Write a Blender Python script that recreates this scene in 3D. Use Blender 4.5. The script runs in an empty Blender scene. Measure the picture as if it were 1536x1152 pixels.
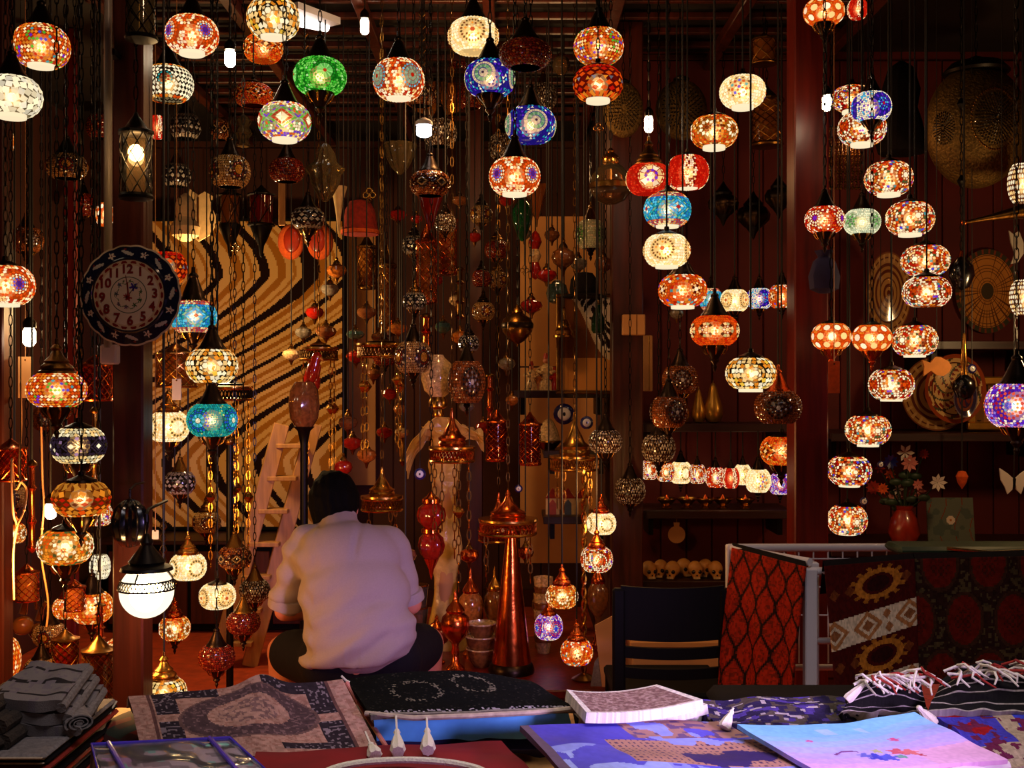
import bpy, math, random
import numpy as np
from mathutils import Vector, Matrix
R_ = math.radians
PI = math.pi
rnd = random.Random(7)
COL = bpy.context.scene.collection
SC = bpy.context.scene

# ---------------------------------------------------------------- camera, world, lights, exposure
F, CX, CY, CH = 1700.0, 768.0, 576.0, 1.55          # focal length in pixels of the 1536 x 1152 frame, eye height
cam_d = bpy.data.cameras.new('camera')
cam_d.sensor_width = 36.0
cam_d.lens = F / 1536.0 * 36.0
cam_d.clip_start = 0.05
cam = bpy.data.objects.new('camera', cam_d)
cam.location = (0, 0, CH)
cam.rotation_euler = (PI / 2, 0, 0)
COL.objects.link(cam)
SC.camera = cam

world = bpy.data.worlds.new('dusk')
SC.world = world
world.use_nodes = True
wb = world.node_tree.nodes['Background']
wb.inputs[0].default_value = (0.42, 0.28, 0.42, 1)
wb.inputs[1].default_value = 0.010

def area(name, loc, target, sx, sy, energy, color, spread=PI):
    l = bpy.data.lights.new(name, 'AREA')
    l.shape = 'RECTANGLE'; l.size = sx; l.size_y = sy
    l.energy = energy; l.color = color; l.spread = spread
    o = bpy.data.objects.new(name, l)
    o.location = loc
    o.rotation_euler = (Vector(target) - Vector(loc)).to_track_quat('-Z', 'Y').to_euler()
    COL.objects.link(o)
    return o

def point(name, loc, energy, color, r=0.03):
    l = bpy.data.lights.new(name, 'POINT')
    l.energy = energy; l.color = color; l.shadow_soft_size = r
    o = bpy.data.objects.new(name, l); o.location = loc
    COL.objects.link(o)
    return o

# the stall's strip lights under the awning, over the table and behind the photographer
area('awning_light', (0.6, 1.75, 2.7), (0.5, 2.45, 0.7), 2.4, 0.4, 9.0, (1.0, 0.90, 0.95), R_(86))
area('neighbour_sign_light', (1.3, 1.0, 1.25), (-0.42, 3.9, 0.72), 0.4, 0.4, 6.0, (0.62, 0.42, 1.0), R_(40))
point('entrance_fill_light', (-0.4, 2.3, 3.0), 14.0, (1.0, 0.62, 0.36), 0.08)  # unseen warm fill, added to light the fronts of the hanging things
# unseen warm point lights added to brighten the shop, none with a fixture
point('warm_fill_light', (-1.50, 5.8, 1.9), 40.0, (1.0, 0.62, 0.26), 0.06)
point('warm_fill_light', (0.25, 6.3, 2.7), 5.0, (1.0, 0.55, 0.22), 0.06)
point('warm_fill_light', (-0.2, 4.6, 2.7), 16.0, (1.0, 0.48, 0.17), 0.06)
point('warm_fill_light', (-1.62, 3.80, 0.95), 34.0, (1.0, 0.46, 0.13), 0.08)  # added low at the left for the orange side of the shirt
point('warm_fill_light', (2.25, 4.3, 1.8), 14.0, (1.0, 0.6, 0.25), 0.06)  # added for the plates, stands in for lamps beyond the right edge
point('warm_fill_light', (0.36, 4.35, 1.15), 5.0, (1.0, 0.46, 0.14), 0.04)  # added for brighter glints on the copper
point('warm_fill_light', (1.5, 5.0, 2.6), 1.5, (1.0, 0.45, 0.16), 0.06)
SC.view_settings.view_transform = 'Standard'
SC.view_settings.look = 'None'
SC.view_settings.exposure = 0.0
SC.view_settings.gamma = 1.0
SC.view_settings.use_curve_mapping = False

# ---------------------------------------------------------------- projection helpers (photo pixel + distance -> world)
def P(x, y, d):
    return Vector(((x - CX) / F * d, d, CH - (y - CY) / F * d))

def Q(x, y, z):
    d = (CH - z) * F / (y - CY)
    return P(x, y, d)

def lin(c, k=1.0):
    out = []
    for v in c[:3]:
        v = v / 255.0
        out.append((v / 12.92 if v <= 0.04045 else ((v + 0.055) / 1.055) ** 2.4) * k)
    return tuple(out)

# ---------------------------------------------------------------- materials
M = {}
def nodes(name):
    m = bpy.data.materials.new(name)
    m.use_nodes = True
    nt = m.node_tree
    nt.nodes.clear()
    out = nt.nodes.new('ShaderNodeOutputMaterial')
    M[name] = m
    return m, nt, out

def N(nt, kind, **kw):
    n = nt.nodes.new(kind)
    for k, v in kw.items():
        setattr(n, k, v)
    return n

def mat(name, rgb, rough=0.5, metal=0.0, noise=0.25, scale=30.0, bump=0.0, coat=0.0, trans=0.0, stretch=None, sheen=0.0, spec=0.5):
    """Principled with a noise-varied base colour and optional fine relief."""
    m, nt, out = nodes(name)
    b = N(nt, 'ShaderNodeBsdfPrincipled')
    nt.links.new(b.outputs[0], out.inputs[0])
    tc = N(nt, 'ShaderNodeTexCoord')
    mp = N(nt, 'ShaderNodeMapping')
    if stretch: mp.inputs['Scale'].default_value = stretch
    nt.links.new(tc.outputs['Object'], mp.inputs[0])
    nz = N(nt, 'ShaderNodeTexNoise'); nz.inputs['Scale'].default_value = scale; nz.inputs['Detail'].default_value = 4
    nt.links.new(mp.outputs[0], nz.inputs['Vector'])
    rp = N(nt, 'ShaderNodeValToRGB')
    c = lin(rgb)
    rp.color_ramp.elements[0].position = 0.3
    rp.color_ramp.elements[1].position = 0.7
    rp.color_ramp.elements[0].color = tuple(v * (1 - noise) for v in c) + (1,)
    rp.color_ramp.elements[1].color = tuple(min(1, v * (1 + noise)) for v in c) + (1,)
    nt.links.new(nz.outputs[0], rp.inputs[0])
    nt.links.new(rp.outputs[0], b.inputs['Base Color'])
    b.inputs['Roughness'].default_value = rough
    b.inputs['Metallic'].default_value = metal
    b.inputs['Coat Weight'].default_value = coat
    b.inputs['Transmission Weight'].default_value = trans
    b.inputs['Sheen Weight'].default_value = sheen
    b.inputs['Specular IOR Level'].default_value = spec
    if bump:
        bp = N(nt, 'ShaderNodeBump'); bp.inputs['Strength'].default_value = bump; bp.inputs['Distance'].default_value = 0.01
        nt.links.new(nz.outputs[0], bp.inputs['Height'])
        nt.links.new(bp.outputs[0], b.inputs['Normal'])
    return m

def mat_col(name, rough=0.6, metal=0.0, coat=0.0, bump=0.0, scale=300.0, sheen=0.0, spec=0.5):
    """Principled whose base colour is the mesh's own printed colour (attribute Col)."""
    m, nt, out = nodes(name)
    b = N(nt, 'ShaderNodeBsdfPrincipled')
    at = N(nt, 'ShaderNodeAttribute', attribute_name='Col')
    nt.links.new(at.outputs['Color'], b.inputs['Base Color'])
    nt.links.new(b.outputs[0], out.inputs[0])
    b.inputs['Roughness'].default_value = rough
    b.inputs['Metallic'].default_value = metal
    b.inputs['Coat Weight'].default_value = coat
    b.inputs['Sheen Weight'].default_value = sheen
    b.inputs['Specular IOR Level'].default_value = spec
    if bump:
        nz = N(nt, 'ShaderNodeTexNoise'); nz.inputs['Scale'].default_value = scale
        tc = N(nt, 'ShaderNodeTexCoord'); nt.links.new(tc.outputs['Object'], nz.inputs['Vector'])
        bp = N(nt, 'ShaderNodeBump'); bp.inputs['Strength'].default_value = bump; bp.inputs['Distance'].default_value = 0.004
        nt.links.new(nz.outputs[0], bp.inputs['Height']); nt.links.new(bp.outputs[0], b.inputs['Normal'])
    return m

def mat_lit(name, strength, see):
    """Coloured lamp glass with the lamp burning inside: glows in its own colour and lets some of the bulb show through."""
    m, nt, out = nodes(name)
    at = N(nt, 'ShaderNodeAttribute', attribute_name='Col')
    em = N(nt, 'ShaderNodeEmission'); em.inputs[1].default_value = strength
    tr = N(nt, 'ShaderNodeBsdfTransparent')
    mx = N(nt, 'ShaderNodeMixShader'); mx.inputs[0].default_value = see
    nt.links.new(at.outputs['Color'], em.inputs[0])
    wm = N(nt, 'ShaderNodeMix', data_type='RGBA'); wm.inputs[0].default_value = 0.55; wm.inputs[7].default_value = (1.0, 0.86, 0.6, 1)
    nt.links.new(at.outputs['Color'], wm.inputs[6])
    nt.links.new(wm.outputs[2], tr.inputs[0])
    nt.links.new(em.outputs[0], mx.inputs[1]); nt.links.new(tr.outputs[0], mx.inputs[2])
    nt.links.new(mx.outputs[0], out.inputs[0])
    m.cycles.emission_sampling = 'NONE'
    return m

def mat_emit(name, rgb, strength, sample=True):
    m, nt, out = nodes(name)
    em = N(nt, 'ShaderNodeEmission')
    em.inputs[0].default_value = rgb + (1,); em.inputs[1].default_value = strength
    nt.links.new(em.outputs[0], out.inputs[0])
    if not sample: m.cycles.emission_sampling = 'NONE'
    return m

def mat_glass(name, rgb, mixf=0.12, rough=0.05):
    """Thin tinted glass: transparent with a gloss."""
    m, nt, out = nodes(name)
    tr = N(nt, 'ShaderNodeBsdfTransparent'); tr.inputs[0].default_value = lin(rgb) + (1,)
    gl = N(nt, 'ShaderNodeBsdfGlossy'); gl.inputs['Roughness'].default_value = rough
    df = N(nt, 'ShaderNodeBsdfDiffuse'); df.inputs[0].default_value = lin(rgb) + (1,)
    lw = N(nt, 'ShaderNodeLayerWeight'); lw.inputs[0].default_value = 0.35 if name != 'clear_film' else 0.06
    a = N(nt, 'ShaderNodeMixShader'); a.inputs[0].default_value = mixf
    nt.links.new(tr.outputs[0], a.inputs[1]); nt.links.new(df.outputs[0], a.inputs[2])
    bm = N(nt, 'ShaderNodeMixShader')
    nt.links.new(lw.outputs['Fresnel'], bm.inputs[0])
    nt.links.new(a.outputs[0], bm.inputs[1]); nt.links.new(gl.outputs[0], bm.inputs[2])
    nt.links.new(bm.outputs[0], out.inputs[0])
    return m

mat_lit('lit_glass', 1.10, 0.30)
mat_col('unlit_glass', rough=0.14, coat=0.5)
mat_col('printed_cloth', rough=0.85, bump=0.35, scale=500.0, spec=0.08)
mat_col('silk_print', rough=0.6, spec=0.2)
mat_col('glazed_ceramic', rough=0.12, coat=0.6)
mat_col('painted_canvas', rough=0.8, spec=0.1)
def mat_frosted(name):
    m, nt, out = nodes(name)
    at = N(nt, 'ShaderNodeAttribute', attribute_name='Col')
    em = N(nt, 'ShaderNodeEmission'); em.inputs[1].default_value = 1.0
    tr = N(nt, 'ShaderNodeBsdfTransparent')
    mx = N(nt, 'ShaderNodeMixShader'); mx.inputs[0].default_value = 0.6
    nt.links.new(at.outputs['Color'], em.inputs[0])
    nt.links.new(em.outputs[0], mx.inputs[1]); nt.links.new(tr.outputs[0], mx.inputs[2])
    nt.links.new(mx.outputs[0], out.inputs[0])
mat_frosted('bulb_glow')
mat_emit('strong_bulb_glow', (1.0, 0.62, 0.28), 320.0)
mat_emit('bare_bulb_glow', (1.0, 0.80, 0.52), 40.0)
mat_emit('cool_bulb_glow', (0.80, 0.85, 1.0), 9.0)
mat_emit('tube_glow', (1.0, 0.93, 0.85), 5.0)
mat('dark_bronze', (46, 32, 22), 0.32, 0.9, 0.3, 40)
mat('black_iron', (20, 15, 12), 0.4, 0.7, 0.2, 40)
mat('brass', (196, 140, 62), 0.24, 1.0, 0.15, 30, bump=0.15)
mat('old_brass', (130, 90, 40), 0.3, 1.0, 0.3, 30, bump=0.2)
mat('hammered_bronze', (112, 86, 40), 0.5, 0.75, 0.45, 90, bump=0.8)
mat('copper', (214, 100, 44), 0.22, 1.0, 0.2, 30, bump=0.15)
mat('gold_paint', (205, 150, 60), 0.3, 0.8, 0.15, 20)
mat('cord', (16, 10, 8), 0.6, 0.0, 0.1, 50)
mat('tan_cord', (190, 130, 80), 0.5, 0.0, 0.1, 50)
mat('post_wood', (66, 23, 12), 0.38, 0.0, 0.45, 6, bump=0.15, stretch=(6, 6, 0.5))
mat('red_wood', (100, 20, 8), 0.35, 0.0, 0.4, 6, bump=0.1, stretch=(6, 6, 0.5))
mat('shelf_wood', (44, 16, 10), 0.4, 0.0, 0.4, 8, bump=0.1, stretch=(0.5, 6, 6))
mat('pale_wood', (176, 124, 66), 0.6, 0.0, 0.3, 8, bump=0.2, stretch=(5, 5, 0.6))
mat('black_wood', (9, 6, 5), 0.7, 0.0, 0.3, 10, stretch=(6, 6, 0.5), spec=0.12)
mat('wall_red', (88, 10, 5), 0.75, 0.0, 0.25, 2)
mat('wall_brown', (70, 30, 16), 0.8, 0.0, 0.3, 2)
mat('tan_panel', (190, 132, 70), 0.8, 0.0, 0.08, 3)
mat('ceiling_dark', (20, 10, 7), 0.8, 0.0, 0.3, 3)
mat('floor_red', (196, 70, 26), 0.8, 0.0, 0.25, 12, bump=0.2)
mat('grey_paint', (150, 140, 130), 0.35, 0.0, 0.08, 4)
mat('white_paint', (205, 200, 205), 0.45, 0.0, 0.05, 4)
mat('skin', (176, 104, 76), 0.5, 0.0, 0.08, 20)
mat('hair', (5, 3, 2), 0.8, 0.0, 0.3, 60, spec=0.05, bump=0.5, stretch=(1, 1, 0.2))
mat('shirt_cloth', (134, 115, 107), 0.9, 0.0, 0.04, 200, bump=0.1)
mat('dark_cloth', (18, 14, 16), 0.9, 0.0, 0.2, 80, spec=0.1)
mat('card', (196, 140, 84), 0.8, 0.0, 0.08, 6)
mat('plastic_wrap', (226, 182, 92), 0.18, 0.0, 0.15, 25, bump=0.9, trans=0.12)
mat('clay_red', (150, 40, 18), 0.3, 0.0, 0.3, 20, coat=0.5)
mat('fish_paint', (222, 140, 56), 0.6, 0.0, 0.15, 20)
mat('orange_felt', (200, 80, 20), 0.9, 0.0, 0.2, 60, bump=0.3)
mat('red_felt', (140, 30, 14), 0.9, 0.0, 0.3, 60, bump=0.3)
mat('cream', (220, 186, 130), 0.6, 0.0, 0.15, 30)
mat('bone', (206, 142, 66), 0.5, 0.0, 0.2, 30)
mat('white_card', (210, 196, 186), 0.7, 0.0, 0.05, 10)
mat('navy_glass', (24, 26, 90), 0.15, 0.0, 0.1, 20, coat=0.6)
mat('eye_white', (220, 220, 220), 0.2, 0.0, 0.02, 20, coat=0.5)
mat('eye_black', (8, 8, 12), 0.2, 0.0, 0.02, 20, coat=0.5)
mat('leaf_green', (30, 52, 28), 0.5, 0.0, 0.3, 20)
mat('petal_pink', (190, 110, 100), 0.6, 0.0, 0.2, 20)
mat('tassel_white', (226, 214, 188), 0.8, 0.0, 0.1, 200, bump=0.4, stretch=(4, 4, 0.3))
mat('grey_knit', (52, 42, 34), 0.95, 0.0, 0.3, 150, bump=0.6)
mat('grey_weave', (120, 112, 110), 0.9, 0.0, 0.25, 120, bump=0.4)
mat('red_velvet', (120, 4, 8), 0.9, 0.0, 0.25, 8)
mat('blue_cloth', (96, 184, 250), 0.7, 0.0, 0.25, 14)
mat('navy_cloth', (30, 22, 70), 0.8, 0.0, 0.2, 30)
mat('beige_cloth', (170, 150, 126), 0.85, 0.0, 0.25, 60, bump=0.2)
mat('white_cord', (214, 204, 180), 0.8, 0.0, 0.15, 200, bump=0.3)
mat('vinyl_violet', (80, 60, 190), 0.2, 0.0, 0.2, 20, coat=0.8)
mat_glass('clear_glass', (225, 190, 140), 0.06)
mat_glass('amber_glass', (190, 110, 40), 0.35)
mat_glass('red_glass', (130, 22, 10), 0.4)
mat_glass('smoke_glass', (150, 130, 90), 0.2)
mat_glass('green_glass', (40, 120, 70), 0.3)
mat_glass('clear_film', (240, 235, 240), 0.05, 0.1)

# ---------------------------------------------------------------- mesh builder
class MB:
    def __init__(s):
        s.v = []; s.f = []; s.c = []          # c: colour per face (optional)
    def add(s, verts, faces, col=None):
        b = len(s.v)
        s.v.extend(verts)
        s.f.extend([tuple(i + b for i in q) for q in faces])
        s.c.extend([col or (0.5, 0.5, 0.5)] * len(faces))
        return s
    def lathe(s, prof, seg=20, at=(0, 0, 0), col=None, flute=0, fdepth=0.0, axis=None):
        vs, fs = [], []
        for r, z in prof:
            for k in range(seg):
                a = 2 * PI * k / seg
                rr = r * (1 + fdepth * math.cos(flute * a)) if flute else r
                vs.append((rr * math.cos(a), rr * math.sin(a), z))
        for i in range(len(prof) - 1):
            for k in range(seg):
                k2 = (k + 1) % seg
                fs.append((i * seg + k, i * seg + k2, (i + 1) * seg + k2, (i + 1) * seg + k))
        if prof[0][0] > 1e-6: fs.append(tuple(reversed(range(seg))))
        if prof[-1][0] > 1e-6: fs.append(tuple(range((len(prof) - 1) * seg, len(prof) * seg)))
        if axis is not None:
            q = Vector(axis).normalized().to_track_quat('Z', 'Y')
            vs = [tuple(q @ Vector(p)) for p in vs]
        vs = [(p[0] + at[0], p[1] + at[1], p[2] + at[2]) for p in vs]
        return s.add(vs, fs, col)
    def box(s, c, size, col=None, rot=None):
        hx, hy, hz = size[0] / 2, size[1] / 2, size[2] / 2
        vs = [Vector((x, y, z)) for z in (-hz, hz) for y in (-hy, hy) for x in (-hx, hx)]
        if rot is not None: vs = [rot @ p for p in vs]
        vs = [(p.x + c[0], p.y + c[1], p.z + c[2]) for p in vs]
        return s.add(vs, [(0, 2, 3, 1), (4, 5, 7, 6), (0, 1, 5, 4), (2, 6, 7, 3), (1, 3, 7, 5), (0, 4, 6, 2)], col)
    def bbox(s, c, size, b=0.006, col=None, rot=None):
        """box with chamfered edges"""
        hx, hy, hz = [q / 2 for q in size]
        b = min(b, hx * .9, hy * .9, hz * .9)
        vs, idx = [], {}
        for sx in (-1, 1):
            for sy in (-1, 1):
                for sz in (-1, 1):
                    for ax in range(3):
                        p = [sx * (hx - b), sy * (hy - b), sz * (hz - b)]
                        p[ax] += (sx, sy, sz)[ax] * b
                        idx[(sx, sy, sz, ax)] = len(vs); vs.append(Vector(p))
        fs = []
        def q(*ks): fs.append(tuple(idx[k] for k in ks))
        for sg in (-1, 1):
            a = [(sg, -1, -1, 0), (sg, 1, -1, 0), (sg, 1, 1, 0), (sg, -1, 1, 0)]; q(*(a if sg > 0 else a[::-1]))
            a = [(-1, sg, -1, 1), (-1, sg, 1, 1), (1, sg, 1, 1), (1, sg, -1, 1)]; q(*(a if sg > 0 else a[::-1]))
            a = [(-1, -1, sg, 2), (1, -1, sg, 2), (1, 1, sg, 2), (-1, 1, sg, 2)]; q(*(a if sg > 0 else a[::-1]))
        for s1 in (-1, 1):
            for s2 in (-1, 1):
                q((s1, s2, -1, 0), (s1, s2, -1, 1), (s1, s2, 1, 1), (s1, s2, 1, 0))
                q((s1, -1, s2, 0), (s1, -1, s2, 2), (s1, 1, s2, 2), (s1, 1, s2, 0))
                q((-1, s1, s2, 1), (-1, s1, s2, 2), (1, s1, s2, 2), (1, s1, s2, 1))
                for s3 in (-1, 1):
                    q((s1, s2, s3, 0), (s1, s2, s3, 1), (s1, s2, s3, 2))
        if rot is not None: vs = [rot @ p for p in vs]
        return s.add([(p.x + c[0], p.y + c[1], p.z + c[2]) for p in vs], fs, col)
    def tube(s, pts, r, seg=8, col=None, closed=False):
        pts = [Vector(p) for p in pts]
        n = len(pts)
        rr = r if isinstance(r, (list, tuple)) else [r] * n
        vs, fs = [], []
        up = None
        for i, p in enumerate(pts):
            if closed: t = pts[(i + 1) % n] - pts[i - 1]
            else: t = pts[min(i + 1, n - 1)] - pts[max(i - 1, 0)]
            t.normalize()
            if up is None:
                up = Vector((0, 0, 1)) if abs(t.z) < 0.9 else Vector((1, 0, 0))
            a = t.cross(up)
            if a.length < 1e-4: a = t.cross(Vector((0.3, 1, 0.2)))
            a.normalize(); b = a.cross(t); b.normalize(); up = b
            for k in range(seg):
                w = 2 * PI * k / seg
                q = p + (a * math.cos(w) + b * math.sin(w)) * rr[i]
                vs.append(tuple(q))
        m = n if closed else n - 1
        for i in range(m):
            j = (i + 1) % n
            for k in range(seg):
                k2 = (k + 1) % seg
                fs.append((i * seg + k, i * seg + k2, j * seg + k2, j * seg + k))
        if not closed:
            fs.append(tuple(reversed(range(seg)))); fs.append(tuple(range((n - 1) * seg, n * seg)))
        return s.add(vs, fs, col)
    def ball(s, c, r, seg=14, rings=8, col=None, sc=(1, 1, 1)):
        prof = [(max(1e-7, math.cos(-PI / 2 + PI * i / rings)) , math.sin(-PI / 2 + PI * i / rings)) for i in range(rings + 1)]
        prof[0] = (0.0, -1.0); prof[-1] = (0.0, 1.0)
        b = MB().lathe(prof, seg)
        return s.add([(p[0] * r * sc[0] + c[0], p[1] * r * sc[1] + c[1], p[2] * r * sc[2] + c[2]) for p in b.v], b.f, col)
    def prism(s, outline, y0, y1, col=None):
        """outline (x,z) pairs extruded along y (front at y0)"""
        n = len(outline)
        vs = [(x, y0, z) for x, z in outline] + [(x, y1, z) for x, z in outline]
        fs = [tuple(range(n)), tuple(reversed(range(n, 2 * n)))]
        fs += [(i, i + n, (i + 1) % n + n, (i + 1) % n) for i in range(n)]
        return s.add(vs, fs, col)
    def mesh(s, name, m, smooth=True, color=False, angle=40):
        me = bpy.data.meshes.new(name)
        me.from_pydata(s.v, [], s.f)
        if m is not None: me.materials.append(M[m] if isinstance(m, str) else m)
        if color:
            at = me.attributes.new('Col', 'FLOAT_COLOR', 'FACE')
            arr = np.ones((len(s.f), 4), dtype=np.float32)
            arr[:, :3] = np.array(s.c, dtype=np.float32)
            at.data.foreach_set('color', arr.ravel())
        if smooth:
            me.polygons.foreach_set('use_smooth', [True] * len(me.polygons))
            if angle: me.set_sharp_from_angle(angle=R_(angle))
        me.update()
        return me

def link(name, me, parent=None, loc=(0, 0, 0), scale=None, rot=None):
    o = bpy.data.objects.new(name, me)
    COL.objects.link(o)
    if parent is not None: o.parent = parent
    o.location = loc
    if scale is not None: o.scale = scale
    if rot is not None: o.rotation_euler = rot
    return o

def obj(name, mb, m, parent=None, loc=(0, 0, 0), smooth=True, color=False, angle=40, rot=None):
    return link(name, mb.mesh(name, m, smooth, color, angle), parent, loc, None, rot)

def tag(o, label, cat, group=None):
    o['label'] = label; o['category'] = cat
    if group: o['group'] = group
    return o

def thing(name, label, cat, loc=(0, 0, 0), group=None, rotz=0.0):
    o = bpy.data.objects.new(name, None)
    o.empty_display_size = 0.02
    COL.objects.link(o)
    o.location = loc; o.rotation_euler = (0, 0, rotz)
    return tag(o, label, cat, group)

def struct(name, mb, m, smooth=False):
    o = obj(name, mb, m, None, smooth=smooth)
    o['kind'] = 'structure'
    return o

def sheet(nu, nv, pos, colf, thick=0.004):
    """A cloth / panel: grid surface with a printed colour per cell and a real thickness.
    pos(u, v) -> arrays (..., 3); colf(u, v) -> (..., 3) linear. Returns MB with colours."""
    u, v = np.meshgrid(np.linspace(0, 1, nu + 1), np.linspace(0, 1, nv + 1), indexing='ij')
    p = pos(u, v)
    du = np.gradient(p, axis=0); dv = np.gradient(p, axis=1)
    nrm = np.cross(du, dv); nrm /= (np.linalg.norm(nrm, axis=2, keepdims=True) + 1e-9)
    q = p - nrm * thick
    cu, cv = np.meshgrid((np.arange(nu) + .5) / nu, (np.arange(nv) + .5) / nv, indexing='ij')
    cols = colf(cu, cv)
    n = (nu + 1) * (nv + 1)
    verts = [tuple(x) for x in np.concatenate([p.reshape(-1, 3), q.reshape(-1, 3)]).tolist()]
    I = lambda i, j: i * (nv + 1) + j
    fs, cs = [], []
    cl = cols.reshape(nu, nv, 3).tolist()
    for i in range(nu):
        for j in range(nv):
            a, b, c, d = I(i, j), I(i + 1, j), I(i + 1, j + 1), I(i, j + 1)
            fs.append((a, b, c, d)); cs.append(cl[i][j])
            if i % 3 == 0 and j % 3 == 0 and i + 3 <= nu and j + 3 <= nv:
                pass
    for i in range(nu):                       # back and edges
        for j in range(nv):
            a, b, c, d = I(i, j) + n, I(i + 1, j) + n, I(i + 1, j + 1) + n, I(i, j + 1) + n
            fs.append((d, c, b, a)); cs.append(cl[i][j])
    for i in range(nu):
        fs.append((I(i + 1, 0), I(i, 0), I(i, 0) + n, I(i + 1, 0) + n)); cs.append(cl[i][0])
        fs.append((I(i, nv), I(i + 1, nv), I(i + 1, nv) + n, I(i, nv) + n)); cs.append(cl[i][nv - 1])
    for j in range(nv):
        fs.append((I(0, j), I(0, j + 1), I(0, j + 1) + n, I(0, j) + n)); cs.append(cl[0][j])
        fs.append((I(nu, j + 1), I(nu, j), I(nu, j) + n, I(nu, j + 1) + n)); cs.append(cl[nu - 1][j])
    b = MB(); b.v = verts; b.f = fs; b.c = [tuple(c) for c in cs]
    return b

def bil(c00, c10, c11, c01, bumpf=None):
    """bilinear patch through four corners (u right, v up/away), with an optional vertical displacement"""
    c00, c10, c11, c01 = [np.array(tuple(c)) for c in (c00, c10, c11, c01)]
    def pos(u, v):
        U, V = u[..., None], v[..., None]
        p = c00 * (1 - U) * (1 - V) + c10 * U * (1 - V) + c11 * U * V + c01 * (1 - U) * V
        if bumpf is not None:
            p = p + np.array([0, 0, 1.0]) * bumpf(u, v)[..., None]
        return p
    return pos

def pick(conds, default):
    """list of (mask, rgb255) painted in order over the default colour"""
    def shape(m): return np.broadcast_to(m, conds[0][0].shape)
    out = np.zeros(conds[0][0].shape + (3,)) + np.array(lin(default))
    for m, c in conds:
        out[shape(m)] = np.array(lin(c))
    return out
def vnoise(u, v, fu, fv, seed=0):
    """cheap smooth value noise on the (u, v) chart, 0..1"""
    r = np.random.RandomState(seed)
    g = r.rand(64, 64)
    x, y = np.asarray(u) * fu + 11.3, np.asarray(v) * fv + 5.7
    i, j = np.floor(x).astype(int), np.floor(y).astype(int)
    a, b = x - i, y - j
    a = a * a * (3 - 2 * a); b = b * b * (3 - 2 * b)
    G = lambda p, q: g[p % 64, q % 64]
    return (G(i, j) * (1 - a) + G(i + 1, j) * a) * (1 - b) + (G(i, j + 1) * (1 - a) + G(i + 1, j + 1) * a) * b
# ---------------------------------------------------------------- mosaic lamp globes
HR, AM_, YM = 0.62, R_(64), 0.85
def gpt(x, y, lift=0.0):
    a = y / YM * AM_
    r = math.cos(a) ** 0.7
    z = HR * math.sin(a) / math.sin(AM_)
    px, py = r * math.cos(x), r * math.sin(x)
    if lift:
        n = Vector((px, py, z * 1.7)).normalized() * lift
        return (px + n.x, py + n.y, z + n.z)
    return (px, py, z)

W, CR, AM, OR, RD, DR = (255, 234, 190), (255, 206, 128), (240, 140, 34), (232, 78, 12), (190, 20, 7), (95, 10, 4)
BL, NV, PU, TE, CY_, GR, DG, BK, YE = (40, 70, 215), (34, 22, 130), (96, 34, 200), (30, 160, 160), (90, 205, 235), (60, 190, 50), (24, 84, 44), (14, 7, 4), (250, 196, 60)
PK, LG, GY = (235, 130, 150), (150, 190, 130), (120, 120, 130)
MUL = [(RD, 3), (OR, 3), (AM, 3), (DR, 2), (W, 5), (CR, 3), (DG, .8), (BL, .5), (TE, .8), (PU, .5)]

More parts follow.
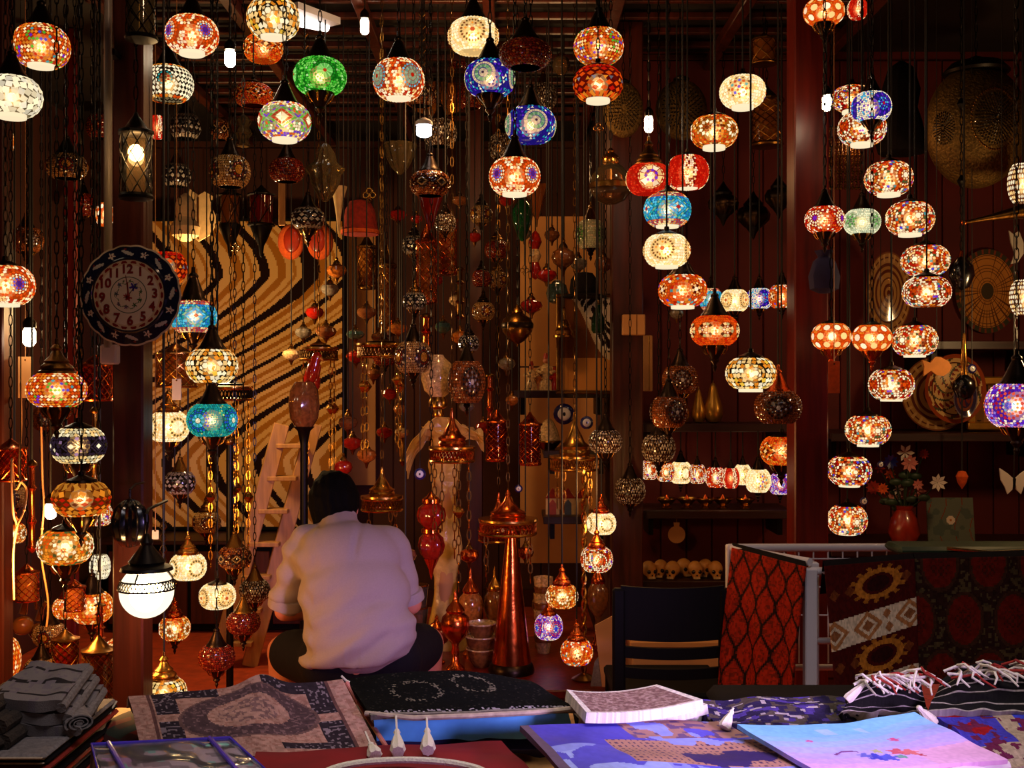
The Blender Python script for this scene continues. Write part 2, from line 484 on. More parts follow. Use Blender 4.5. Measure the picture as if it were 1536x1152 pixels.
PAT = {
 'multi_a': dict(base=OR, bk=.35, bg=MUL, bs=.13, med=dict(n=4, rad=.5, rings=[(0, .13, 1, 'sq', [W]), (.13, .24, 8, 'dia', [W, CR]), (.25, .38, 12, 'sq', [OR, RD, AM, DG, CR, RD, TE]), (.38, .5, 20, 'dia', [W, CR])])),
 'multi_b': dict(base=OR, bk=.3, bg=[(W, 6), (RD, 3), (AM, 3), (PU, .8), (TE, .8), (DR, 2)], bs=.12, med=dict(n=4, rad=.46, rings=[(0, .1, 1, 'sq', [OR]), (.1, .22, 8, 'dia', [OR, RD, DR]), (.22, .35, 14, 'sq', [RD, OR, DG, W]), (.35, .46, 18, 'dia', [W])])),
 'multi_c': dict(base=RD, bk=.3, bg=MUL, bs=.14, med=dict(n=5, rad=.4, rings=[(0, .1, 1, 'sq', [W]), (.1, .21, 7, 'dia', [AM, OR, W]), (.21, .3, 12, 'sq', [RD, DG, BL, OR]), (.3, .4, 16, 'dia', [W, CR])])),
 'amber_multi': dict(base=OR, bk=.4, bshape='dia', bg=[(AM, 6), (OR, 4), (CR, 3), (W, 2), (GR, .6), (BL, .5), (PU, .5), (RD, 1), (TE, .4)], bs=.13),
 'white_crack': dict(base=(120, 100, 70), bk=.5, bg=[(W, 5), ((255, 240, 208), 3)], bs=.24, fillk=.93),
 'blue_eye': dict(base=OR, bk=.5, bg=[(OR, 4), (W, 4), (RD, 1.2), (CR, 3)], bs=.12, med=dict(n=4, rad=.5, rings=[(0, .13, 1, 'sq', [NV]), (.12, .22, 8, 'dia', [BL]), (.21, .3, 12, 'dia', [CY_, W]), (.29, .39, 16, 'dia', [W, CR]), (.38, .52, 18, 'dia', [OR])])),
 'checker': dict(base=BK, bk=1, bg=[(W, 1)], bs=.17, bshape='dia', edge=[AM, OR, CR], ey=.6, med=dict(n=3, rad=.42, rings=[(0, .08, 1, 'sq', [BK]), (.08, .22, 7, 'dia', [RD, DR]), (.22, .31, 13, 'dia', [TE]), (.31, .43, 14, 'dia', [W])])),
 'amber_crack': dict(base=BK, bk=1, bg=[(CR, 4), (AM, 3), (W, 3), (YE, 1)], bs=.19, med=dict(n=4, rad=.4, rings=[(0, .12, 1, 'sq', [W]), (.13, .26, 6, 'dia', [CR, W]), (.27, .4, 10, 'sq', [CR, AM])])),
 'orange_diamond': dict(base=OR, bk=.35, bg=[(OR, 5), (AM, 2), (RD, 1)], bs=.12, med=dict(n=5, l1=True, rad=.46, asp=1.25, rings=[(0, .1, 1, 'dia', [CR]), (.1, .24, 8, 'sq', [BK, AM, BK, DR]), (.26, .4, 12, 'sq', [AM, OR]), (.4, .5, 16, 'sq', [CR, BK])])),
 'green_diamond': dict(base=CR, bk=.35, bg=[(LG, 4), (W, 3), (GR, 2), (OR, .6)], bs=.11, edge=[W, CR, PU, OR], ey=.56, med=dict(n=5, l1=True, rad=.46, asp=1.3, rings=[(0, .2, 4, 'sq', [W]), (.21, .34, 12, 'sq', [RD]), (.35, .46, 16, 'sq', [LG, GR]), (.47, .56, 18, 'sq', [PU, LG])])),
 'green': dict(base=(20, 110, 20), bk=.7, bg=[((70, 200, 50), 5), ((130, 230, 90), 3), ((20, 120, 20), 3), ((190, 240, 150), 1)], bs=.1, med=dict(n=4, rad=.45, rings=[(0, .07, 1, 'sq', [RD]), (.07, .32, 22, 'sq', [(110, 210, 90), (150, 230, 120)]), (.33, .45, 20, 'dia', [(30, 140, 30)])])),
 'teal_disc': dict(base=OR, bk=.4, bg=[(OR, 4), (W, 4), (RD, 2), (CR, 3)], bs=.12, med=dict(n=4, rad=.48, rings=[(0, .07, 1, 'sq', [RD]), (.07, .2, 14, 'sq', [(140, 170, 130)]), (.2, .35, 20, 'sq', [(90, 150, 130), (130, 170, 140)]), (.36, .48, 20, 'dia', [CY_, TE])])),
 'sunburst': dict(base=CR, bk=.9, bg=[(W, 6), (CR, 2)], bs=.13, med=dict(n=4, rad=.52, rings=[(0, .1, 1, 'sq', [RD]), (.1, .22, 9, 'dia', [CR, W]), (.22, .36, 14, 'dia', [AM, CR, DR]), (.38, .54, 22, 'dia', [DR, BK])])),
 'blue_disc': dict(base=NV, bk=.8, bg=[(NV, 4), (TE, 3), (PU, 2), (W, 1.4), (CY_, 1)], bs=.14, bshape='tri', med=dict(n=4, rad=.5, rings=[(0, .05, 1, 'sq', [BK]), (.05, .18, 12, 'sq', [(220, 190, 140)]), (.19, .36, 18, 'sq', [(110, 160, 90), (150, 180, 120)]), (.37, .5, 26, 'sq', [(225, 190, 140)])])),
 'red_lattice': dict(base=DR, bk=.8, rows=[(-.85, -.5, 26, 'sq', [AM, OR]), (-.5, -.28, 16, 'dia', [OR, RD]), (-.28, -.06, 16, 'dia', [OR]), (-.06, .12, 26, 'tri', [GY, DR, AM]), (.12, .34, 16, 'dia', [OR]), (.34, .55, 16, 'dia', [RD, OR]), (.55, .7, 28, 'sq', [RD]), (.7, .85, 28, 'sq', [OR, RD])]),
 'white_flower': dict(base=CR, bk=.9, bg=[(W, 6), (CR, 2)], bs=.14, med=dict(n=3, rad=.52, rings=[(0, .08, 1, 'sq', [PU]), (.08, .24, 8, 'dia', [W, RD]), (.24, .42, 10, 'dia', [TE, OR, BL, RD]), (.42, .54, 18, 'dia', [W, DR])])),
 'amber_flower': dict(base=AM, bk=.4, bg=[(AM, 3), (OR, 3), (CR, 2), (RD, 2), (DR, 1)], bs=.12, med=dict(n=5, rad=.42, rings=[(0, .1, 1, 'sq', [DR]), (.1, .2, 8, 'dia', [DR, RD]), (.19, .42, 10, 'dia', [W])])),
 'red_stripe': dict(base=RD, bk=.8, bg=[(RD, 5), ((225, 50, 20), 3)], bs=.09, stripes=(4, .3, [W, CR, DR])),
 'red_star': dict(base=RD, bk=.7, bg=[(RD, 5), ((225, 50, 20), 3)], bs=.1, med=dict(n=3, rad=.55, rings=[(0, .17, 6, 'sq', [W]), (.16, .34, 7, 'dia', [PU]), (.3, .55, 9, 'sq', [CR, W]), (.55, .62, 20, 'dia', [CR])])),
 'blue_teal': dict(base=(20, 110, 150), bk=.7, bg=[(CY_, 4), (TE, 3), ((30, 120, 200), 3), (LG, 1)], bs=.11, edge=[AM, OR, CR, RD], ey=.5, med=dict(n=4, l1=True, rad=.5, asp=1.3, rings=[(0, .09, 1, 'dia', [RD]), (.1, .24, 8, 'sq', [W, CY_]), (.25, .38, 12, 'sq', [CY_, (60, 170, 230)]), (.39, .5, 16, 'sq', [TE, LG])])),
 'orange_multi': dict(base=OR, bk=.5, bg=[(OR, 5), (AM, 2), (W, 2), (BL, .7), (TE, .7), (RD, 2)], bs=.14, med=dict(n=4, rad=.42, rings=[(0, .1, 1, 'sq', [W]), (.1, .22, 8, 'sq', [CR, BK]), (.22, .33, 12, 'dia', [CR, AM]), (.33, .44, 18, 'dia', [OR])])),
 'cream_dots': dict(base=OR, bk=.5, bg=[(OR, 5), (RD, 1)], bs=.12, med=dict(n=7, rad=.36, rings=[(0, .09, 1, 'sq', [CR]), (.09, .2, 7, 'dia', [CR, W]), (.2, .36, 12, 'sq', [CR, BK, (200, 200, 130)])])),
 'orange_dots': dict(base=OR, bk=.7, bg=[(OR, 5), (AM, 2)], bs=.09, dots=(.26, [CR, W])),
 'blue_white': dict(base=NV, bk=.8, bg=[(W, 4), (CY_, 1), (PU, 1)], bs=.1, med=dict(n=3, rad=.6, rings=[(0, .08, 1, 'sq', [RD]), (.08, .2, 8, 'dia', [CY_, PU]), (.2, .35, 14, 'dia', [CY_, BL]), (.35, .62, 18, 'dia', [PU, NV])])),
 'red_purple': dict(base=RD, bk=.5, bg=[(OR, 3), (RD, 4), (W, 2)], bs=.12, med=dict(n=4, rad=.48, rings=[(0, .18, 6, 'dia', [PU]), (.17, .34, 11, 'dia', [W]), (.33, .48, 14, 'dia', [W, CR])])),
 'green_white': dict(base=(200, 210, 160), bk=.6, bg=[((225, 228, 190), 5), (W, 2)], bs=.11, med=dict(n=4, rad=.42, rings=[(0, .16, 5, 'dia', [DG]), (.14, .3, 9, 'dia', [GR, DG]), (.3, .44, 12, 'tri', [(60, 130, 50), (225, 228, 190)])])),
 'white_beads': dict(base=(120, 40, 10), bk=.5, bg=[(W, 5), (CR, 2)], bs=.17, bshape='hex'),
 'purple_blue': dict(base=PU, bk=.5, bg=[(PU, 3), (PK, 3), (W, 4), (RD, 1.5), ((170, 140, 240), 3)], bs=.09, med=dict(n=4, rad=.5, rings=[(0, .13, 5, 'sq', [BL]), (.13, .22, 10, 'dia', [CY_, W]), (.22, .34, 14, 'dia', [AM, OR]), (.34, .5, 18, 'dia', [RD, OR])])),
 'black_band': dict(base=BK, bk=1, edge=[CR, W, (220, 200, 150)], ey=.44, bg=[((42, 28, 44), 6), ((160, 120, 160), 1), (W, .4)], bs=.15, med=dict(n=6, l1=True, rad=.4, asp=1.2, rings=[(0, .1, 1, 'dia', [W]), (.12, .22, 8, 'sq', [(60, 45, 60)]), (.25, .35, 12, 'sq', [(50, 36, 50)])])),
 'red_band': dict(base=(120, 50, 8), bk=.6, rows=[(-.85, -.66, 28, 'sq', [AM, OR, CR]), (-.66, -.4, 24, 'sq', [(200, 120, 30), OR, AM]), (-.4, -.22, 20, 'dia', [OR, AM]), (-.22, -.05, 20, 'dia', [RD, DR]), (-.05, .12, 20, 'dia', [RD, OR]), (.12, .4, 24, 'sq', [(190, 110, 30), AM, (140, 80, 20)]), (.4, .85, 22, 'sq', [(170, 100, 30), (200, 130, 40)])]),
 'amber_green': dict(base=AM, bk=.45, bg=[(AM, 4), (CR, 2), (OR, 2), (W, 1)], bs=.13, edge=[AM, OR, DG], ey=.62, med=dict(n=5, rad=.48, rings=[(0, .12, 5, 'sq', [RD, DR]), (.11, .32, 9, 'dia', [W]), (.3, .48, 11, 'dia', [DG, W, CR])])),
 'amber': dict(base=OR, bk=.6, bg=[(AM, 5), (CR, 2), (OR, 3), (W, 1)], bs=.16, bshape='dia'),
 'white_medal': dict(base=CR, bk=.9, bg=[(W, 5), (CR, 2)], bs=.14, med=dict(n=4, rad=.5, rings=[(0, .32, 12, 'sq', [W]), (.33, .5, 14, 'dia', [BK]), (.5, .58, 16, 'dia', [W])])),
 'teal': dict(base=(10, 90, 90), bk=.8, bg=[((20, 130, 130), 4), (TE, 4), ((60, 190, 150), 2), ((200, 220, 120), .8)], bs=.09, med=dict(n=4, rad=.5, rings=[(0, .13, 5, 'sq', [W]), (.13, .3, 16, 'sq', [TE, CY_]), (.31, .4, 16, 'dia', [BL]), (.4, .52, 20, 'dia', [BL, TE])])),
 # patterns seen on unlit lamps
 'tan_medal': dict(base=(60, 34, 18), bk=1, bg=[((176, 140, 90), 4), ((150, 110, 64), 3)], bs=.12, med=dict(n=4, rad=.46, rings=[(0, .22, 8, 'sq', [(190, 130, 40)]), (.24, .36, 12, 'dia', [(120, 20, 12)]), (.36, .5, 16, 'dia', [(210, 190, 150), (50, 40, 60)])])),
 'brown_diamond': dict(base=(30, 12, 6), bk=1, bg=[((150, 80, 40), 4), ((190, 130, 80), 2), ((90, 30, 14), 2)], bs=.13, med=dict(n=6, l1=True, rad=.42, asp=1.2, rings=[(0, .14, 4, 'sq', [(20, 14, 12)]), (.16, .28, 8, 'sq', [(200, 160, 110)]), (.3, .42, 12, 'sq', [(60, 24, 14)])])),
 'grey_lattice': dict(base=(16, 12, 12), bk=1, rows=[(-.85, -.5, 20, 'sq', [(150, 140, 130)]), (-.5, -.25, 16, 'tri', [(130, 130, 140), (30, 26, 30)]), (-.25, 0, 16, 'dia', [(170, 165, 160)]), (0, .25, 16, 'dia', [(40, 36, 40), (160, 155, 150)]), (.25, .5, 16, 'tri', [(150, 150, 150)]), (.5, .85, 20, 'sq', [(120, 110, 100)])]),
 'crackle': dict(base=(40, 22, 12), bk=1, bg=[((190, 180, 165), 3), ((120, 100, 80), 2), ((220, 210, 200), 1)], bs=.17, bshape='tri'),
 'dark_medal': dict(base=(80, 40, 16), bk=1, bg=[((150, 80, 34), 4), ((110, 54, 24), 3)], bs=.11, med=dict(n=3, rad=.55, rings=[(0, .1, 1, 'sq', [(200, 190, 190)]), (.1, .25, 10, 'dia', [(120, 120, 140), (40, 36, 50)]), (.25, .4, 14, 'dia', [(30, 26, 34), (150, 140, 140)]), (.4, .56, 18, 'dia', [(24, 18, 22)])])),
 'red_brown': dict(base=(60, 14, 8), bk=1, bg=[((130, 34, 16), 4), ((90, 20, 10), 3), ((170, 90, 40), 1)], bs=.13),
}

def mosaic_mb(pat, seed, lit):
    p = PAT[pat]
    rg = random.Random(seed)
    mb = MB()
    tiles = []
    def put(poly, c, k=None):
        if max(abs(q[1]) for q in poly) > YM + .03: 
            poly = [(x, max(-YM, min(YM, y))) for x, y in poly]
        k = k if k is not None else (rg.uniform(.75, 1.3) if lit else rg.uniform(.7, 1.15))
        if lit and c in (W, CR): k *= 1.25
        tiles.append((poly, lin(c, k)))
    def shp(x, y, hx, hy, kind, g=.86):
        hx *= g; hy *= g
        if kind == 'dia': return [(x - hx, y), (x, y - hy), (x + hx, y), (x, y + hy)]
        if kind == 'tri':
            s = rg.choice((-1, 1)); return [(x - hx, y - hy * s), (x + hx, y - hy * s), (x + rg.uniform(-.3, .3) * hx, y + hy * s)]
        if kind == 'hex': return [(x + hx * math.cos(t * PI / 3), y + hy * math.sin(t * PI / 3)) for t in range(6)]
        j = lambda: rg.uniform(-.18, .18)
        w = rg.uniform(-.6, .6); cw, sw = math.cos(w), math.sin(w)
        q = [(-hx * (1 + j()), -hy * (1 + j())), (hx * (1 + j()), -hy * (1 + j())), (hx * (1 + j()), hy * (1 + j())), (-hx * (1 + j()), hy * (1 + j()))]
        return [(x + a * cw - b * sw, y + a * sw + b * cw) for a, b in q]
    med = p.get('med')
    cents = []
    if med:
        for k in range(med['n']):
            cx = -PI / 2 + 2 * PI * k / med['n']
            cents.append(cx)
            asp = med.get('asp', 1.0)
            for r0, r1, cnt, kind, cols in med['rings']:
                if r0 == 0 and cnt == 1:
                    rr = r1
                    poly = [(cx + rr * asp * math.cos(t * PI / 3), rr * math.sin(t * PI / 3)) for t in range(6)]
                    if med.get('l1'): poly = [(cx - rr * asp, 0), (cx, -rr), (cx + rr * asp, 0), (cx, rr)]
                    put(poly, rg.choice(cols)); continue
                for q in range(cnt):
                    w0 = 2 * PI * (q + .06) / cnt; w1 = 2 * PI * (q + .94) / cnt; wm = (w0 + w1) / 2
                    def pt(r, w):
                        f = 1 / (abs(math.cos(w)) + abs(math.sin(w))) if med.get('l1') else 1.0
                        return (cx + r * f * asp * math.cos(w), r * f * math.sin(w))
                    rm = (r0 + r1) / 2
                    if kind == 'dia': poly = [pt(r0 + .005, wm), pt(rm, w0), pt(r1 - .005, wm), pt(rm, w1)]
                    elif kind == 'tri': poly = [pt(r0, w0), pt(r1, wm), pt(r0, w1)]
                    else: poly = [pt(r0 + .01, w0), pt(r1 - .01, w0), pt(r1 - .01, w1), pt(r0 + .01, w1)]
                    put(poly, cols[q % len(cols)] if len(cols) <= 4 else rg.choice(cols))
    def inmed(x, y, pad=.04):
        if not med: return False
        for cx in cents:
            dx = (x - cx + PI) % (2 * PI) - PI
            dx /= med.get('asp', 1.0)
            r = abs(dx) + abs(y) if med.get('l1') else math.hypot(dx, y)
            if r < med['rings'][-1][1] + pad: return True
        return False
    if 'dots' in p:
        rad, cols = p['dots']
        med_pts = []
        for row, y in enumerate((-.5, 0, .5)):
            for k in range(10):
                x = -PI / 2 + 2 * PI * (k + .5 * (row % 2)) / 10
                med_pts.append((x, y))
                put([(x + .2 * math.cos(t * PI / 4), y + .19 * math.sin(t * PI / 4)) for t in range(8)], rg.choice(cols))
    if 'rows' in p:
        for ri, (y0, y1, cnt, kind, cols) in enumerate(p['rows']):
            for k in range(cnt):
                x = 2 * PI * (k + .5 * (ri % 2)) / cnt
                put(shp(x, (y0 + y1) / 2, PI / cnt * 1.02, (y1 - y0) / 2 * 1.15 if kind == 'dia' else (y1 - y0) / 2, kind), cols[k % len(cols)])
    if 'bg' in p:
        bs = p['bs']
        cols, ws = zip(*p['bg'])
        nr = int(2 * YM / bs)
        ey = p.get('ey', 9)
        for i in range(nr):
            y = -YM + (i + .5) * 2 * YM / nr
            rr = math.cos(y / YM * AM_) ** .7
            nc = max(8, int(2 * PI * rr / bs))
            for k in range(nc):
                x = 2 * PI * (k + .5 * (i % 2)) / nc
                if inmed(x, y): continue
                if 'dots' in p and any(math.hypot(((x - a + PI) % (2 * PI) - PI), y - b) < .25 for a, b in med_pts): continue
                hx, hy = PI / nc, YM / nr
                if abs(y) > ey:
                    put(shp(x, y, hx, hy, 'sq'), rg.choice(p['edge'])); continue
                if 'stripes' in p:
                    n, wd, sc = p['stripes']
                    t = ((x + PI / 2 + PI / n) % (2 * PI / n)) - PI / n
                    if abs(t) < wd: put(shp(x, y, hx, hy, 'sq'), rg.choice(sc)); continue
                kind = p.get('bshape', 'sq')
                e = 1.25 if kind == 'dia' else 1.0
                put(shp(x + rg.uniform(-.1, .1) * bs, y, hx * e, hy * e, kind, p.get('fillk', .84)), rg.choices(cols, ws)[0])
    for poly, c in tiles:
        n = len(poly)
        cx = sum(q[0] for q in poly) / n; cy = sum(q[1] for q in poly) / n
        vs = [gpt(x, max(-YM, min(YM, y)), .006) for x, y in poly] + [gpt(cx, max(-YM, min(YM, cy)), .026)]
        mb.add(vs, [(k, (k + 1) % n, n) for k in range(n)], c)
    return mb

def globe_mb(base, k):
    prof = []
    for i in range(13):
        a = -AM_ + 2 * AM_ * i / 12
        prof.append((math.cos(a) ** .7, HR * math.sin(a) / math.sin(AM_)))
    b = MB()
    vs, fs = [], []
    seg = 36
    for r, z in prof:
        for q in range(seg):
            vs.append((r * math.cos(2 * PI * q / seg), r * math.sin(2 * PI * q / seg), z))
    for i in range(12):
        for q in range(seg):
            fs.append((i * seg + q, i * seg + (q + 1) % seg, (i + 1) * seg + (q + 1) % seg, (i + 1) * seg + q))
    return b.add(vs, fs, lin(base, k))

CACHE = {}
def cached(key, fn):
    if key not in CACHE: CACHE[key] = fn()
    return CACHE[key]

CAPS = {   # unit radius, sitting on the top opening of the globe
 'bell': [(.54, .56), (.58, .6), (.56, .68), (.47, .78), (.36, .97), (.25, 1.2), (.15, 1.4), (.17, 1.46), (.15, 1.52), (.07, 1.58), (.06, 1.74), (0, 1.77)],
 'tall': [(.6, .56), (.66, .6), (.62, .7), (.5, .8), (.44, 1.0), (.3, 1.35), (.2, 1.6), (.24, 1.66), (.2, 1.74), (.1, 1.82), (.08, 2.05), (0, 2.08)],
 'tier': [(.56, .56), (.64, .6), (.62, .68), (.5, .72), (.55, .78), (.53, .86), (.38, .98), (.42, 1.04), (.25, 1.2), (.14, 1.42), (.2, 1.5), (.14, 1.6), (.07, 1.66), (.06, 1.85), (0, 1.88)],
 'flat': [(.5, .56), (.53, .6), (.5, .7), (.3, .78), (.12, .86), (.1, 1.0), (0, 1.03)],
}
def cap_me(kind, m):
    return cached(('cap', kind, m), lambda: MB().lathe(CAPS[kind], 20, flute=10, fdepth=.03 if kind in ('bell', 'tier') else 0).mesh('cap', m))
def cup_me(m):
    return cached(('cup', m), lambda: MB().lathe([(0, -1.72), (.03, -1.7), (.1, -1.5), (.06, -1.42), (.2, -1.26), (.16, -1.18), (.3, -.95), (.46, -.74), (.5, -.62), (.47, -.55), (.4, -.55)], 20).mesh('cup', m))
def glint_prong_me(m):
    def mk():
        b = MB()
        for k in range(8):
            a = 2 * PI * (k + .5) / 8
            c, s = math.cos(a), math.sin(a)
            b.tube([(.50 * c, .50 * s, -.60), (.53 * c, .53 * s, -.72), (.42 * c, .42 * s, -.92), (.34 * c, .34 * s, -1.0)], [.03, .045, .04, .02], 5)
        return b.mesh('glint_prongs', m)
    return cached(('prong', m), mk)
def rim_me():
    def mk():
        b = MB().lathe([(.40, -.60), (.47, -.60), (.49, -.66), (.48, -.76), (.40, -.76), (.38, -.62)], 24)
        b.c = [lin((255, 236, 200), 1.0)] * len(b.f)
        return b.mesh('glass_rim', 'lit_glass', color=True)
    return cached('rim', mk)
def bulb_me(): return cached('bulb', lambda: (lambda b: b.ball((0, 0, -.02), .16, 8, 6, col=(70, 48, 26)).ball((0, 0, -.02), .28, 10, 6, col=(11, 7.2, 3.6)).ball((0, 0, -.02), .42, 12, 8, col=(2.6, 1.6, .75)))(MB()).mesh('bulb', 'bulb_glow', True, True))

def chain_mb(z0, z1, style):
    b = MB()
    L = z1 - z0
    if style == 'cord':
        return b.tube([(0, 0, z0), (0, 0, (z0 + z1) / 2), (0, 0, z1)], .0035, 6)
    step = .036
    n = max(2, int(L / step))
    step = L / n
    for i in range(n):
        zc = z0 + (i + .5) * step
        fl = i % 2
        pts = []
        for k in range(8):
            a = 2 * PI * k / 8
            w = .0062 * math.cos(a); h = step * .62 * math.sin(a)
            pts.append((w, 0, zc + h) if fl else (0, w, zc + h))
        b.tube(pts, .0021, 3, closed=True)
    if style == 'deco':
        for i in range(1, max(2, int(L / .35))):
            zc = z0 + i * .32
            if zc > z1 - .1: break
            b.lathe([(0, zc - .028), (.006, zc - .024), (.019, zc), (.006, zc + .024), (0, zc + .028)], 6)
    return b

# ---------------------------------------------------------------- placing hanging things so that none passes through another
CEIL = 3.25
placed = []            # (x, y, r, z_low, z_high, z_top_of_cord)
blocks = []            # (x0, x1, y0, y1, z0, z1)
def clear(p, r, lo, hi, top):
    for x, y, r2, l2, h2, t2 in placed:
        d = math.hypot(p.x - x, p.y - y)
        if d < r + r2 + .006 and lo < h2 + .01 and hi > l2 - .01: return False
        if d < r2 + .012 and lo < l2 and top > l2: return False         # my cord through the other
        if d < r + .012 and l2 < lo and t2 > lo: return False           # its cord through me
        if d < .012 and lo < t2 and l2 < top: return False
    for x0, x1, y0, y1, z0, z1 in blocks:
        if x0 - r < p.x < x1 + r and y0 - r < p.y < y1 + r and hi > z0 and lo < z1: return False
        if x0 - .01 < p.x < x1 + .01 and y0 - .01 < p.y < y1 + .01 and top > z0 and lo < z1: return False
    return True
def settle(x, y, w, D, up, dn, top, d_fix=None, near=None):
    """distance at which a thing of real width D fills w photo pixels, nudged until it hangs free"""
    dmax = 5.62 if x > 960 else min(6.9, 2.66 * F / max(1, CX - x + w / 2))
    d0 = min(d_fix or F * D / w, dmax - .1)
    best = None
    opts = []
    for k in range(0, 45):
        for dx in (0, 3, -3, 6, -6):
            d = d0 + (k + 1) // 2 * .055 * (1 if k % 2 else -1)
            if 2.95 < d < dmax: opts.append((abs(d - d0) + abs(dx) * .03, d, dx))
    for _, d, dx in sorted(opts):
        p = P(x + dx, y, d); r = w * d / F / 2
        t = top if top is not None else CEIL
        if clear(p, r, p.z - dn * r, p.z + up * r, t):
            best = (p, r, d); break
    if best is None:
        p = P(x, y, d0); best = (p, w * d0 / F / 2, d0); print('CROWDED', x, y, w)
    p, r, d = best
    placed.append((p.x, p.y, r, p.z - dn * r, p.z + up * r, top if top is not None else CEIL))
    return best

def lamp(x, y, w, h, pat, label, base='rim', cap='bell', capm='dark_bronze', cord='chain', ph=0, lit=True, D=.168, group=None, d=None, top=None, seed=None, dim=1.0, name='mosaic_lamp', tip='dark_bronze'):
    """one hanging mosaic globe lamp; x, y, w, h are the globe's photo pixels"""
    up = {'bell': 1.77, 'tall': 2.08, 'tier': 1.88, 'flat': 1.03, None: .62}[cap]
    dn = {'rim': .78, 'cup': 1.72, 'none': .62}[base]
    p, r, dd = settle(x, y, w, D, up, dn, top, d)
    sz = (h * dd / F / 2) / HR
    root = thing(name, label, 'lamp', p, group, rotz=R_(ph))
    sd = seed if seed is not None else 1
    S = (r, r, sz)
    gm = 'lit_glass' if lit else 'unlit_glass'
    g = link('glass_globe', cached(('globe', pat, lit), lambda: globe_mb(PAT[pat]['base'], PAT[pat]['bk'] * (1 if lit else 1)).mesh('glass_globe', gm, True, True, 0)), root, scale=S)
    ms = link('mosaic', cached(('mos', pat, lit, sd), lambda: mosaic_mb(pat, sd, lit).mesh('mosaic', gm, False, True)), root, scale=S)
    ms['kind'] = 'stuff'
    if lit: link('bulb', bulb_me(), root, scale=S)
    if base == 'rim':
        if lit: link('glass_rim', rim_me(), root, scale=(r, r, r))
        else: link('glass_rim', cached('rim_off', lambda: MB().lathe([(.40, -.60), (.47, -.60), (.49, -.66), (.48, -.76), (.40, -.76), (.38, -.62)], 20).mesh('glass_rim', 'cream')), root, scale=(r, r, r))
    elif base == 'cup':
        link('cup', cup_me(tip), root, scale=(r, r, r))
        link('glint_prongs', glint_prong_me('brass'), root, scale=(r, r, r))  # brass added to catch light, in place of glow leaking through cup cutouts
    if cap:
        link('cap', cap_me(cap, capm), root, scale=(r, r, r * (sz / r) ** .5))
        zt = CAPS[cap][-1][1] * r * (sz / r) ** .5
    else:
        zt = .62 * sz
    t = (top if top is not None else CEIL) - p.z
    if cord and t > zt + .02:
        obj('chain' if cord != 'cord' else 'cord', chain_mb(zt - .01, t, cord), 'black_iron' if cord != 'cord' else 'cord', root)
    return root

def turned(name, label, cat, x, y0, y1, w, d, segs, group=None, cord=None, top=None, seg=18, free=True, z=None, tilt=None):
    """a turned (lathe) thing between photo rows y0 (top) and y1 (bottom), w pixels wide.
    segs: (part name, material, [(radius 0..1, height 0..1)...], flutes)"""
    if free:
        up = (y1 - y0) / w * 1.0; ym = (y0 + y1) / 2
        p, r, d = settle(x, ym, w, 1, up, up, top if cord else P(x, y0, d).z, d)
    else:
        r = w * d / F / 2
    b0 = P(x, y1, d)
    H = (y1 - y0) * d / F
    if z is not None: b0.z = z
    root = thing(name, label, cat, b0, group)
    for s in segs:
        nm, m, prof = s[:3]
        fl = s[3] if len(s) > 3 else 0
        obj(nm, MB().lathe([(q[0] * r, q[1] * H) for q in prof], seg if not fl else max(seg, fl * 4), flute=fl, fdepth=.07 if fl else 0), m, root)
    if cord:
        t = (top if top is not None else CEIL) - b0.z
        if t > H + .01:
            obj('chain' if cord != 'cord' else 'cord', chain_mb(H - .005, t, cord), 'black_iron' if cord != 'cord' else 'cord', root)
    if tilt: root.rotation_euler = tilt
    return root
# ---------------------------------------------------------------- the room
struct('floor', MB().box((0.1, 3.6, -.05), (7.2, 9.6, .1)), 'floor_red')
struct('wall_back', MB().box((-.6, 8.0, 1.62), (6.2, .12, 3.26)), 'wall_brown')
struct('wall_left', MB().box((-2.86, 5.4, 1.62), (.12, 5.2, 3.26)), 'wall_brown')
struct('wall_right', MB().box((3.06, 4.6, 1.62), (.12, 3.6, 3.26)), 'wall_red')
struct('wall_inner', MB().box((1.80, 5.86, 1.62), (2.40, .12, 3.26)), 'wall_red')
struct('wall_return', MB().box((.56, 6.9, 1.62), (.08, 2.2, 3.26)), 'wall_brown')
struct('ceiling', MB().box((0.1, 5.5, CEIL + .05), (6.0, 5.2, .1)), 'ceiling_dark')

def boards(name, x0, x1, n, y, z0, z1, m, label=None):
    """upright wall boards with open joints, each board its own piece, on the face of a wall"""
    w = bpy.data.objects[name]
    wd = (x1 - x0) / n
    me = MB().bbox((0, 0, 0), (wd - .006, .014, z1 - z0), .004).mesh('board', m, False)
    for k in range(n):
        o = link('board', me, w, (x0 + (k + .5) * wd, y + rnd.uniform(-.002, .002), (z0 + z1) / 2))
boards('wall_inner', .63, 2.98, 18, 5.79, .05, 3.2, 'wall_red')
boards('wall_back', -2.75, .5, 22, 7.93, .05, 3.2, 'wall_brown')

# floor tiles are carpet here; a dark skirting and a tan facing on the back wall behind the shelves
struct('baseboard_back', MB().bbox((-1.1, 7.90, .06), (3.3, .04, .12), .006), 'post_wood')
struct('wall_facing', MB().box((.30, 6.98, 2.12), (.50, .03, .92)), 'tan_panel')
struct('wall_facing', MB().box((.30, 6.98, 1.05), (.50, .03, 1.2)), 'card')
struct('wall_facing', MB().box((-1.07, 7.86, 1.75), (.25, .03, 1.8)), 'tan_panel')

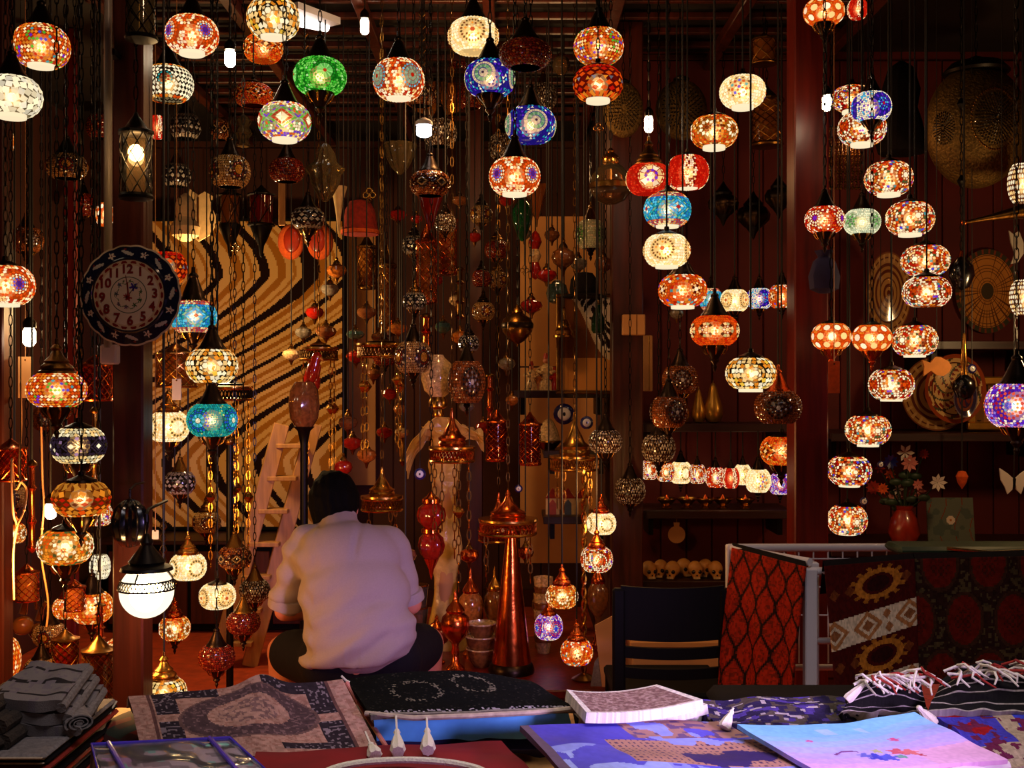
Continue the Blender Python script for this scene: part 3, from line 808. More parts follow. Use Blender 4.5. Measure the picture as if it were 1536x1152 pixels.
def post(name, x0, x1, y0, depth, z1, m, label):
    o = obj(name, MB().bbox(((x0 + x1) / 2, y0 + depth / 2, z1 / 2), (x1 - x0, depth, z1), .006), m, None, smooth=False)
    o['kind'] = 'structure'; o['label'] = label
    blocks.append((x0, x1, y0, y0 + depth, 0, z1))
    return o
post('pillar_1', -1.235, -1.140, 3.50, .10, CEIL, 'post_wood', 'dark reddish wooden post carrying the plate clock')
post('pillar_2', 1.097, 1.229, 4.40, .13, CEIL, 'red_wood', 'red wooden post between the two lamp spirals')
post('pillar_3', .468, .614, 5.30, .12, CEIL, 'post_wood', 'dark wooden post left of the red shelves')
post('pillar_4', -2.02, -1.93, 4.3, .09, CEIL, 'post_wood', 'narrow dark post behind the lamps at the left edge')
post('pillar_5', -2.14, -2.08, 5.4, .05, CEIL, 'red_wood', 'thin reddish post far behind the lamps at the left')
post('pillar_6', -.26, -.17, 6.6, .09, CEIL, 'post_wood', 'dark post behind the brass lanterns in the middle')
t = thing('conduit_pipe', 'pale grey metal conduit pipe running down the post behind the clock', 'pipe', (-1.226, 3.44, 1.66))
obj('pipe', MB().lathe([(.0125, .0), (.0125, CEIL - 1.66)], 14), 'grey_paint', t)
obj('socket_box', MB().bbox((.002, .012, -.02), (.05, .04, .06), .005), 'white_paint', t, smooth=False)
obj('bracket', MB().bbox((.0, .03, .9), (.04, .06, .02), .003), 'black_iron', t, smooth=False)
blocks.append((-1.245, -1.205, 3.42, 3.46, 1.6, CEIL))

# ceiling lattice of thin battens, each batten a piece of the ceiling
ce = bpy.data.objects['ceiling']
bm_ = MB().bbox((0, 0, 0), (3.4, .03, .03), .004).mesh('batten', 'post_wood', False)
for k in range(12):
    link('batten', bm_, ce, (-.15, 4.7 + k * .22, CEIL - .03))
bm2 = MB().bbox((0, 0, 0), (.05, 3.0, .05), .004).mesh('rafter', 'post_wood', False)
for k in range(7):
    link('rafter', bm2, ce, (-1.75 + k * .55, 6.1, CEIL - .075))

# shelves of the red bay, right of the middle post
def shelf(y_px, x0, x1, d, label, depth=.34, th=.028, m='shelf_wood', back=None):
    z = CH - (y_px - CY) / F * d
    xa, xb = (x0 - CX) / F * d, (x1 - CX) / F * d
    t = thing('wall_shelf', label, 'shelf', ((xa + xb) / 2, d, z))
    ln = xb - xa
    obj('board', MB().bbox((0, depth / 2, -th / 2), (ln, depth, th), .004), m, t, smooth=False)
    obj('lip', MB().bbox((0, -.006, -th / 2 - .004), (ln, .012, th + .012), .003), m, t, smooth=False)
    for s in (-1, 1):
        obj('bracket', MB().prism([(s * (ln / 2 - .05) - .012, -th), (s * (ln / 2 - .05) + .012, -th), (s * (ln / 2 - .05) + .012, -th - .1), (s * (ln / 2 - .05) - .012, -th - .1)], depth * .25, depth), 'black_iron', t, smooth=False)
    return z
ZS1 = shelf(636, 964, 1192, 5.43, 'dark shelf under the three golden pears in the red bay')
ZS2 = shelf(766, 964, 1192, 5.43, 'dark shelf under the row of small lit lamps in the red bay')
ZS3 = shelf(872, 964, 1130, 5.43, 'dark low shelf carrying the row of little skulls')
ZS4 = shelf(650, 1246, 1600, 5.25, 'long dark shelf under the leaning plates on the right wall', depth=.5)
ZS5 = shelf(822, 1246, 1620, 5.25, 'long dark shelf under the grey green tile on the right wall', depth=.5)
ZS6 = shelf(586, 770, 915, 5.9, 'narrow shelf carrying the little painted figurines')
ZS7 = shelf(676, 815, 918, 5.9, 'narrow shelf under the pale crackled lamp beside the middle post')
ZS8 = shelf(775, 815, 918, 5.9, 'narrow shelf carrying painted house tiles beside the middle post')
ZS9 = shelf(512, 1400, 1600, 5.25, 'short dark shelf under the big wicker plate', depth=.5)

# the low display bench in the middle of the shop
def bench():
    t = thing('display_bench', 'low dark red display bench under the copper cone and brass jars', 'bench', (-.05, 5.05, 0))
    obj('bench_top', MB().bbox((0, 0, .30), (.90, .98, .035), .006), 'red_wood', t, smooth=False)
    for sx in (-1, 1):
        for sy in (-1, 1):
            obj('leg', MB().bbox((sx * .40, sy * .43, .14), (.05, .05, .28), .004), 'post_wood', t, smooth=False)
    obj('apron', MB().bbox((0, -.45, .25), (.8, .02, .06), .003), 'post_wood', t, smooth=False)
bench()
ZB = .3175
# low dark counter under the striped picture
t = thing('low_counter', 'low dark counter standing under the zebra striped picture', 'counter', (-1.75, 7.3, 0))
obj('carcass', MB().bbox((0, .1, .33), (1.55, .7, .62), .01), 'black_wood', t, smooth=False)
obj('counter_top', MB().bbox((0, .08, .655), (1.62, .78, .03), .006), 'shelf_wood', t, smooth=False)
for k in range(3):
    dd = obj('door', MB().bbox((-.51 + k * .51, -.262, .33), (.49, .02, .52), .005), 'post_wood', t, smooth=False)
    obj('knob', MB().ball((-.51 + k * .51 + .18, -.285, .36), .014), 'old_brass', dd)
# ---------------------------------------------------------------- lit lamps: the right-hand spiral
GS = 'mosaic lamps in the right spiral'
RS = [
 (1293, 193, 70, 46, 'multi_b', 'rim', 20, 'red and white swirl mosaic lamp hanging just below the small blue lamp'),
 (1333, 268, 70, 46, 'multi_a', 'rim', 25, 'multicoloured mosaic lamp with a white-ringed rosette, third from the top of the right spiral'),
 (1365, 328, 70, 46, 'multi_a', 'rim', 0, 'multicoloured mosaic lamp with one central white rosette, right of the green and white lamp'),
 (1388, 391, 70, 43, 'multi_a', 'rim', 45, 'multicoloured mosaic lamp, upper of the close pair beside the wicker plate'),
 (1390, 438, 70, 43, 'multi_b', 'none', 40, 'multicoloured mosaic lamp, lower of the close pair beside the wicker plate'),
 (1372, 511, 66, 44, 'multi_a', 'rim', 38, 'multicoloured mosaic lamp above the orange fish, right of two orange lamps'),
 (1337, 577, 66, 44, 'multi_b', 'rim', 15, 'multicoloured mosaic lamp hanging left of the orange fish and the leaning plates'),
 (1302, 645, 66, 42, 'multi_a', 'rim', 8, 'multicoloured mosaic lamp, third from the bottom of the right spiral'),
 (1274, 706, 64, 42, 'multi_c', 'rim', 0, 'multicoloured mosaic lamp next to the red post, second from the bottom of the right spiral'),
 (1271, 780, 58, 42, 'multi_a', 'rim', 12, 'multicoloured mosaic lamp lowest of the right spiral, just over the white rail'),
]
for x, y, w, h, pat, base, ph, lb in RS:
    lamp(x, y, w, h, pat, lb, base, 'flat', 'dark_bronze', 'cord', ph, D=.17, group=GS)
lamp(1236, 18, 60, 36, 'orange_dots', 'orange mosaic lamp with cream dots at the top of the red post', 'cup', 'bell', D=.142, ph=10)
lamp(1286, 14, 30, 28, 'red_stripe', 'tiny plain red lamp at the top edge right of the orange dotted lamp', 'none', 'flat', cord='cord', D=.08)
lamp(1278, 148, 60, 34, 'multi_c', 'red and white lamp half hidden beside the bare bulb on the red post', 'rim', 'flat', cord='cord', D=.165, ph=30)
lamp(1307, 161, 58, 42, 'blue_white', 'small blue and white mosaic lamp right of the bare bulb', 'cup', 'bell', D=.135, ph=20)
lamp(1237, 330, 58, 38, 'red_purple', 'red mosaic lamp with purple stars in front of the red post', 'cup', 'bell', D=.138, ph=45)
lamp(1293, 333, 54, 36, 'green_white', 'pale lamp with green leaf flowers right of the red purple-star lamp', 'cup', 'bell', D=.138, ph=35)
lamp(1247, 505, 58, 38, 'orange_dots', 'orange cream-dotted lamp with a hanging red tag, on the red post', 'cup', 'flat', D=.138, ph=5, tip='copper')
lamp(1308, 507, 58, 38, 'orange_dots', 'orange cream-dotted lamp second in line right of the red post', 'cup', 'flat', D=.138, ph=25, tip='copper')
lamp(1534, 275, 42, 58, 'white_beads', 'white beaded globe cut by the right edge beside the big bronze shield', 'none', 'flat', cord='cord', D=.12, d=4.3)
lamp(1537, 446, 42, 52, 'white_beads', 'white beaded globe cut by the right edge beside the wicker plate', 'none', 'flat', cord='cord', D=.12, d=4.4)
lamp(1525, 608, 90, 64, 'purple_blue', 'large purple and white lamp with blue sunburst at the right edge', 'cup', 'bell', D=.19, ph=52)

# ---------------------------------------------------------------- the middle spiral
GM = 'mosaic lamps in the middle spiral'
MS = [
 (1114, 138, 68, 44, 'white_flower', 'rim', -20, 'white mosaic lamp with a bright coloured flower, topmost of the middle spiral'),
 (1071, 198, 70, 44, 'amber_flower', 'rim', 45, 'amber and red mosaic lamp with white flowers in the middle spiral'),
 (1031, 259, 64, 48, 'red_stripe', 'rim', 0, 'plain red mosaic lamp with a white middle stripe'),
 (1001, 315, 70, 48, 'blue_teal', 'rim', 20, 'turquoise mosaic lamp with orange top, under the red star lamp'),
 (1000, 376, 70, 46, 'sunburst', 'rim', -18, 'white mosaic lamp with a brown sunburst, below the turquoise lamp'),
 (1024, 436, 72, 46, 'orange_multi', 'rim', 25, 'orange mosaic lamp with a white swirl, below the white sunburst lamp'),
 (1072, 496, 72, 44, 'cream_dots', 'cup', 20, 'orange mosaic lamp with round cream flowers under the small lamps'),
 (1126, 560, 74, 46, 'amber_crack', 'rim', 0, 'amber and cream crackled lamp left of the red post'),
]
for x, y, w, h, pat, base, ph, lb in MS:
    lamp(x, y, w, h, pat, lb, base, 'flat' if y not in (436, 496) else 'bell', 'dark_bronze', 'cord', ph, D=.17, group=GM)
lamp(1167, 611, 70, 48, 'dark_medal', 'unlit amber lamp with a dark grey medallion left of the red post', 'none', 'bell', 'copper', 'cord', -12, lit=False, D=.17)
lamp(1172, 676, 62, 42, 'orange_diamond', 'amber lamp with dark diamonds low beside the red post', 'cup', 'flat', 'dark_bronze', 'cord', 10, D=.165, d=5.05)
lamp(973, 269, 68, 44, 'red_star', 'red mosaic lamp with a purple star below the bare bulb', 'none', 'tier', 'old_brass', 'chain', 0, D=.168)
# small lamps hung in rows in front of the red wall
for x, y, w, h, pat, ph, lb in [
 (1066, 449, 34, 32, 'blue_teal', 0, 'little turquoise lamp leftmost of the upper row in the red bay'),
 (1102, 451, 42, 32, 'sunburst', 40, 'little white sunburst lamp in the upper row of the red bay'),
 (1139, 448, 38, 30, 'blue_white', 15, 'little white and blue lamp in the upper row of the red bay'),
 (1173, 445, 40, 34, 'orange_multi', 30, 'little orange lamp touching the red post in the upper row')]:
    lamp(x, y, w, h, pat, lb, 'cup', 'bell', 'dark_bronze', 'cord', ph, group='small lamps in the upper row of the red bay', d=5.3 + rnd.uniform(-.1, .1), D=.12)
ZT = ZS1 - .03
for i, (x, y, w, h, pat, ph, lb) in enumerate([
 (974, 705, 26, 28, 'multi_b', 20, 'tiny red and white lamp leftmost of the lower lit row'),
 (998, 708, 28, 28, 'multi_a', 0, 'tiny red and white lamp second from the left of the lower lit row'),
 (1021, 709, 34, 32, 'white_medal', 20, 'tiny brightest white lamp of the lower lit row'),
 (1046, 711, 26, 28, 'multi_b', 10, 'tiny red and white lamp right of the brightest white one'),
 (1073, 716, 30, 30, 'red_purple', 0, 'tiny purple lamp with an orange eye in the lower lit row'),
 (1096, 717, 26, 30, 'red_stripe', 20, 'tiny plain red lamp in the lower lit row'),
 (1114, 712, 26, 30, 'sunburst', 15, 'tiny cream star lamp behind the white flowered one'),
 (1137, 721, 38, 34, 'white_flower', 10, 'tiny white lamp with green flower in the lower lit row'),
 (1170, 726, 34, 30, 'purple_blue', 0, 'tiny violet lamp rightmost of the lower lit row')]):
    lamp(x, y, w, h, pat, lb, 'none' if w < 32 else 'cup', 'bell', 'dark_bronze', 'cord', ph, group='tiny lamps in the lower lit row', d=5.62 - (i % 2) * .11, D=.1, top=ZT)

# ---------------------------------------------------------------- upper middle
for a in [
 (62, 70, 82, 58, 'amber_multi', 'amber lamp with scattered coloured tiles near the top left corner', 'rim', 'bell', 0),
 (18, 145, 86, 56, 'white_crack', 'white crazed lamp cut by the left edge', 'rim', 'bell', 0),
 (288, 53, 78, 52, 'blue_eye', 'red lamp with two blue eye medallions, right of the conduit pipe', 'rim', 'bell', 45),
 (252, 126, 74, 50, 'checker', 'black and white chequered lamp with red centre', 'none', 'bell', 10),
 (410, 28, 78, 56, 'amber_crack', 'amber and cream crackled lamp at the top left of the middle', 'rim', 'bell', 0),
 (427, 183, 78, 52, 'green_diamond', 'pale green lamp with red diamond frames', 'rim', 'bell', 5),
 (480, 115, 78, 50, 'green', 'bright green mosaic lamp', 'cup', 'bell', 20),
 (598, 120, 76, 56, 'teal_disc', 'orange and white lamp with two sea-green discs', 'rim', 'bell', 38),
 (710, 55, 76, 48, 'sunburst', 'white lamp with a brown sunburst at the top of the middle', 'none', 'bell', 0),
 (735, 118, 76, 50, 'blue_disc', 'blue lamp with cream and green discs, upper of two', 'cup', 'bell', -15),
 (796, 188, 76, 50, 'blue_disc', 'blue lamp with cream and green discs, lower of two', 'none', 'bell', 12),
 (772, 265, 76, 52, 'blue_eye', 'orange lamp with two blue eyes in the centre of the picture', 'rim', 'bell', 45),
 (898, 70, 74, 48, 'amber_multi', 'orange lamp with many coloured flowers, above the red latticed lamp', 'none', 'bell', 30),
 (897, 126, 74, 48, 'red_lattice', 'red orange latticed lamp with a small trefoil pendant below', 'rim', 'flat', 0)]:
    x, y, w, h, pat, lb, base, cap, ph = a
    lamp(x, y, w, h, pat, lb, base, cap, 'dark_bronze', 'chain', ph)
lamp(506, 55, 48, 36, 'crackle', 'pale tan crackled lamp near the white ceiling tube', 'none', 'flat', lit=False, cord='cord', D=.17)
lamp(395, 73, 58, 38, 'orange_diamond', 'orange lamp with dark diamonds just below the amber crackled lamp', 'none', 'flat', cord='cord', D=.17, ph=20)
lamp(380, 143, 58, 32, 'orange_diamond', 'dim orange lamp with dark diamonds, below the bare bulb', 'none', 'flat', cord='cord', D=.17, lit=False, ph=25)

# ---------------------------------------------------------------- left side
for a in [
 (8, 428, 84, 56, 'blue_eye', 'orange and red lamp with a blue medallion at the left edge', 'rim', 'flat', 'dark_bronze', 50, .168),
 (85, 585, 86, 50, 'amber_multi', 'amber lamp with coloured tiles under a tall brass cap', 'cup', 'tier', 'old_brass', 12, .168),
 (118, 668, 80, 52, 'black_band', 'cream lamp with a black latticed band', 'cup', 'flat', 'dark_bronze', 5, .168),
 (122, 748, 84, 50, 'red_band', 'dark amber lamp with a red lozenge band', 'cup', 'flat', 'dark_bronze', 0, .168),
 (98, 820, 80, 50, 'amber_green', 'amber lamp with white and green star flowers', 'cup', 'flat', 'dark_bronze', 18, .168),
 (138, 911, 62, 44, 'amber', 'honey coloured lamp low beside the dark post', 'cup', 'bell', 'dark_bronze', 0, .16),
 (8, 988, 44, 58, 'amber', 'cream and amber lamp low at the left edge above the knits', 'none', 'bell', 'dark_bronze', 20, .14),
 (290, 475, 68, 48, 'blue_teal', 'turquoise lamp with orange rims right of the plate clock', 'cup', 'tall', 'dark_bronze', 22, .168),
 (318, 549, 76, 50, 'amber_crack', 'amber cracked lamp in front of the zebra striped picture', 'none', 'bell', 'dark_bronze', 0, .168),
 (253, 640, 60, 44, 'white_medal', 'white lamp with black rosettes right of the dark post', 'cup', 'tier', 'brass', 45, .16),
 (318, 630, 74, 48, 'teal', 'sea-green lamp with a blue ring', 'cup', 'bell', 'dark_bronze', -18, .168),
 (282, 850, 54, 38, 'white_medal', 'small white lamp with black rosettes below the striped picture', 'none', 'tier', 'brass', 45, .15),
 (326, 894, 54, 36, 'sunburst', 'small cream oval lamp behind the black pole', 'none', 'flat', 'dark_bronze', 45, .15),
 (262, 942, 46, 34, 'amber_flower', 'small amber lamp with a white flower', 'cup', 'tier', 'copper', 0, .14),
 (246, 1038, 66, 40, 'amber_crack', 'amber and cream lamp rising behind the tapestry cover', 'none', 'tier', 'brass', 10, .15),
 (190, 978, 68, 40, 'amber', 'honey lamp mostly hidden behind the dark post', 'none', 'flat', 'dark_bronze', 0, .16),
 (203, 706, 36, 46, 'amber_crack', 'small amber lamp peeping out right behind the dark post', 'none', 'flat', 'dark_bronze', 0, .1),
 (150, 772, 36, 32, 'multi_b', 'small red and white lamp peeping out left behind the dark post', 'none', 'flat', 'dark_bronze', 0, .1),
 (150, 850, 30, 36, 'white_crack', 'small white lamp left of the dark post, above the honey lamp', 'none', 'flat', 'dark_bronze', 0, .09),
 (252, 402, 56, 46, 'red_lattice', 'orange honeycomb lamp half hidden behind the plate clock', 'none', 'flat', 'dark_bronze', 0, .15),
 (5, 212, 30, 40, 'amber', 'little honey lamp at the left edge under the white crazed lamp', 'none', 'flat', 'dark_bronze', 0, .1),
 (235, 191, 24, 34, 'red_stripe', 'little red glass lamp right of the latticed lantern', 'none', 'flat', 'dark_bronze', 45, .08),
 (157, 322, 26, 34, 'orange_dots', 'little orange lamp peeping out left of the conduit pipe', 'none', 'flat', 'dark_bronze', 0, .09)]:
    x, y, w, h, pat, lb, base, cap, cm, ph, D = a
    lamp(x, y, w, h, pat, lb, base, cap, cm, 'chain' if D > .15 else 'cord', ph, D=D)

# lamps low in the centre
for x, y, w, h, pat, lb, ph in [
 (902, 785, 44, 32, 'white_medal', 'small amber and white lamp, topmost of the low cluster left of the chair', 20),
 (895, 839, 48, 36, 'multi_b', 'small multicoloured lamp second in the low cluster left of the chair', 10),
 (843, 894, 48, 34, 'amber_flower', 'small amber star lamp in the low cluster left of the twisted rod', 0),
 (823, 940, 42, 36, 'purple_blue', 'small violet and blue lamp in the low cluster', 30),
 (865, 978, 48, 36, 'orange_multi', 'small orange lamp lowest of the low cluster', 0)]:
    lamp(x, y, w, h, pat, lb, 'none', 'tier', 'copper', 'cord', ph, group='small lamps in the low cluster', D=.125)

# ---------------------------------------------------------------- unlit mosaic globes
for x, y, w, h, pat, lb in [
 (345, 258, 60, 46, 'tan_medal', 'unlit tan globe with yellow and red rosettes'),
 (430, 256, 52, 34, 'red_brown', 'unlit red brown glass globe left of the fluted glass shell'),
 (330, 195, 30, 30, 'brown_diamond', 'small unlit tan diamond globe left of the glass figure'),
 (278, 190, 46, 36, 'grey_lattice', 'unlit grey latticed globe left of the diamond globe, upper of two'),
 (265, 263, 42, 34, 'grey_lattice', 'unlit grey latticed globe right of the lantern, lower of two'),
 (462, 328, 50, 32, 'grey_lattice', 'unlit silver grey globe above the orange felt slippers'),
 (575, 80, 42, 36, 'brown_diamond', 'unlit brown diamond globe left of the sea-green disc lamp'),
 (645, 276, 60, 36, 'brown_diamond', 'unlit amber diamond globe below the white LED bulb'),
 (530, 116, 40, 32, 'red_brown', 'unlit striped brown globe right of the green lamp'),
 (660, 200, 50, 40, 'crackle', 'unlit silver crackled globe touching the white LED bulb'),
 (630, 142, 50, 34, 'brown_diamond', 'unlit brown speckled globe below the sea-green disc lamp'),
 (788, 82, 78, 40, 'red_brown', 'wide unlit red amber globe between the white sunburst and flower lamps'),
 (690, 88, 34, 34, 'red_brown', 'small unlit red globe under the white sunburst lamp'),
 (815, 145, 40, 38, 'crackle', 'unlit crackled globe above the lower blue disc lamp'),
 (752, 220, 38, 36, 'crackle', 'unlit crackled globe left of the lower blue disc lamp'),
 (706, 145, 40, 36, 'red_brown', 'unlit red crackled globe below the upper blue disc lamp'),
 (100, 250, 60, 36, 'tan_medal', 'unlit amber globe with white blossoms left of the pipe'),
 (150, 190, 40, 36, 'red_brown', 'unlit amber red globe half behind the conduit pipe'),
 (105, 105, 38, 34, 'tan_medal', 'unlit dark globe with a star rosette near the top left'),
 (40, 360, 48, 36, 'dark_medal', 'unlit dark globe left edge above the orange lamp'),
 (125, 308, 36, 34, 'red_brown', 'unlit reddish globe left of the pipe, middle height'),
 (68, 628, 40, 34, 'dark_medal', 'unlit dark globe with teal petals below the amber brass-capped lamp'),
 (1020, 570, 54, 42, 'dark_medal', 'unlit dark medallion globe left of the golden pears'),
 (1003, 618, 56, 46, 'dark_medal', 'unlit brown globe with black rosette below the dark medallion globe'),
 (988, 672, 50, 40, 'crackle', 'unlit dark cracked globe just above the lower lit row'),
 (945, 736, 46, 38, 'crackle', 'unlit crackled globe hanging in front of the middle post'),
 (270, 724, 46, 34, 'grey_lattice', 'unlit black globe with beaded seams before the striped picture'),
 (310, 783, 42, 30, 'tan_medal', 'unlit orange globe with a grey rosette at the foot of the striped picture'),
 (352, 836, 50, 32, 'brown_diamond', 'unlit dark globe with zigzag band below the striped picture'),
 (382, 886, 46, 32, 'crackle', 'unlit grey globe, upper of two above the red carpet'),
 (365, 934, 50, 32, 'red_brown', 'unlit glass globe with pointed foot above the red carpet'),
 (325, 986, 54, 36, 'red_brown', 'unlit red globe low behind the black pole'),
 (75, 952, 50, 32, 'tan_medal', 'unlit globe with a plain amber disc, upper of two at the lower left'),
 (62, 1004, 50, 32, 'tan_medal', 'unlit globe with a plain amber disc, lower of two at the lower left'),
 (20, 746, 40, 30, 'tan_medal', 'unlit amber globe at the left edge beside the tan wires'),
 (700, 573, 56, 62, 'dark_medal', 'large unlit patterned globe right of the white flowered vase'),
 (620, 536, 56, 46, 'tan_medal', 'unlit round lamp with painted discs left of the flowered vase'),
 (577, 533, 36, 30, 'red_brown', 'small unlit red lattice globe above the wooden pillar'),
 (722, 322, 34, 26, 'tan_medal', 'small unlit brown globe in the centre strings, upper'),
 (745, 375, 36, 26, 'red_brown', 'small unlit amber globe in the centre strings, second'),
 (746, 420, 32, 24, 'tan_medal', 'small unlit cream eye globe in the centre strings, third'),
 (725, 467, 34, 26, 'tan_medal', 'small unlit honey eye globe in the centre strings, fourth'),
 (703, 515, 32, 24, 'grey_lattice', 'small unlit blue grey globe in the centre strings, lowest'),
 (722, 418, 28, 24, 'red_brown', 'small unlit speckled globe left of the cream eye globe'),
 (668, 335, 32, 26, 'crackle', 'small unlit cream globe above the lattice cylinders'),
 (621, 368, 36, 28, 'grey_lattice', 'small unlit grey green globe left of the lattice cylinder, upper'),
 (622, 452, 36, 26, 'grey_lattice', 'small unlit grey green globe left of the lattice cylinder, lower'),
 (886, 352, 46, 42, 'green_white', 'unlit greenish glass globe above the ornate corner picture'),
 (908, 662, 50, 34, 'crackle', 'unlit pale ribbed globe beside the middle post')]:
    lamp(x, y, w, h, pat, lb, 'cup' if y > 300 and w > 30 else 'none', 'bell' if h > 30 else 'tier', 'dark_bronze' if rnd.random() < .6 else 'old_brass', 'chain' if w > 44 else 'cord', rnd.choice((0, 20, 40)), lit=False, D=.16 if y < 600 else .14, d=None if w > 44 else rnd.uniform(5.0, 6.2) if x < 900 and x > 560 else None)
# ---------------------------------------------------------------- little ball ornaments on strings
def ornament(x, y, w, h, m, label, d, capm='old_brass', group=None):
    return turned('ball_ornament', label, 'ornament', x, y - h * .95, y + h * .95, w, d, [
        ('tip', capm, [(0, 0), (.10, .03), (.16, .14), (.34, .24)]),
        ('ball', m, [(.30, .22), (.82, .34), (1, .48), (.86, .62), (.34, .72)], 0),
        ('cap', capm, [(.40, .70), (.36, .76), (.14, .86), (.18, .90), (.08, .95), (0, 1)])], group, cord='cord')
mat('brown_glaze', (120, 70, 36), .15, 0, .4, 60, coat=.6)
mat('amber_glaze', (170, 96, 34), .15, 0, .5, 80, coat=.6)
mat('grey_glaze', (120, 110, 96), .15, 0, .4, 80, coat=.6)
mat('teal_glaze', (60, 90, 84), .15, 0, .5, 80, coat=.6)
mat('red_glaze', (150, 24, 12), .12, 0, .3, 60, coat=.6)
mat('cream_glaze', (206, 170, 120), .15, 0, .5, 90, coat=.6)
for x, y, w, h, m, d, lb in [
 (505, 405, 30, 22, 'amber_glaze', 6.0, 'amber ball ornament top of the strings right of the striped picture'),
 (495, 433, 28, 20, 'grey_glaze', 6.1, 'grey ball ornament under the top amber one at the picture edge'),
 (472, 468, 28, 20, 'red_glaze', 6.2, 'shiny red ball ornament before the striped picture'),
 (455, 498, 26, 18, 'grey_glaze', 6.3, 'grey ball ornament left of the lantern, before the striped picture'),
 (489, 497, 32, 20, 'brown_glaze', 6.0, 'brown ball ornament above the lantern with the red bottle'),
 (437, 531, 28, 18, 'cream_glaze', 6.2, 'cream and red ball ornament lowest before the striped picture'),
 (550, 468, 30, 20, 'brown_glaze', 5.9, 'brown ball ornament with a long tip beside the pale wall strip'),
 (533, 501, 28, 16, 'teal_glaze', 5.8, 'grey green ball ornament above the red one'),
 (534, 534, 30, 20, 'red_glaze', 5.9, 'red faceted ball ornament below the grey green one'),
 (597, 322, 28, 18, 'red_glaze', 5.7, 'red ball ornament at the top of the centre strings'),
 (625, 328, 18, 14, 'red_glaze', 5.8, 'tiny red ball ornament next to the orange flame glass'),
 (597, 492, 30, 18, 'amber_glaze', 5.8, 'amber ball ornament above the painted disc lamp'),
 (568, 505, 24, 16, 'brown_glaze', 6.0, 'small brown ball ornament left of the amber one'),
 (522, 633, 30, 22, 'brown_glaze', 5.6, 'brown ball ornament right of the person, upper'),
 (529, 664, 32, 20, 'red_glaze', 5.5, 'dark red ball ornament right of the person, middle'),
 (550, 682, 30, 22, 'amber_glaze', 5.4, 'ribbed amber ball ornament near the brass dome'),
 (577, 648, 26, 18, 'red_glaze', 5.7, 'small red ball ornament left of the cream dotted one'),
 (603, 648, 22, 16, 'cream_glaze', 5.6, 'cream ball ornament with red dots beside the plastic wrap'),
 (600, 613, 20, 16, 'amber_glaze', 5.8, 'tiny amber ball ornament above the cream dotted one'),
 (712, 355, 22, 16, 'red_glaze', 5.7, 'tiny red ball ornament among the centre strings'),
 (690, 300, 24, 16, 'brown_glaze', 5.6, 'tiny brown ball ornament highest among the centre strings'),
 (820, 412, 32, 20, 'red_glaze', 5.3, 'shiny red ball ornament before the pale wall'),
 (797, 458, 34, 22, 'red_glaze', 5.4, 'dull red ball ornament left of the ornate corner picture'),
 (828, 352, 24, 18, 'brown_glaze', 5.5, 'small brown ball ornament above the shiny red one'),
 (845, 385, 36, 32, 'brown_glaze', 5.4, 'large brown drop ornament before the pale wall'),
 (868, 395, 26, 20, 'grey_glaze', 5.6, 'grey ball ornament right of the large brown drop'),
 (700, 610, 24, 16, 'grey_glaze', 5.5, 'small grey ball ornament under the large patterned globe'),
 (690, 505, 28, 20, 'amber_glaze', 5.4, 'amber ball ornament beside the blue grey globe'),
 (515, 700, 28, 24, 'red_glaze', 5.3, 'red ball ornament just behind the head of the person'),
 (608, 832, 34, 26, 'brown_glaze', 4.7, 'brown bell ornament right of the shirt shoulder'),
 (704, 832, 30, 22, 'copper', 4.9, 'copper ball ornament below the twin chain ring'),
 (788, 828, 26, 20, 'copper', 5.2, 'copper ball ornament right of the tall cone'),
 (1015, 470, 22, 16, 'grey_glaze', 5.3, 'tiny dark ball ornament left of the orange cream-flowered lamp'),
 (760, 300, 24, 18, 'red_glaze', 5.9, 'tiny red ball ornament under the orange eyed lamp')]:
    ornament(x, y, w, h, m, lb, d)

# ---------------------------------------------------------------- lattice lanterns (pierced cylinders)
def lattice_lantern(x, y0, y1, w, label, m, glass, d, lit=False, top=None, diag=9, free=True, cord='chain', name='lattice_lantern', rows=5):
    r = w * d / F / 2; H = (y1 - y0) * d / F
    if free:
        k = (y1 - y0) / w
        p, r, d = settle(x, (y0 + y1) / 2, w, 1, k + .8, k, top, d)
        H = (y1 - y0) * d / F
    b0 = P(x, y1, d)
    root = thing(name, label, 'lantern', b0)
    obj('glass_tube', MB().lathe([(r * .9, .02 * H), (r * .9, .98 * H)], 20), glass, root)
    b = MB()
    for s in (-1, 1):
        for k in range(diag):
            pts = []
            for i in range(rows * 4 + 1):
                t = i / (rows * 4)
                a = 2 * PI * k / diag + s * t * 2 * PI * rows / diag
                pts.append((r * math.cos(a), r * math.sin(a), .02 * H + t * .96 * H))
            b.tube(pts, r * .035, 4)
    g = obj('lattice', b, m, root); g['kind'] = 'stuff'
    obj('base_ring', MB().lathe([(r * .5, -.05 * H), (r * 1.05, -.03 * H), (r * 1.1, .01 * H), (r * 1.02, .05 * H), (r * .9, .05 * H)], 20), m, root)
    obj('top_cap', MB().lathe([(r * 1.0, .95 * H), (r * 1.12, .97 * H), (r * 1.12, 1.01 * H), (r * .7, 1.06 * H), (r * .5, 1.14 * H), (r * .2, 1.24 * H), (r * .1, 1.3 * H), (0, 1.3 * H)], 20, flute=8, fdepth=.04), m, root)
    if lit:
        obj('bulb', MB().ball((0, 0, .68 * H), r * .5, 12, 8, sc=(1, 1, 1.1)), 'bare_bulb_glow', root)
    if cord:
        t = (top if top is not None else CEIL) - b0.z
        if t > 1.3 * H: obj('chain', chain_mb(1.29 * H, t, cord), 'black_iron', root)
    return root
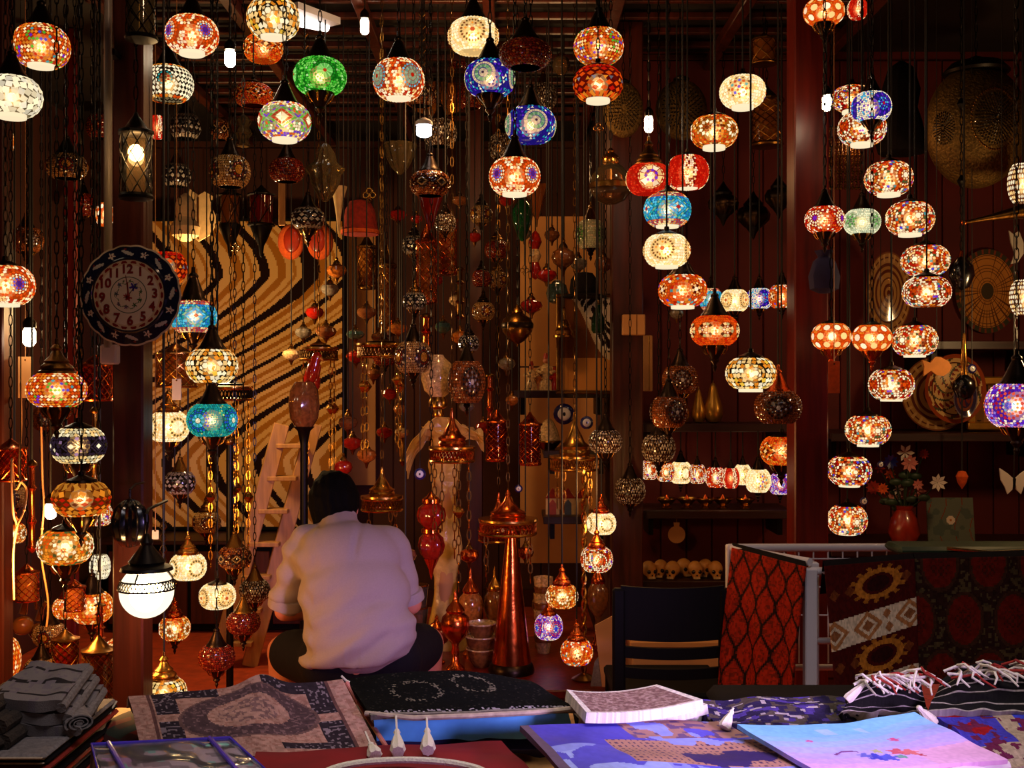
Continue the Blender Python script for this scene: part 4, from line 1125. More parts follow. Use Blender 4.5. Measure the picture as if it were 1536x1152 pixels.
lattice_lantern(204, 198, 296, 47, 'lit clear glass lantern in a black diamond lattice on the dark post', 'black_iron', 'clear_glass', 3.28, True, top=2.72, diag=8, rows=3)
lattice_lantern(212, -22, 58, 45, 'unlit clear glass lantern in a diamond lattice at the top of the dark post', 'black_iron', 'smoke_glass', 3.28, False, diag=8, rows=3)
lattice_lantern(640, 362, 452, 30, 'copper pierced cylinder lantern left of the centre, the left of two', 'copper', 'amber_glass', 5.1, diag=10, rows=8)
lattice_lantern(670, 330, 410, 30, 'copper pierced cylinder lantern with a cream head, the right of two', 'copper', 'amber_glass', 5.3, diag=10, rows=8)
lattice_lantern(580, 398, 500, 26, 'dim brown pierced cylinder lantern behind the ball strings', 'old_brass', 'amber_glass', 6.1, diag=10, rows=8)
lattice_lantern(550, 370, 432, 26, 'dim brown pierced cylinder lantern nearest the striped picture', 'old_brass', 'amber_glass', 6.2, diag=10, rows=6)
lattice_lantern(745, 632, 690, 32, 'dark pierced cylinder lantern over the cone, the left of two', 'copper', 'red_glass', 5.35, diag=12, rows=8)
lattice_lantern(795, 636, 696, 32, 'dark pierced cylinder lantern over the cone, the right of two', 'copper', 'red_glass', 5.4, diag=12, rows=8)
lattice_lantern(1150, 150, 218, 46, 'unlit amber crackled square lantern left of the red post', 'old_brass', 'amber_glass', 5.2, diag=10, rows=6)
lattice_lantern(265, 530, 580, 58, 'pierced brass drum lantern right of the dark post under the clock', 'brass', 'amber_glass', 4.4, diag=14, rows=4, top=1.75)
lattice_lantern(142, 548, 600, 50, 'pierced copper drum lantern left of the dark post under the clock', 'copper', 'red_glass', 4.2, diag=14, rows=4)
lattice_lantern(16, 672, 720, 44, 'pierced copper drum lantern with a domed lid at the left edge', 'copper', 'red_glass', 4.0, diag=14, rows=4)
lattice_lantern(148, 975, 1050, 46, 'dark filigree drum lantern low left of the dark post', 'old_brass', 'amber_glass', 3.9, diag=14, rows=6)
lattice_lantern(345, 292, 338, 30, 'tall amber glass lantern with a dark pointed foot, the left of two', 'black_iron', 'amber_glass', 5.6, diag=4, rows=1)
lattice_lantern(392, 292, 338, 38, 'tall red glass lantern with a dark pointed foot, the right of two', 'black_iron', 'red_glass', 5.6, diag=4, rows=1)
for o in [o for o in COL.objects if o.name in ('lattice_lantern.013', 'lattice_lantern.014')]:
    r = .055
    obj('foot', MB().lathe([(0, -.16), (.008, -.15), (.014, -.10), (.03, -.07), (r, -.01), (r, .0)], 16), 'black_iron', o)

# ---------------------------------------------------------------- clear and fluted glass
turned('shell_lamp', 'fluted clear glass shell lamp hanging above the grey globe', 'lamp', 488, 214, 302, 56, 5.0, [
    ('bowl', 'smoke_glass', [(.12, 0), (.4, .1), (.72, .3), (.8, .45), (.95, .5), (1, .56), (.6, .66), (.5, .8), (.25, .95), (.05, 1)], 12)], cord='cord')
turned('fluted_bowl_lamp', 'fluted brass glass bowl lamp below the dark diamond globe', 'lamp', 600, 210, 262, 48, 5.3, [
    ('bowl', 'smoke_glass', [(.1, 0), (.5, .2), (.8, .5), (1, .85), (.95, .9), (.3, .8)], 12), ('neck', 'brass', [(.32, .78), (.2, .9), (.08, 1), (0, 1)])], cord='cord')
turned('fluted_globe_lamp', 'large dim fluted brown glass globe behind the white LED bulb', 'lamp', 655, 118, 172, 84, 5.7, [
    ('globe', 'amber_glass', [(.3, 0), (.8, .15), (1, .45), (.85, .75), (.35, .9)], 16), ('neck', 'dark_bronze', [(.36, .88), (.3, .95), (.1, 1), (0, 1)])], cord='cord')
def clear_lamp():
    t = turned('clear_globe_lamp', 'clear glass globe lamp with a brass collar under the red latticed lamp', 'lamp', 916, 222, 306, 62, 4.7, [
        ('globe', 'clear_glass', [(.3, 0), (.7, .07), (.95, .2), (1, .36), (.9, .52), (.6, .66), (.36, .72)]),
        ('collar', 'brass', [(.38, .70), (.42, .73), (.38, .80), (.46, .82), (.3, .88), (.16, .92), (.18, .95), (.06, 1), (0, 1)]),
        ('band', 'old_brass', [(.97, .26), (1.02, .27), (1.03, .36), (1.0, .37)])], cord='chain')
clear_lamp()
turned('clear_globe_lamp', 'small clear glass globe lamp right of the wide red amber globe', 'lamp', 842, 78, 112, 28, 5.2, [
    ('globe', 'clear_glass', [(.3, 0), (.85, .15), (1, .4), (.8, .7), (.4, .82)]), ('collar', 'old_brass', [(.44, .8), (.4, .9), (.1, 1), (0, 1)])], cord='cord')
turned('glass_figure', 'clear moulded glass bottle left of the green diamond lamp', 'glass', 365, 172, 220, 28, 5.2, [
    ('body', 'smoke_glass', [(.6, 0), (.7, .05), (.5, .2), (.9, .4), (.6, .6), (.85, .8), (.4, .95), (.15, 1)], 6)], cord='cord')
turned('glass_flame', 'orange glass tulip under the amber diamond globe', 'glass', 645, 292, 345, 40, 5.15, [
    ('tulip', 'red_glass', [(.1, 0), (.3, .2), (.55, .5), (1, 1), (.9, 1), (.4, .5)], 5)], cord=None, top=CEIL)
turned('glass_flame', 'orange brown glass tulip below the orange eyed lamp', 'glass', 805, 278, 330, 40, 5.6, [
    ('tulip', 'amber_glass', [(.1, 0), (.3, .2), (.5, .5), (1, 1), (.9, 1), (.4, .5)], 8), ('stem', 'old_brass', [(.06, -.2), (.1, 0), (.04, .02)])], cord='cord')
turned('green_bottle', 'dark green glass drop left of the brown tulip glass', 'bottle', 783, 300, 362, 34, 5.7, [
    ('body', 'green_glass', [(.1, 0), (.4, .12), (.9, .5), (1, .7), (.6, .9), (.3, 1)])], cord='cord')

# the big bright white globe in front of the post
def big_globe():
    x, y, w, d = 220, 887, 82, 3.22
    top = P(x, 772, d).z
    p, r, d = settle(x, y, w, 1, 2.6, 1.05, top, d)
    t = thing('globe_lamp', 'big bright white glass globe lamp with a black pierced band', 'lamp', p)
    b = MB().ball((0, 0, 0), r * .97, 32, 18); b.c = [lin((255, 238, 205), 1.6)] * len(b.f)
    obj('glass_globe', b, 'lit_glass', t, color=True)
    obj('bulb', MB().ball((0, 0, -.01), r * .62, 16, 10), 'strong_bulb_glow', t)
    bd = MB()
    z0, z1 = r * .10, r * .42
    rr = lambda z: math.sqrt(max(0, r * r - z * z)) * 1.012
    for z in (z0, z1):
        bd.tube([(rr(z) * math.cos(2 * PI * k / 40), rr(z) * math.sin(2 * PI * k / 40), z) for k in range(40)], r * .035, 5, closed=True)
    for k in range(40):
        for s in (-1, 1):
            pts = []
            for i in range(4):
                u = i / 3; z = z0 + (z1 - z0) * u; a = 2 * PI * (k + s * u) / 40
                pts.append((rr(z) * math.cos(a), rr(z) * math.sin(a), z))
            bd.tube(pts, r * .022, 3)
    g = obj('pierced_band', bd, 'black_iron', t); g['kind'] = 'stuff'
    obj('cap', MB().lathe([(r * .72, r * .72), (r * .95, r * .78), (r * .9, r * .9), (r * .62, r * 1.02), (r * .66, r * 1.1), (r * .5, r * 1.3), (r * .2, r * 1.7), (r * .24, r * 1.8), (r * .1, r * 2.1), (0, r * 2.15)], 24), 'black_iron', t)
    for k in range(3):
        a = 2 * PI * k / 3 + .4
        obj('strap', MB().tube([(rr(z) * 1.01 * math.cos(a), rr(z) * 1.01 * math.sin(a), z) for z in (r * .42, r * .55, r * .68, r * .76)], r * .03, 5), 'black_iron', t)
    obj('chain', chain_mb(r * 2.1, top - p.z, 'chain'), 'black_iron', t)
    zz = top - p.z
    obj('hook', MB().tube([(0, 0, zz - .02), (0, 0, zz), (0, .02, zz + .014), (-.03, 3.505 - p.y, zz + .01)], .005, 6), 'black_iron', t)
big_globe()

# black glass egg in front of the post
turned('glass_egg', 'shiny black glass egg with a fluted reflection, on the dark post below the clock', 'ornament', 195, 748, 822, 54, 3.32, [
    ('egg', 'eye_black', [(0, 0), (.45, .05), (.8, .2), (.97, .42), (.95, .6), (.75, .82), (.4, .95), (.1, 1)], 14),
    ('eyelet', 'dark_bronze', [(.1, .98), (.08, 1.05), (0, 1.06)])], cord='cord', seg=36, top=P(0, 735, 3.37).z)
o = bpy.data.objects['glass_egg']; z_ = P(0, 735, 3.37).z - o.location.z
obj('hook', MB().tube([(0, 0, z_ - .01), (0, 0, z_), (0, .05, z_ + .012), (0, 3.505 - o.location.y, z_ + .01)], .004, 6), 'dark_bronze', o)

# ---------------------------------------------------------------- bare bulbs
def bare_bulb(x, y, w, h, label, m, d, D=None):
    p, r, d = settle(x, y, w, 1, 4.5, h / w, None, d)
    H = h * d / F
    t = thing('bare_bulb', label, 'bulb', p)
    obj('tube', MB().lathe([(0, -H / 2), (r * .6, -H * .46), (r, -H * .3), (r, H * .35), (r * .7, H * .5)], 14), m, t)
    obj('socket', MB().lathe([(r * .72, H * .48), (r * 1.1, H * .5), (r * 1.1, H * .8), (r * .8, H * .95), (r * .3, H * 1.1), (0, H * 1.1)], 14), 'dark_bronze' if m != 'cool_bulb_glow' else 'white_paint', t)
    obj('cord', chain_mb(H * 1.08, CEIL - p.z, 'cord'), 'cord', t)
bare_bulb(345, 88, 16, 26, 'bare warm bulb hanging left of the amber crackled lamp', 'bare_bulb_glow', 4.2)
bare_bulb(547, 40, 13, 24, 'bare warm bulb at the top between the tan and sea-green disc lamps', 'bare_bulb_glow', 4.8)
bare_bulb(636, 197, 23, 18, 'white LED bulb burning beside the silver crackled globe', 'cool_bulb_glow', 4.5)
bare_bulb(973, 187, 13, 24, 'bare warm bulb above the red purple-star lamp', 'bare_bulb_glow', 4.3)
bare_bulb(1240, 155, 13, 24, 'bare warm bulb on the red post beside the small blue lamp', 'bare_bulb_glow', 4.15)
bare_bulb(44, 506, 18, 28, 'bare warm bulb low at the left edge above the amber lamp', 'bare_bulb_glow', 4.3)
bare_bulb(76, 767, 16, 24, 'bare white bulb at the left among the low lamps', 'bare_bulb_glow', 4.0)
t = thing('ceiling_tube', 'white fluorescent tube glaring on the ceiling behind the top lamps', 'lamp', P(460, 40, 5.0))
p_ = P(460, 40, 5.0)
obj('tube', MB().tube([(-.07, -.1, 0), (.07, .1, .03)], .022, 12), 'tube_glow', t)
obj('housing', MB().box((0, 0, .045), (.16, .26, .03), rot=Matrix.Rotation(R_(-35), 3, 'Z')), 'white_paint', t, smooth=False)
for s in (-1, 1): obj('hanger', MB().tube([(s * .05, s * .08, .05), (s * .05, s * .08, CEIL - p_.z)], .003, 5), 'black_iron', t)

# ---------------------------------------------------------------- trefoil and leaf pendants
def trefoil(x, y, w, label, d, m='brass', top=None):
    p, r, d = settle(x, y, w, 1, 1.4, 1.4, top, d)
    t = thing('trefoil_pendant', label, 'pendant', p)
    b = MB()
    for cx, cz in ((0, .55), (-.5, -.05), (.5, -.05)):
        b.tube([((cx + .42 * math.cos(2 * PI * k / 12)) * r, 0, (cz + .42 * math.sin(2 * PI * k / 12)) * r) for k in range(12)], r * .1, 5, closed=True)
    b.tube([(0, 0, -.4 * r), (-.3 * r, 0, -.8 * r), (0, 0, -1.3 * r), (.3 * r, 0, -.8 * r)], r * .1, 5, closed=True)
    obj('trefoil', b, m, t)
    obj('chain', chain_mb(r, (top if top is not None else CEIL) - p.z, 'cord'), 'cord', t)
trefoil(898, 192, 16, 'small brass trefoil pendant under the red latticed lamp', 4.2)
trefoil(554, 292, 20, 'pale brass trefoil pendant above the red felt fez', 5.2)
trefoil(787, 405, 14, 'dark trefoil pendant before the pale wall', 5.5, 'old_brass')
trefoil(353, 372, 16, 'leaf shaped brass pendant before the striped picture', 5.4, 'old_brass')
def leaf_chain(x, y0, y1, label, d, n):
    p, r, d = settle(x, (y0 + y1) / 2, 12, 1, (y1 - y0) / 12, (y1 - y0) / 12, None, d)
    t = thing('leaf_chain', label, 'chain', P(x, y1, d))
    H = (y1 - y0) * d / F
    for k in range(n):
        z = H * (k + .5) / n; h = H / n * .42
        obj('leaf', MB().tube([(0, 0, z - h), (r * .8, 0, z - h * .2), (r * .5, 0, z + h * .4), (0, 0, z + h), (-r * .5, 0, z + h * .4), (-r * .8, 0, z - h * .2)], .0028, 4, closed=True), 'old_brass', t)
    obj('cord', chain_mb(0, CEIL - P(x, y1, d).z, 'cord'), 'cord', t)
leaf_chain(118, 460, 560, 'chain of brass leaf links left of the plate clock', 3.9, 5)
leaf_chain(457, 40, 130, 'chain of brass leaf links near the green lamp', 4.4, 5)
leaf_chain(245, 780, 850, 'chain of iron leaf links right of the dark post', 3.6, 4)
leaf_chain(633, 10, 120, 'chain of brass leaf links right of the sea-green disc lamp', 4.3, 6)

# ---------------------------------------------------------------- big bronze shield lamp on the right
def shield():
    x, y, d = 1464, 190, 4.9
    p = P(x, y, d); r = 74 * d / F
    t = thing('pierced_globe_lamp', 'big pierced bronze globe lamp with a dark dome cap, upper right', 'lamp', p)
    obj('globe', MB().ball((0, 0, 0), r, 40, 20, sc=(1, .8, 1.25)), 'hammered_bronze', t)
    b = MB()
    for ci, (cth, cph, n) in enumerate(((-PI / 2 + .1, .0, 9), (-PI / 2 - 1.0, -.1, 6), (-PI / 2 + 1.2, -.1, 6))):
        for ring in range(1, n):
            cnt = 6 + ring * 5
            for k in range(cnt):
                a = 2 * PI * (k + .5 * (ring % 2)) / cnt
                th = cth + ring * .052 * math.cos(a); ph = cph + ring * .05 * math.sin(a)
                c, s = math.cos(th) * math.cos(ph), math.sin(th) * math.cos(ph)
                q = Vector((c * r * 1.004, s * r * .8 * 1.004, math.sin(ph) * r * 1.25 * 1.004))
                rad = Vector((math.cos(a) * -math.sin(th), math.cos(a) * math.cos(th), math.sin(a))) * r * .024
                nn = Vector((c, s / .8, math.sin(ph) / 1.25)).normalized()
                sd = nn.cross(rad)* .45
                b.add([tuple(q - rad - sd), tuple(q + rad - sd), tuple(q + rad + sd), tuple(q - rad + sd), tuple(q + nn * .004)], [(0, 1, 4), (1, 2, 4), (2, 3, 4), (3, 0, 4)])
    g = obj('piercings', b, 'eye_black', t); g['kind'] = 'stuff'
    b2 = MB()
    for k in range(60):
        a = 2 * PI * k / 60; th = -PI / 2 + .1 + .5 * math.cos(a); ph = .5 * math.sin(a)
        b2.ball((math.cos(th) * math.cos(ph) * r, math.sin(th) * math.cos(ph) * r * .8, math.sin(ph) * r * 1.25), r * .022, 6, 4)
    obj('bead_rim', b2, 'brass', t)
    obj('cap', MB().lathe([(r * .62, r * 1.05), (r * .66, r * 1.1), (r * .5, r * 1.27), (r * .2, r * 1.36), (r * .06, r * 1.42), (0, r * 1.42)], 24), 'black_iron', t)
    obj('chain', chain_mb(r * 1.4, CEIL - p.z, 'chain'), 'black_iron', t)
shield()
def pierced_disc(x, y, w, h, label, d):
    p, r, d = settle(x, y, w, 1, h / w, h / w, None, d)
    H = h * d / F / 2
    t = thing('pierced_disc_lamp', label, 'lamp', p)
    obj('disc', MB().ball((0, 0, 0), r, 28, 12, sc=(1, .28, H / r)), 'hammered_bronze', t)
    b = MB()
    for ring in range(2, 8):
        cnt = ring * 5
        for k in range(cnt):
            a = 2 * PI * (k + .5 * (ring % 2)) / cnt; q = ring * .105
            X, Z = q * math.cos(a), q * math.sin(a)
            Y = -.28 * r * math.sqrt(max(0, 1 - q * q)) - .003
            u = Vector((math.cos(a), 0, math.sin(a) * H / r)) * r * .04; v = Vector((-math.sin(a), 0, math.cos(a) * H / r)) * r * .018
            c = Vector((X * r, Y, Z * H))
            b.add([tuple(c - u - v), tuple(c + u - v), tuple(c + u + v), tuple(c - u + v)], [(0, 1, 2, 3)])
    g = obj('piercings', b, 'eye_black', t, smooth=False); g['kind'] = 'stuff'
    obj('cap', MB().lathe([(r * .3, H * .96), (r * .32, H * 1.02), (r * .1, H * 1.12), (0, H * 1.14)], 14), 'black_iron', t)
    obj('chain', chain_mb(H * 1.1, CEIL - p.z, 'chain'), 'black_iron', t)
pierced_disc(1022, 165, 78, 92, 'pierced bronze disc lamp behind the bare bulb of the middle spiral', 5.2)
pierced_disc(935, 165, 60, 84, 'dim pierced bronze disc lamp left of the bare bulb', 5.3)
lattice_lantern(1146, 60, 96, 36, 'small six sided painted lantern above the white flower lamp', 'old_brass', 'amber_glass', 5.2, diag=6, rows=2)

# ---------------------------------------------------------------- copper and brass, standing and hanging, in the middle
turned('copper_cone', 'tall tapering copper cone with a dark dented base, in the middle of the bench', 'ornament', 767, 762, 1002, 60, 4.85, [
    ('cone', 'copper', [(1.0, .03), (.98, .07), (.8, .25), (.58, .5), (.36, .75), (.16, .95), (.09, .985)]),
    ('base', 'dark_bronze', [(1.15, 0), (1.16, .02), (1.08, .05), (.97, .065)]),
    ('finial', 'brass', [(.1, .98), (.2, 1.0), (.22, 1.02), (.08, 1.04), (.1, 1.07), (0, 1.1)])], z=ZB, seg=28)
def ring_chandelier(x, y0, yr, w, d, label, chains, m='copper'):
    """pierced crown ring under a small pagoda dome, with ornament chains hanging from the ring"""
    p, r, d = settle(x, yr, w, 1, 2 * (yr - y0) / w, 2 * max(c[1] for c in chains) / w + .3, None, d)
    t = thing('ring_chandelier', label, 'chandelier', p)
    k = d / F
    H = (yr - y0) * k
    obj('dome', MB().lathe([(r * .62, .0), (r * .66, H * .06), (r * .6, H * .12), (r * .64, H * .2), (r * .42, H * .3), (r * .3, H * .45), (r * .16, H * .6), (r * .08, H * .8), (r * .1, H * .84), (r * .04, H), (0, H)], 24), m, t)
    b = MB()
    for z in (-.016, -.064):
        b.tube([(r * math.cos(2 * PI * q / 36), r * math.sin(2 * PI * q / 36), z) for q in range(36)], .006, 5, closed=True)
    b.lathe([(r * .6, -.008), (r * 1.06, -.012), (r * 1.06, -.004), (r * .6, 0)], 36)
    obj('crown_plate', b, 'brass', t)
    b = MB()
    for q in range(36):
        for s in (-1, 1):
            a0, a1 = 2 * PI * q / 36, 2 * PI * (q + s) / 36
            b.tube([(r * math.cos(a0), r * math.sin(a0), -.016), (r * math.cos(a1), r * math.sin(a1), -.064)], .0028, 3)
    g = obj('pierced_ring', b, m, t); g['kind'] = 'stuff'
    for a, ln in chains:
        obj('ornament_chain', MB_chain(r * .96 * math.cos(a), r * .96 * math.sin(a), -.064 - ln * k, -.064), 'brass', t)
    obj('chain', chain_mb(H * .99, CEIL - p.z, 'chain'), 'old_brass', t)
    return t
def MB_chain(x, y, z0, z1):
    b = chain_mb(z0, z1, 'deco')
    b.v = [(v[0] * 1.3 + x, v[1] * 1.3 + y, v[2]) for v in b.v]
    return b
ring_chandelier(678, 612, 668, 66, 4.75, 'copper crown chandelier with brass chains in front of the plastic wrapped roll', [(-1.2, 190), (-.6, 130), (-2.0, 100), (1.5, 150), (2.6, 120)])
ring_chandelier(862, 618, 682, 72, 4.9, 'broad brass pagoda chandelier left of the middle post', [(-2.1, 60), (-.9, 90), (.8, 50), (2.4, 60)], 'brass')
ring_chandelier(762, 735, 776, 84, 5.0, 'copper pagoda chandelier just behind the tall cone', [(-2.5, 60), (-.6, 70), (.7, 60)])
ring_chandelier(748, 738, 790, 60, 5.35, 'smaller copper crown chandelier left behind the tall cone', [(-2.2, 80), (-.9, 90), (.9, 70)])
ring_chandelier(573, 700, 742, 60, 4.9, 'brass tiered dome chandelier at the right of the bowed head', [(-2.2, 40), (-1.0, 60), (.9, 50)], 'brass')
ring_chandelier(478, 508, 520, 56, 5.6, 'dark brass crown lantern before the striped picture, with a red bottle inside', [(-2.4, 170), (-.7, 170), (.7, 170), (2.4, 170)], 'old_brass')
ring_chandelier(572, 506, 514, 70, 5.5, 'dark brass crown lantern right of the striped picture', [(-2.4, 150), (-.7, 140), (.7, 150), (2.4, 150)], 'old_brass')
ring_chandelier(346, 566, 578, 62, 5.2, 'black iron crown with long chains before the striped picture', [(-2.7, 250), (-1.2, 240), (-.3, 250), (1.5, 240)], 'black_iron')
turned('red_bottle', 'red glass bottle hanging inside the dark brass crown lantern', 'bottle', 468, 540, 585, 26, 5.6, [
    ('body', 'red_glaze', [(.7, 0), (.95, .1), (1, .4), (.7, .7), (.4, .85), (.45, .95), (.2, 1)])], cord='cord', free=False, top=P(468, 522, 5.6).z)

# twin copper bulbs hung before the plastic wrap
turned('copper_drop', 'twin bulbed copper drop hanging before the plastic wrapped roll', 'lamp', 647, 735, 870, 42, 4.6, [
    ('finial', 'copper', [(0, 0), (.08, .03), (.2, .12), (.5, .22), (.55, .24)]),
    ('lower_bulb', 'red_glaze', [(.5, .24), (.8, .3), (.92, .38), (.8, .47), (.5, .52)], 8),
    ('collar', 'copper', [(.52, .51), (.72, .53), (.7, .57), (.5, .585)]),
    ('upper_bulb', 'red_glaze', [(.5, .585), (.9, .65), (1, .72), (.88, .8), (.5, .85)], 8),
    ('cap', 'copper', [(.5, .84), (.68, .86), (.66, .9), (.36, .93), (.16, .97), (0, 1.0)])], cord='chain', seg=32)
# twisted rod
def twisted_rod():
    d = 4.72; x0, x1 = 864, 876
    t = thing('twisted_rod', 'tall twisted brass rod standing left of the middle post', 'rod', (P(876, 0, d).x, d, ZB))
    zt = P(0, 705, d).z - ZB
    for s in (0, PI):
        obj('strand', MB().tube([(.007 * math.cos(z * 60 + s), .007 * math.sin(z * 60 + s), z) for z in np.linspace(.02, zt, 120)], .0062, 6), 'brass', t)
    obj('foot', MB().lathe([(.05, 0), (.052, .008), (.03, .02), (.012, .03), (0, .03)], 18), 'old_brass', t)
twisted_rod()
JAR = lambda m1, m2: [('foot', m2, [(.62, 0), (.66, .04), (.3, .1), (.22, .2)]), ('stem', m1, [(.22, .18), (.3, .24), (.22, .3), (.32, .36)]),
    ('bowl', m1, [(.32, .35), (.8, .44), (1, .55), (.9, .66), (.55, .72)]), ('lid', m2, [(.58, .71), (.66, .74), (.5, .79), (.24, .84), (.12, .9), (.15, .93), (0, 1)])]
for x, y0, y1, w, d, m1, m2, lb in [
 (683, 868, 992, 44, 4.75, 'copper', 'copper', 'copper lidded stem jar standing at the left front of the bench'),
 (655, 930, 1004, 40, 5.0, 'clay_red', 'copper', 'small lidded clay jar at the far left of the bench'),
 (742, 850, 985, 34, 5.15, 'brown_glaze', 'brass', 'slim brown lidded jar left behind the tall cone'),
 (706, 850, 985, 38, 4.95, 'amber_glaze', 'copper', 'speckled amber lidded jar behind the copper stem jar'),
 (812, 880, 988, 30, 5.3, 'brown_glaze', 'old_brass', 'dark lidded jar right behind the tall cone'),
 (897, 850, 985, 34, 5.3, 'brown_glaze', 'copper', 'dark lidded jar on the bench beside the middle post')]:
    turned('lidded_jar', lb, 'jar', x, y0, y1, w, d, JAR(m1, m2), z=ZB)
for k, (x, y, w, d) in enumerate([(722, 968, 46, 4.95), (722, 944, 50, 4.95), (722, 920, 44, 4.95)]):
    turned('patterned_bowl', ('lowest', 'middle', 'topmost')[k] + ' of the stacked patterned bowls left of the tall cone', 'bowl', x, y - 14, y + 14, w, d, [
        ('bowl', 'brown_glaze', [(.5, 0), (.55, .06), (.85, .4), (1, .95), (.96, .97), (.8, .5)]), ('rim', 'cream_glaze', [(.97, .9), (1.03, .95), (1.02, 1), (.95, 1), (.93, .92)])], z=ZB + k * .055, free=False)
for k in range(4):
    turned('striped_cup', ('lowest', 'second', 'third', 'topmost')[k] + ' of the stacked striped cups right of the tall cone', 'cup', 815, 0, 40, 30, 5.2, [
        ('cup', 'cream_glaze', [(.6, 0), (.65, .05), (.9, .6), (1, 1), (.92, 1), (.8, .5)]), ('band', 'brown_glaze', [(.86, .42), (.95, .6), (.97, .62), (.9, .7)])], z=ZB + k * .075, free=False)
for k in range(3):
    turned('tea_glass', ('lowest', 'middle', 'topmost')[k] + ' of the stacked tea glasses left of the plastic wrap', 'glass', 626, 0, 44, 34, 5.1, [
        ('glass', 'clear_glass', [(.7, 0), (.75, .04), (.8, .3), (1, 1), (.94, 1), (.7, .3)]), ('gilt_rim', 'brass', [(.98, .94), (1.02, .96), (1.02, 1), (.97, 1)])], z=ZB + k * .10, free=False)

# pot on a black stem with the red parrot
def parrot():
    x, d = 456, 5.3
    b0 = P(x, 785, d)
    t = thing('pot_stand', 'brown ribbed pot on a tall black stem before the striped picture', 'stand', (b0.x, d, 0))
    zt = P(x, 640, d).z
    obj('stem', MB().lathe([(.16, 0), (.16, .02), (.03, .05), (.02, .2), (.018, zt - .08), (.03, zt - .02), (.05, zt)], 16), 'black_iron', t)
    r = 23 * d / F
    z0 = zt - .01
    obj('pot', MB().lathe([(r * .5, z0), (r * .9, z0 + .05), (r, z0 + .11), (r * .9, z0 + .18), (r * .6, z0 + .22), (r * .55, z0 + .215)], 24, flute=12, fdepth=.03), 'brown_glaze', t)
    q = thing('parrot_figure', 'red carved parrot perched on the brown pot', 'figurine', (b0.x + .03, d, z0 + .215))
    q.scale = (.72, .72, .72); q.rotation_euler = (0, R_(14), 0)
    obj('body', MB().lathe([(0, 0), (.02, .005), (.038, .05), (.036, .1), (.03, .14), (.034, .165), (.03, .19), (.012, .205), (0, .207)], 16), 'red_glaze', q)
    obj('beak', MB().lathe([(.012, 0), (.01, .02), (.003, .035), (0, .036)], 8, at=(.025, -.012, .172), axis=(.8, -.3, -.45)), 'amber_glaze', q)
    obj('eye', MB().ball((.012, -.03, .176), .007, 8, 6), 'cream', q)
    obj('tail', MB().lathe([(.016, 0), (.014, .05), (.005, .12), (0, .122)], 8, at=(-.012, .02, .02), axis=(-.5, .3, -.8)), 'red_glaze', q)
    for s in (-1, 1):
        obj('wing', MB().ball((s * .034, .004, .085), .03, 10, 8, sc=(.4, .7, 1.5)), 'clay_red', q)
parrot()
# ---------------------------------------------------------------- organic bodies (one continuous surface grown from overlapping limbs)
def capsule(mb, p0, p1, r0, r1, n=10, seg=14):
    p0, p1 = Vector(p0), Vector(p1)
    ax = p1 - p0
    L = ax.length
    prof = [(0, -r0)] + [(r0 * math.cos(a), r0 * math.sin(a)) for a in np.linspace(-PI / 2 + .3, 0, 4)]
    prof += [(r1 * math.cos(a), L + r1 * math.sin(a)) for a in np.linspace(0, PI / 2 - .3, 4)] + [(0, L + r1)]
    b = MB().lathe(prof, seg, at=tuple(p0), axis=ax)
    mb.add(b.v, b.f)
def organic(name, mb, voxel, smooth, m, parent=None, loc=(0, 0, 0), disp=None):
    me = mb.mesh('tmp', m, False)
    o = bpy.data.objects.new('tmp', me); COL.objects.link(o)
    md = o.modifiers.new('r', 'REMESH'); md.mode = 'VOXEL'; md.voxel_size = voxel; md.use_smooth_shade = True
    if smooth:
        ms = o.modifiers.new('s', 'SMOOTH'); ms.factor = .5; ms.iterations = smooth
    dg = bpy.context.evaluated_depsgraph_get(); dg.update()
    out = bpy.data.meshes.new_from_object(o.evaluated_get(dg))
    bpy.data.objects.remove(o); bpy.data.meshes.remove(me)
    out.name = name
    out.materials.clear(); out.materials.append(M[m])
    if disp is not None:
        n = len(out.vertices)
        co = np.zeros(n * 3); out.vertices.foreach_get('co', co); co = co.reshape(-1, 3)
        no = np.zeros(n * 3); out.vertices.foreach_get('normal', no); no = no.reshape(-1, 3)
        co = co + no * disp(co)[:, None]
        out.vertices.foreach_set('co', co.ravel())
    out.polygons.foreach_set('use_smooth', [True] * len(out.polygons))
    out.update()
    return link(name, out, parent, loc)

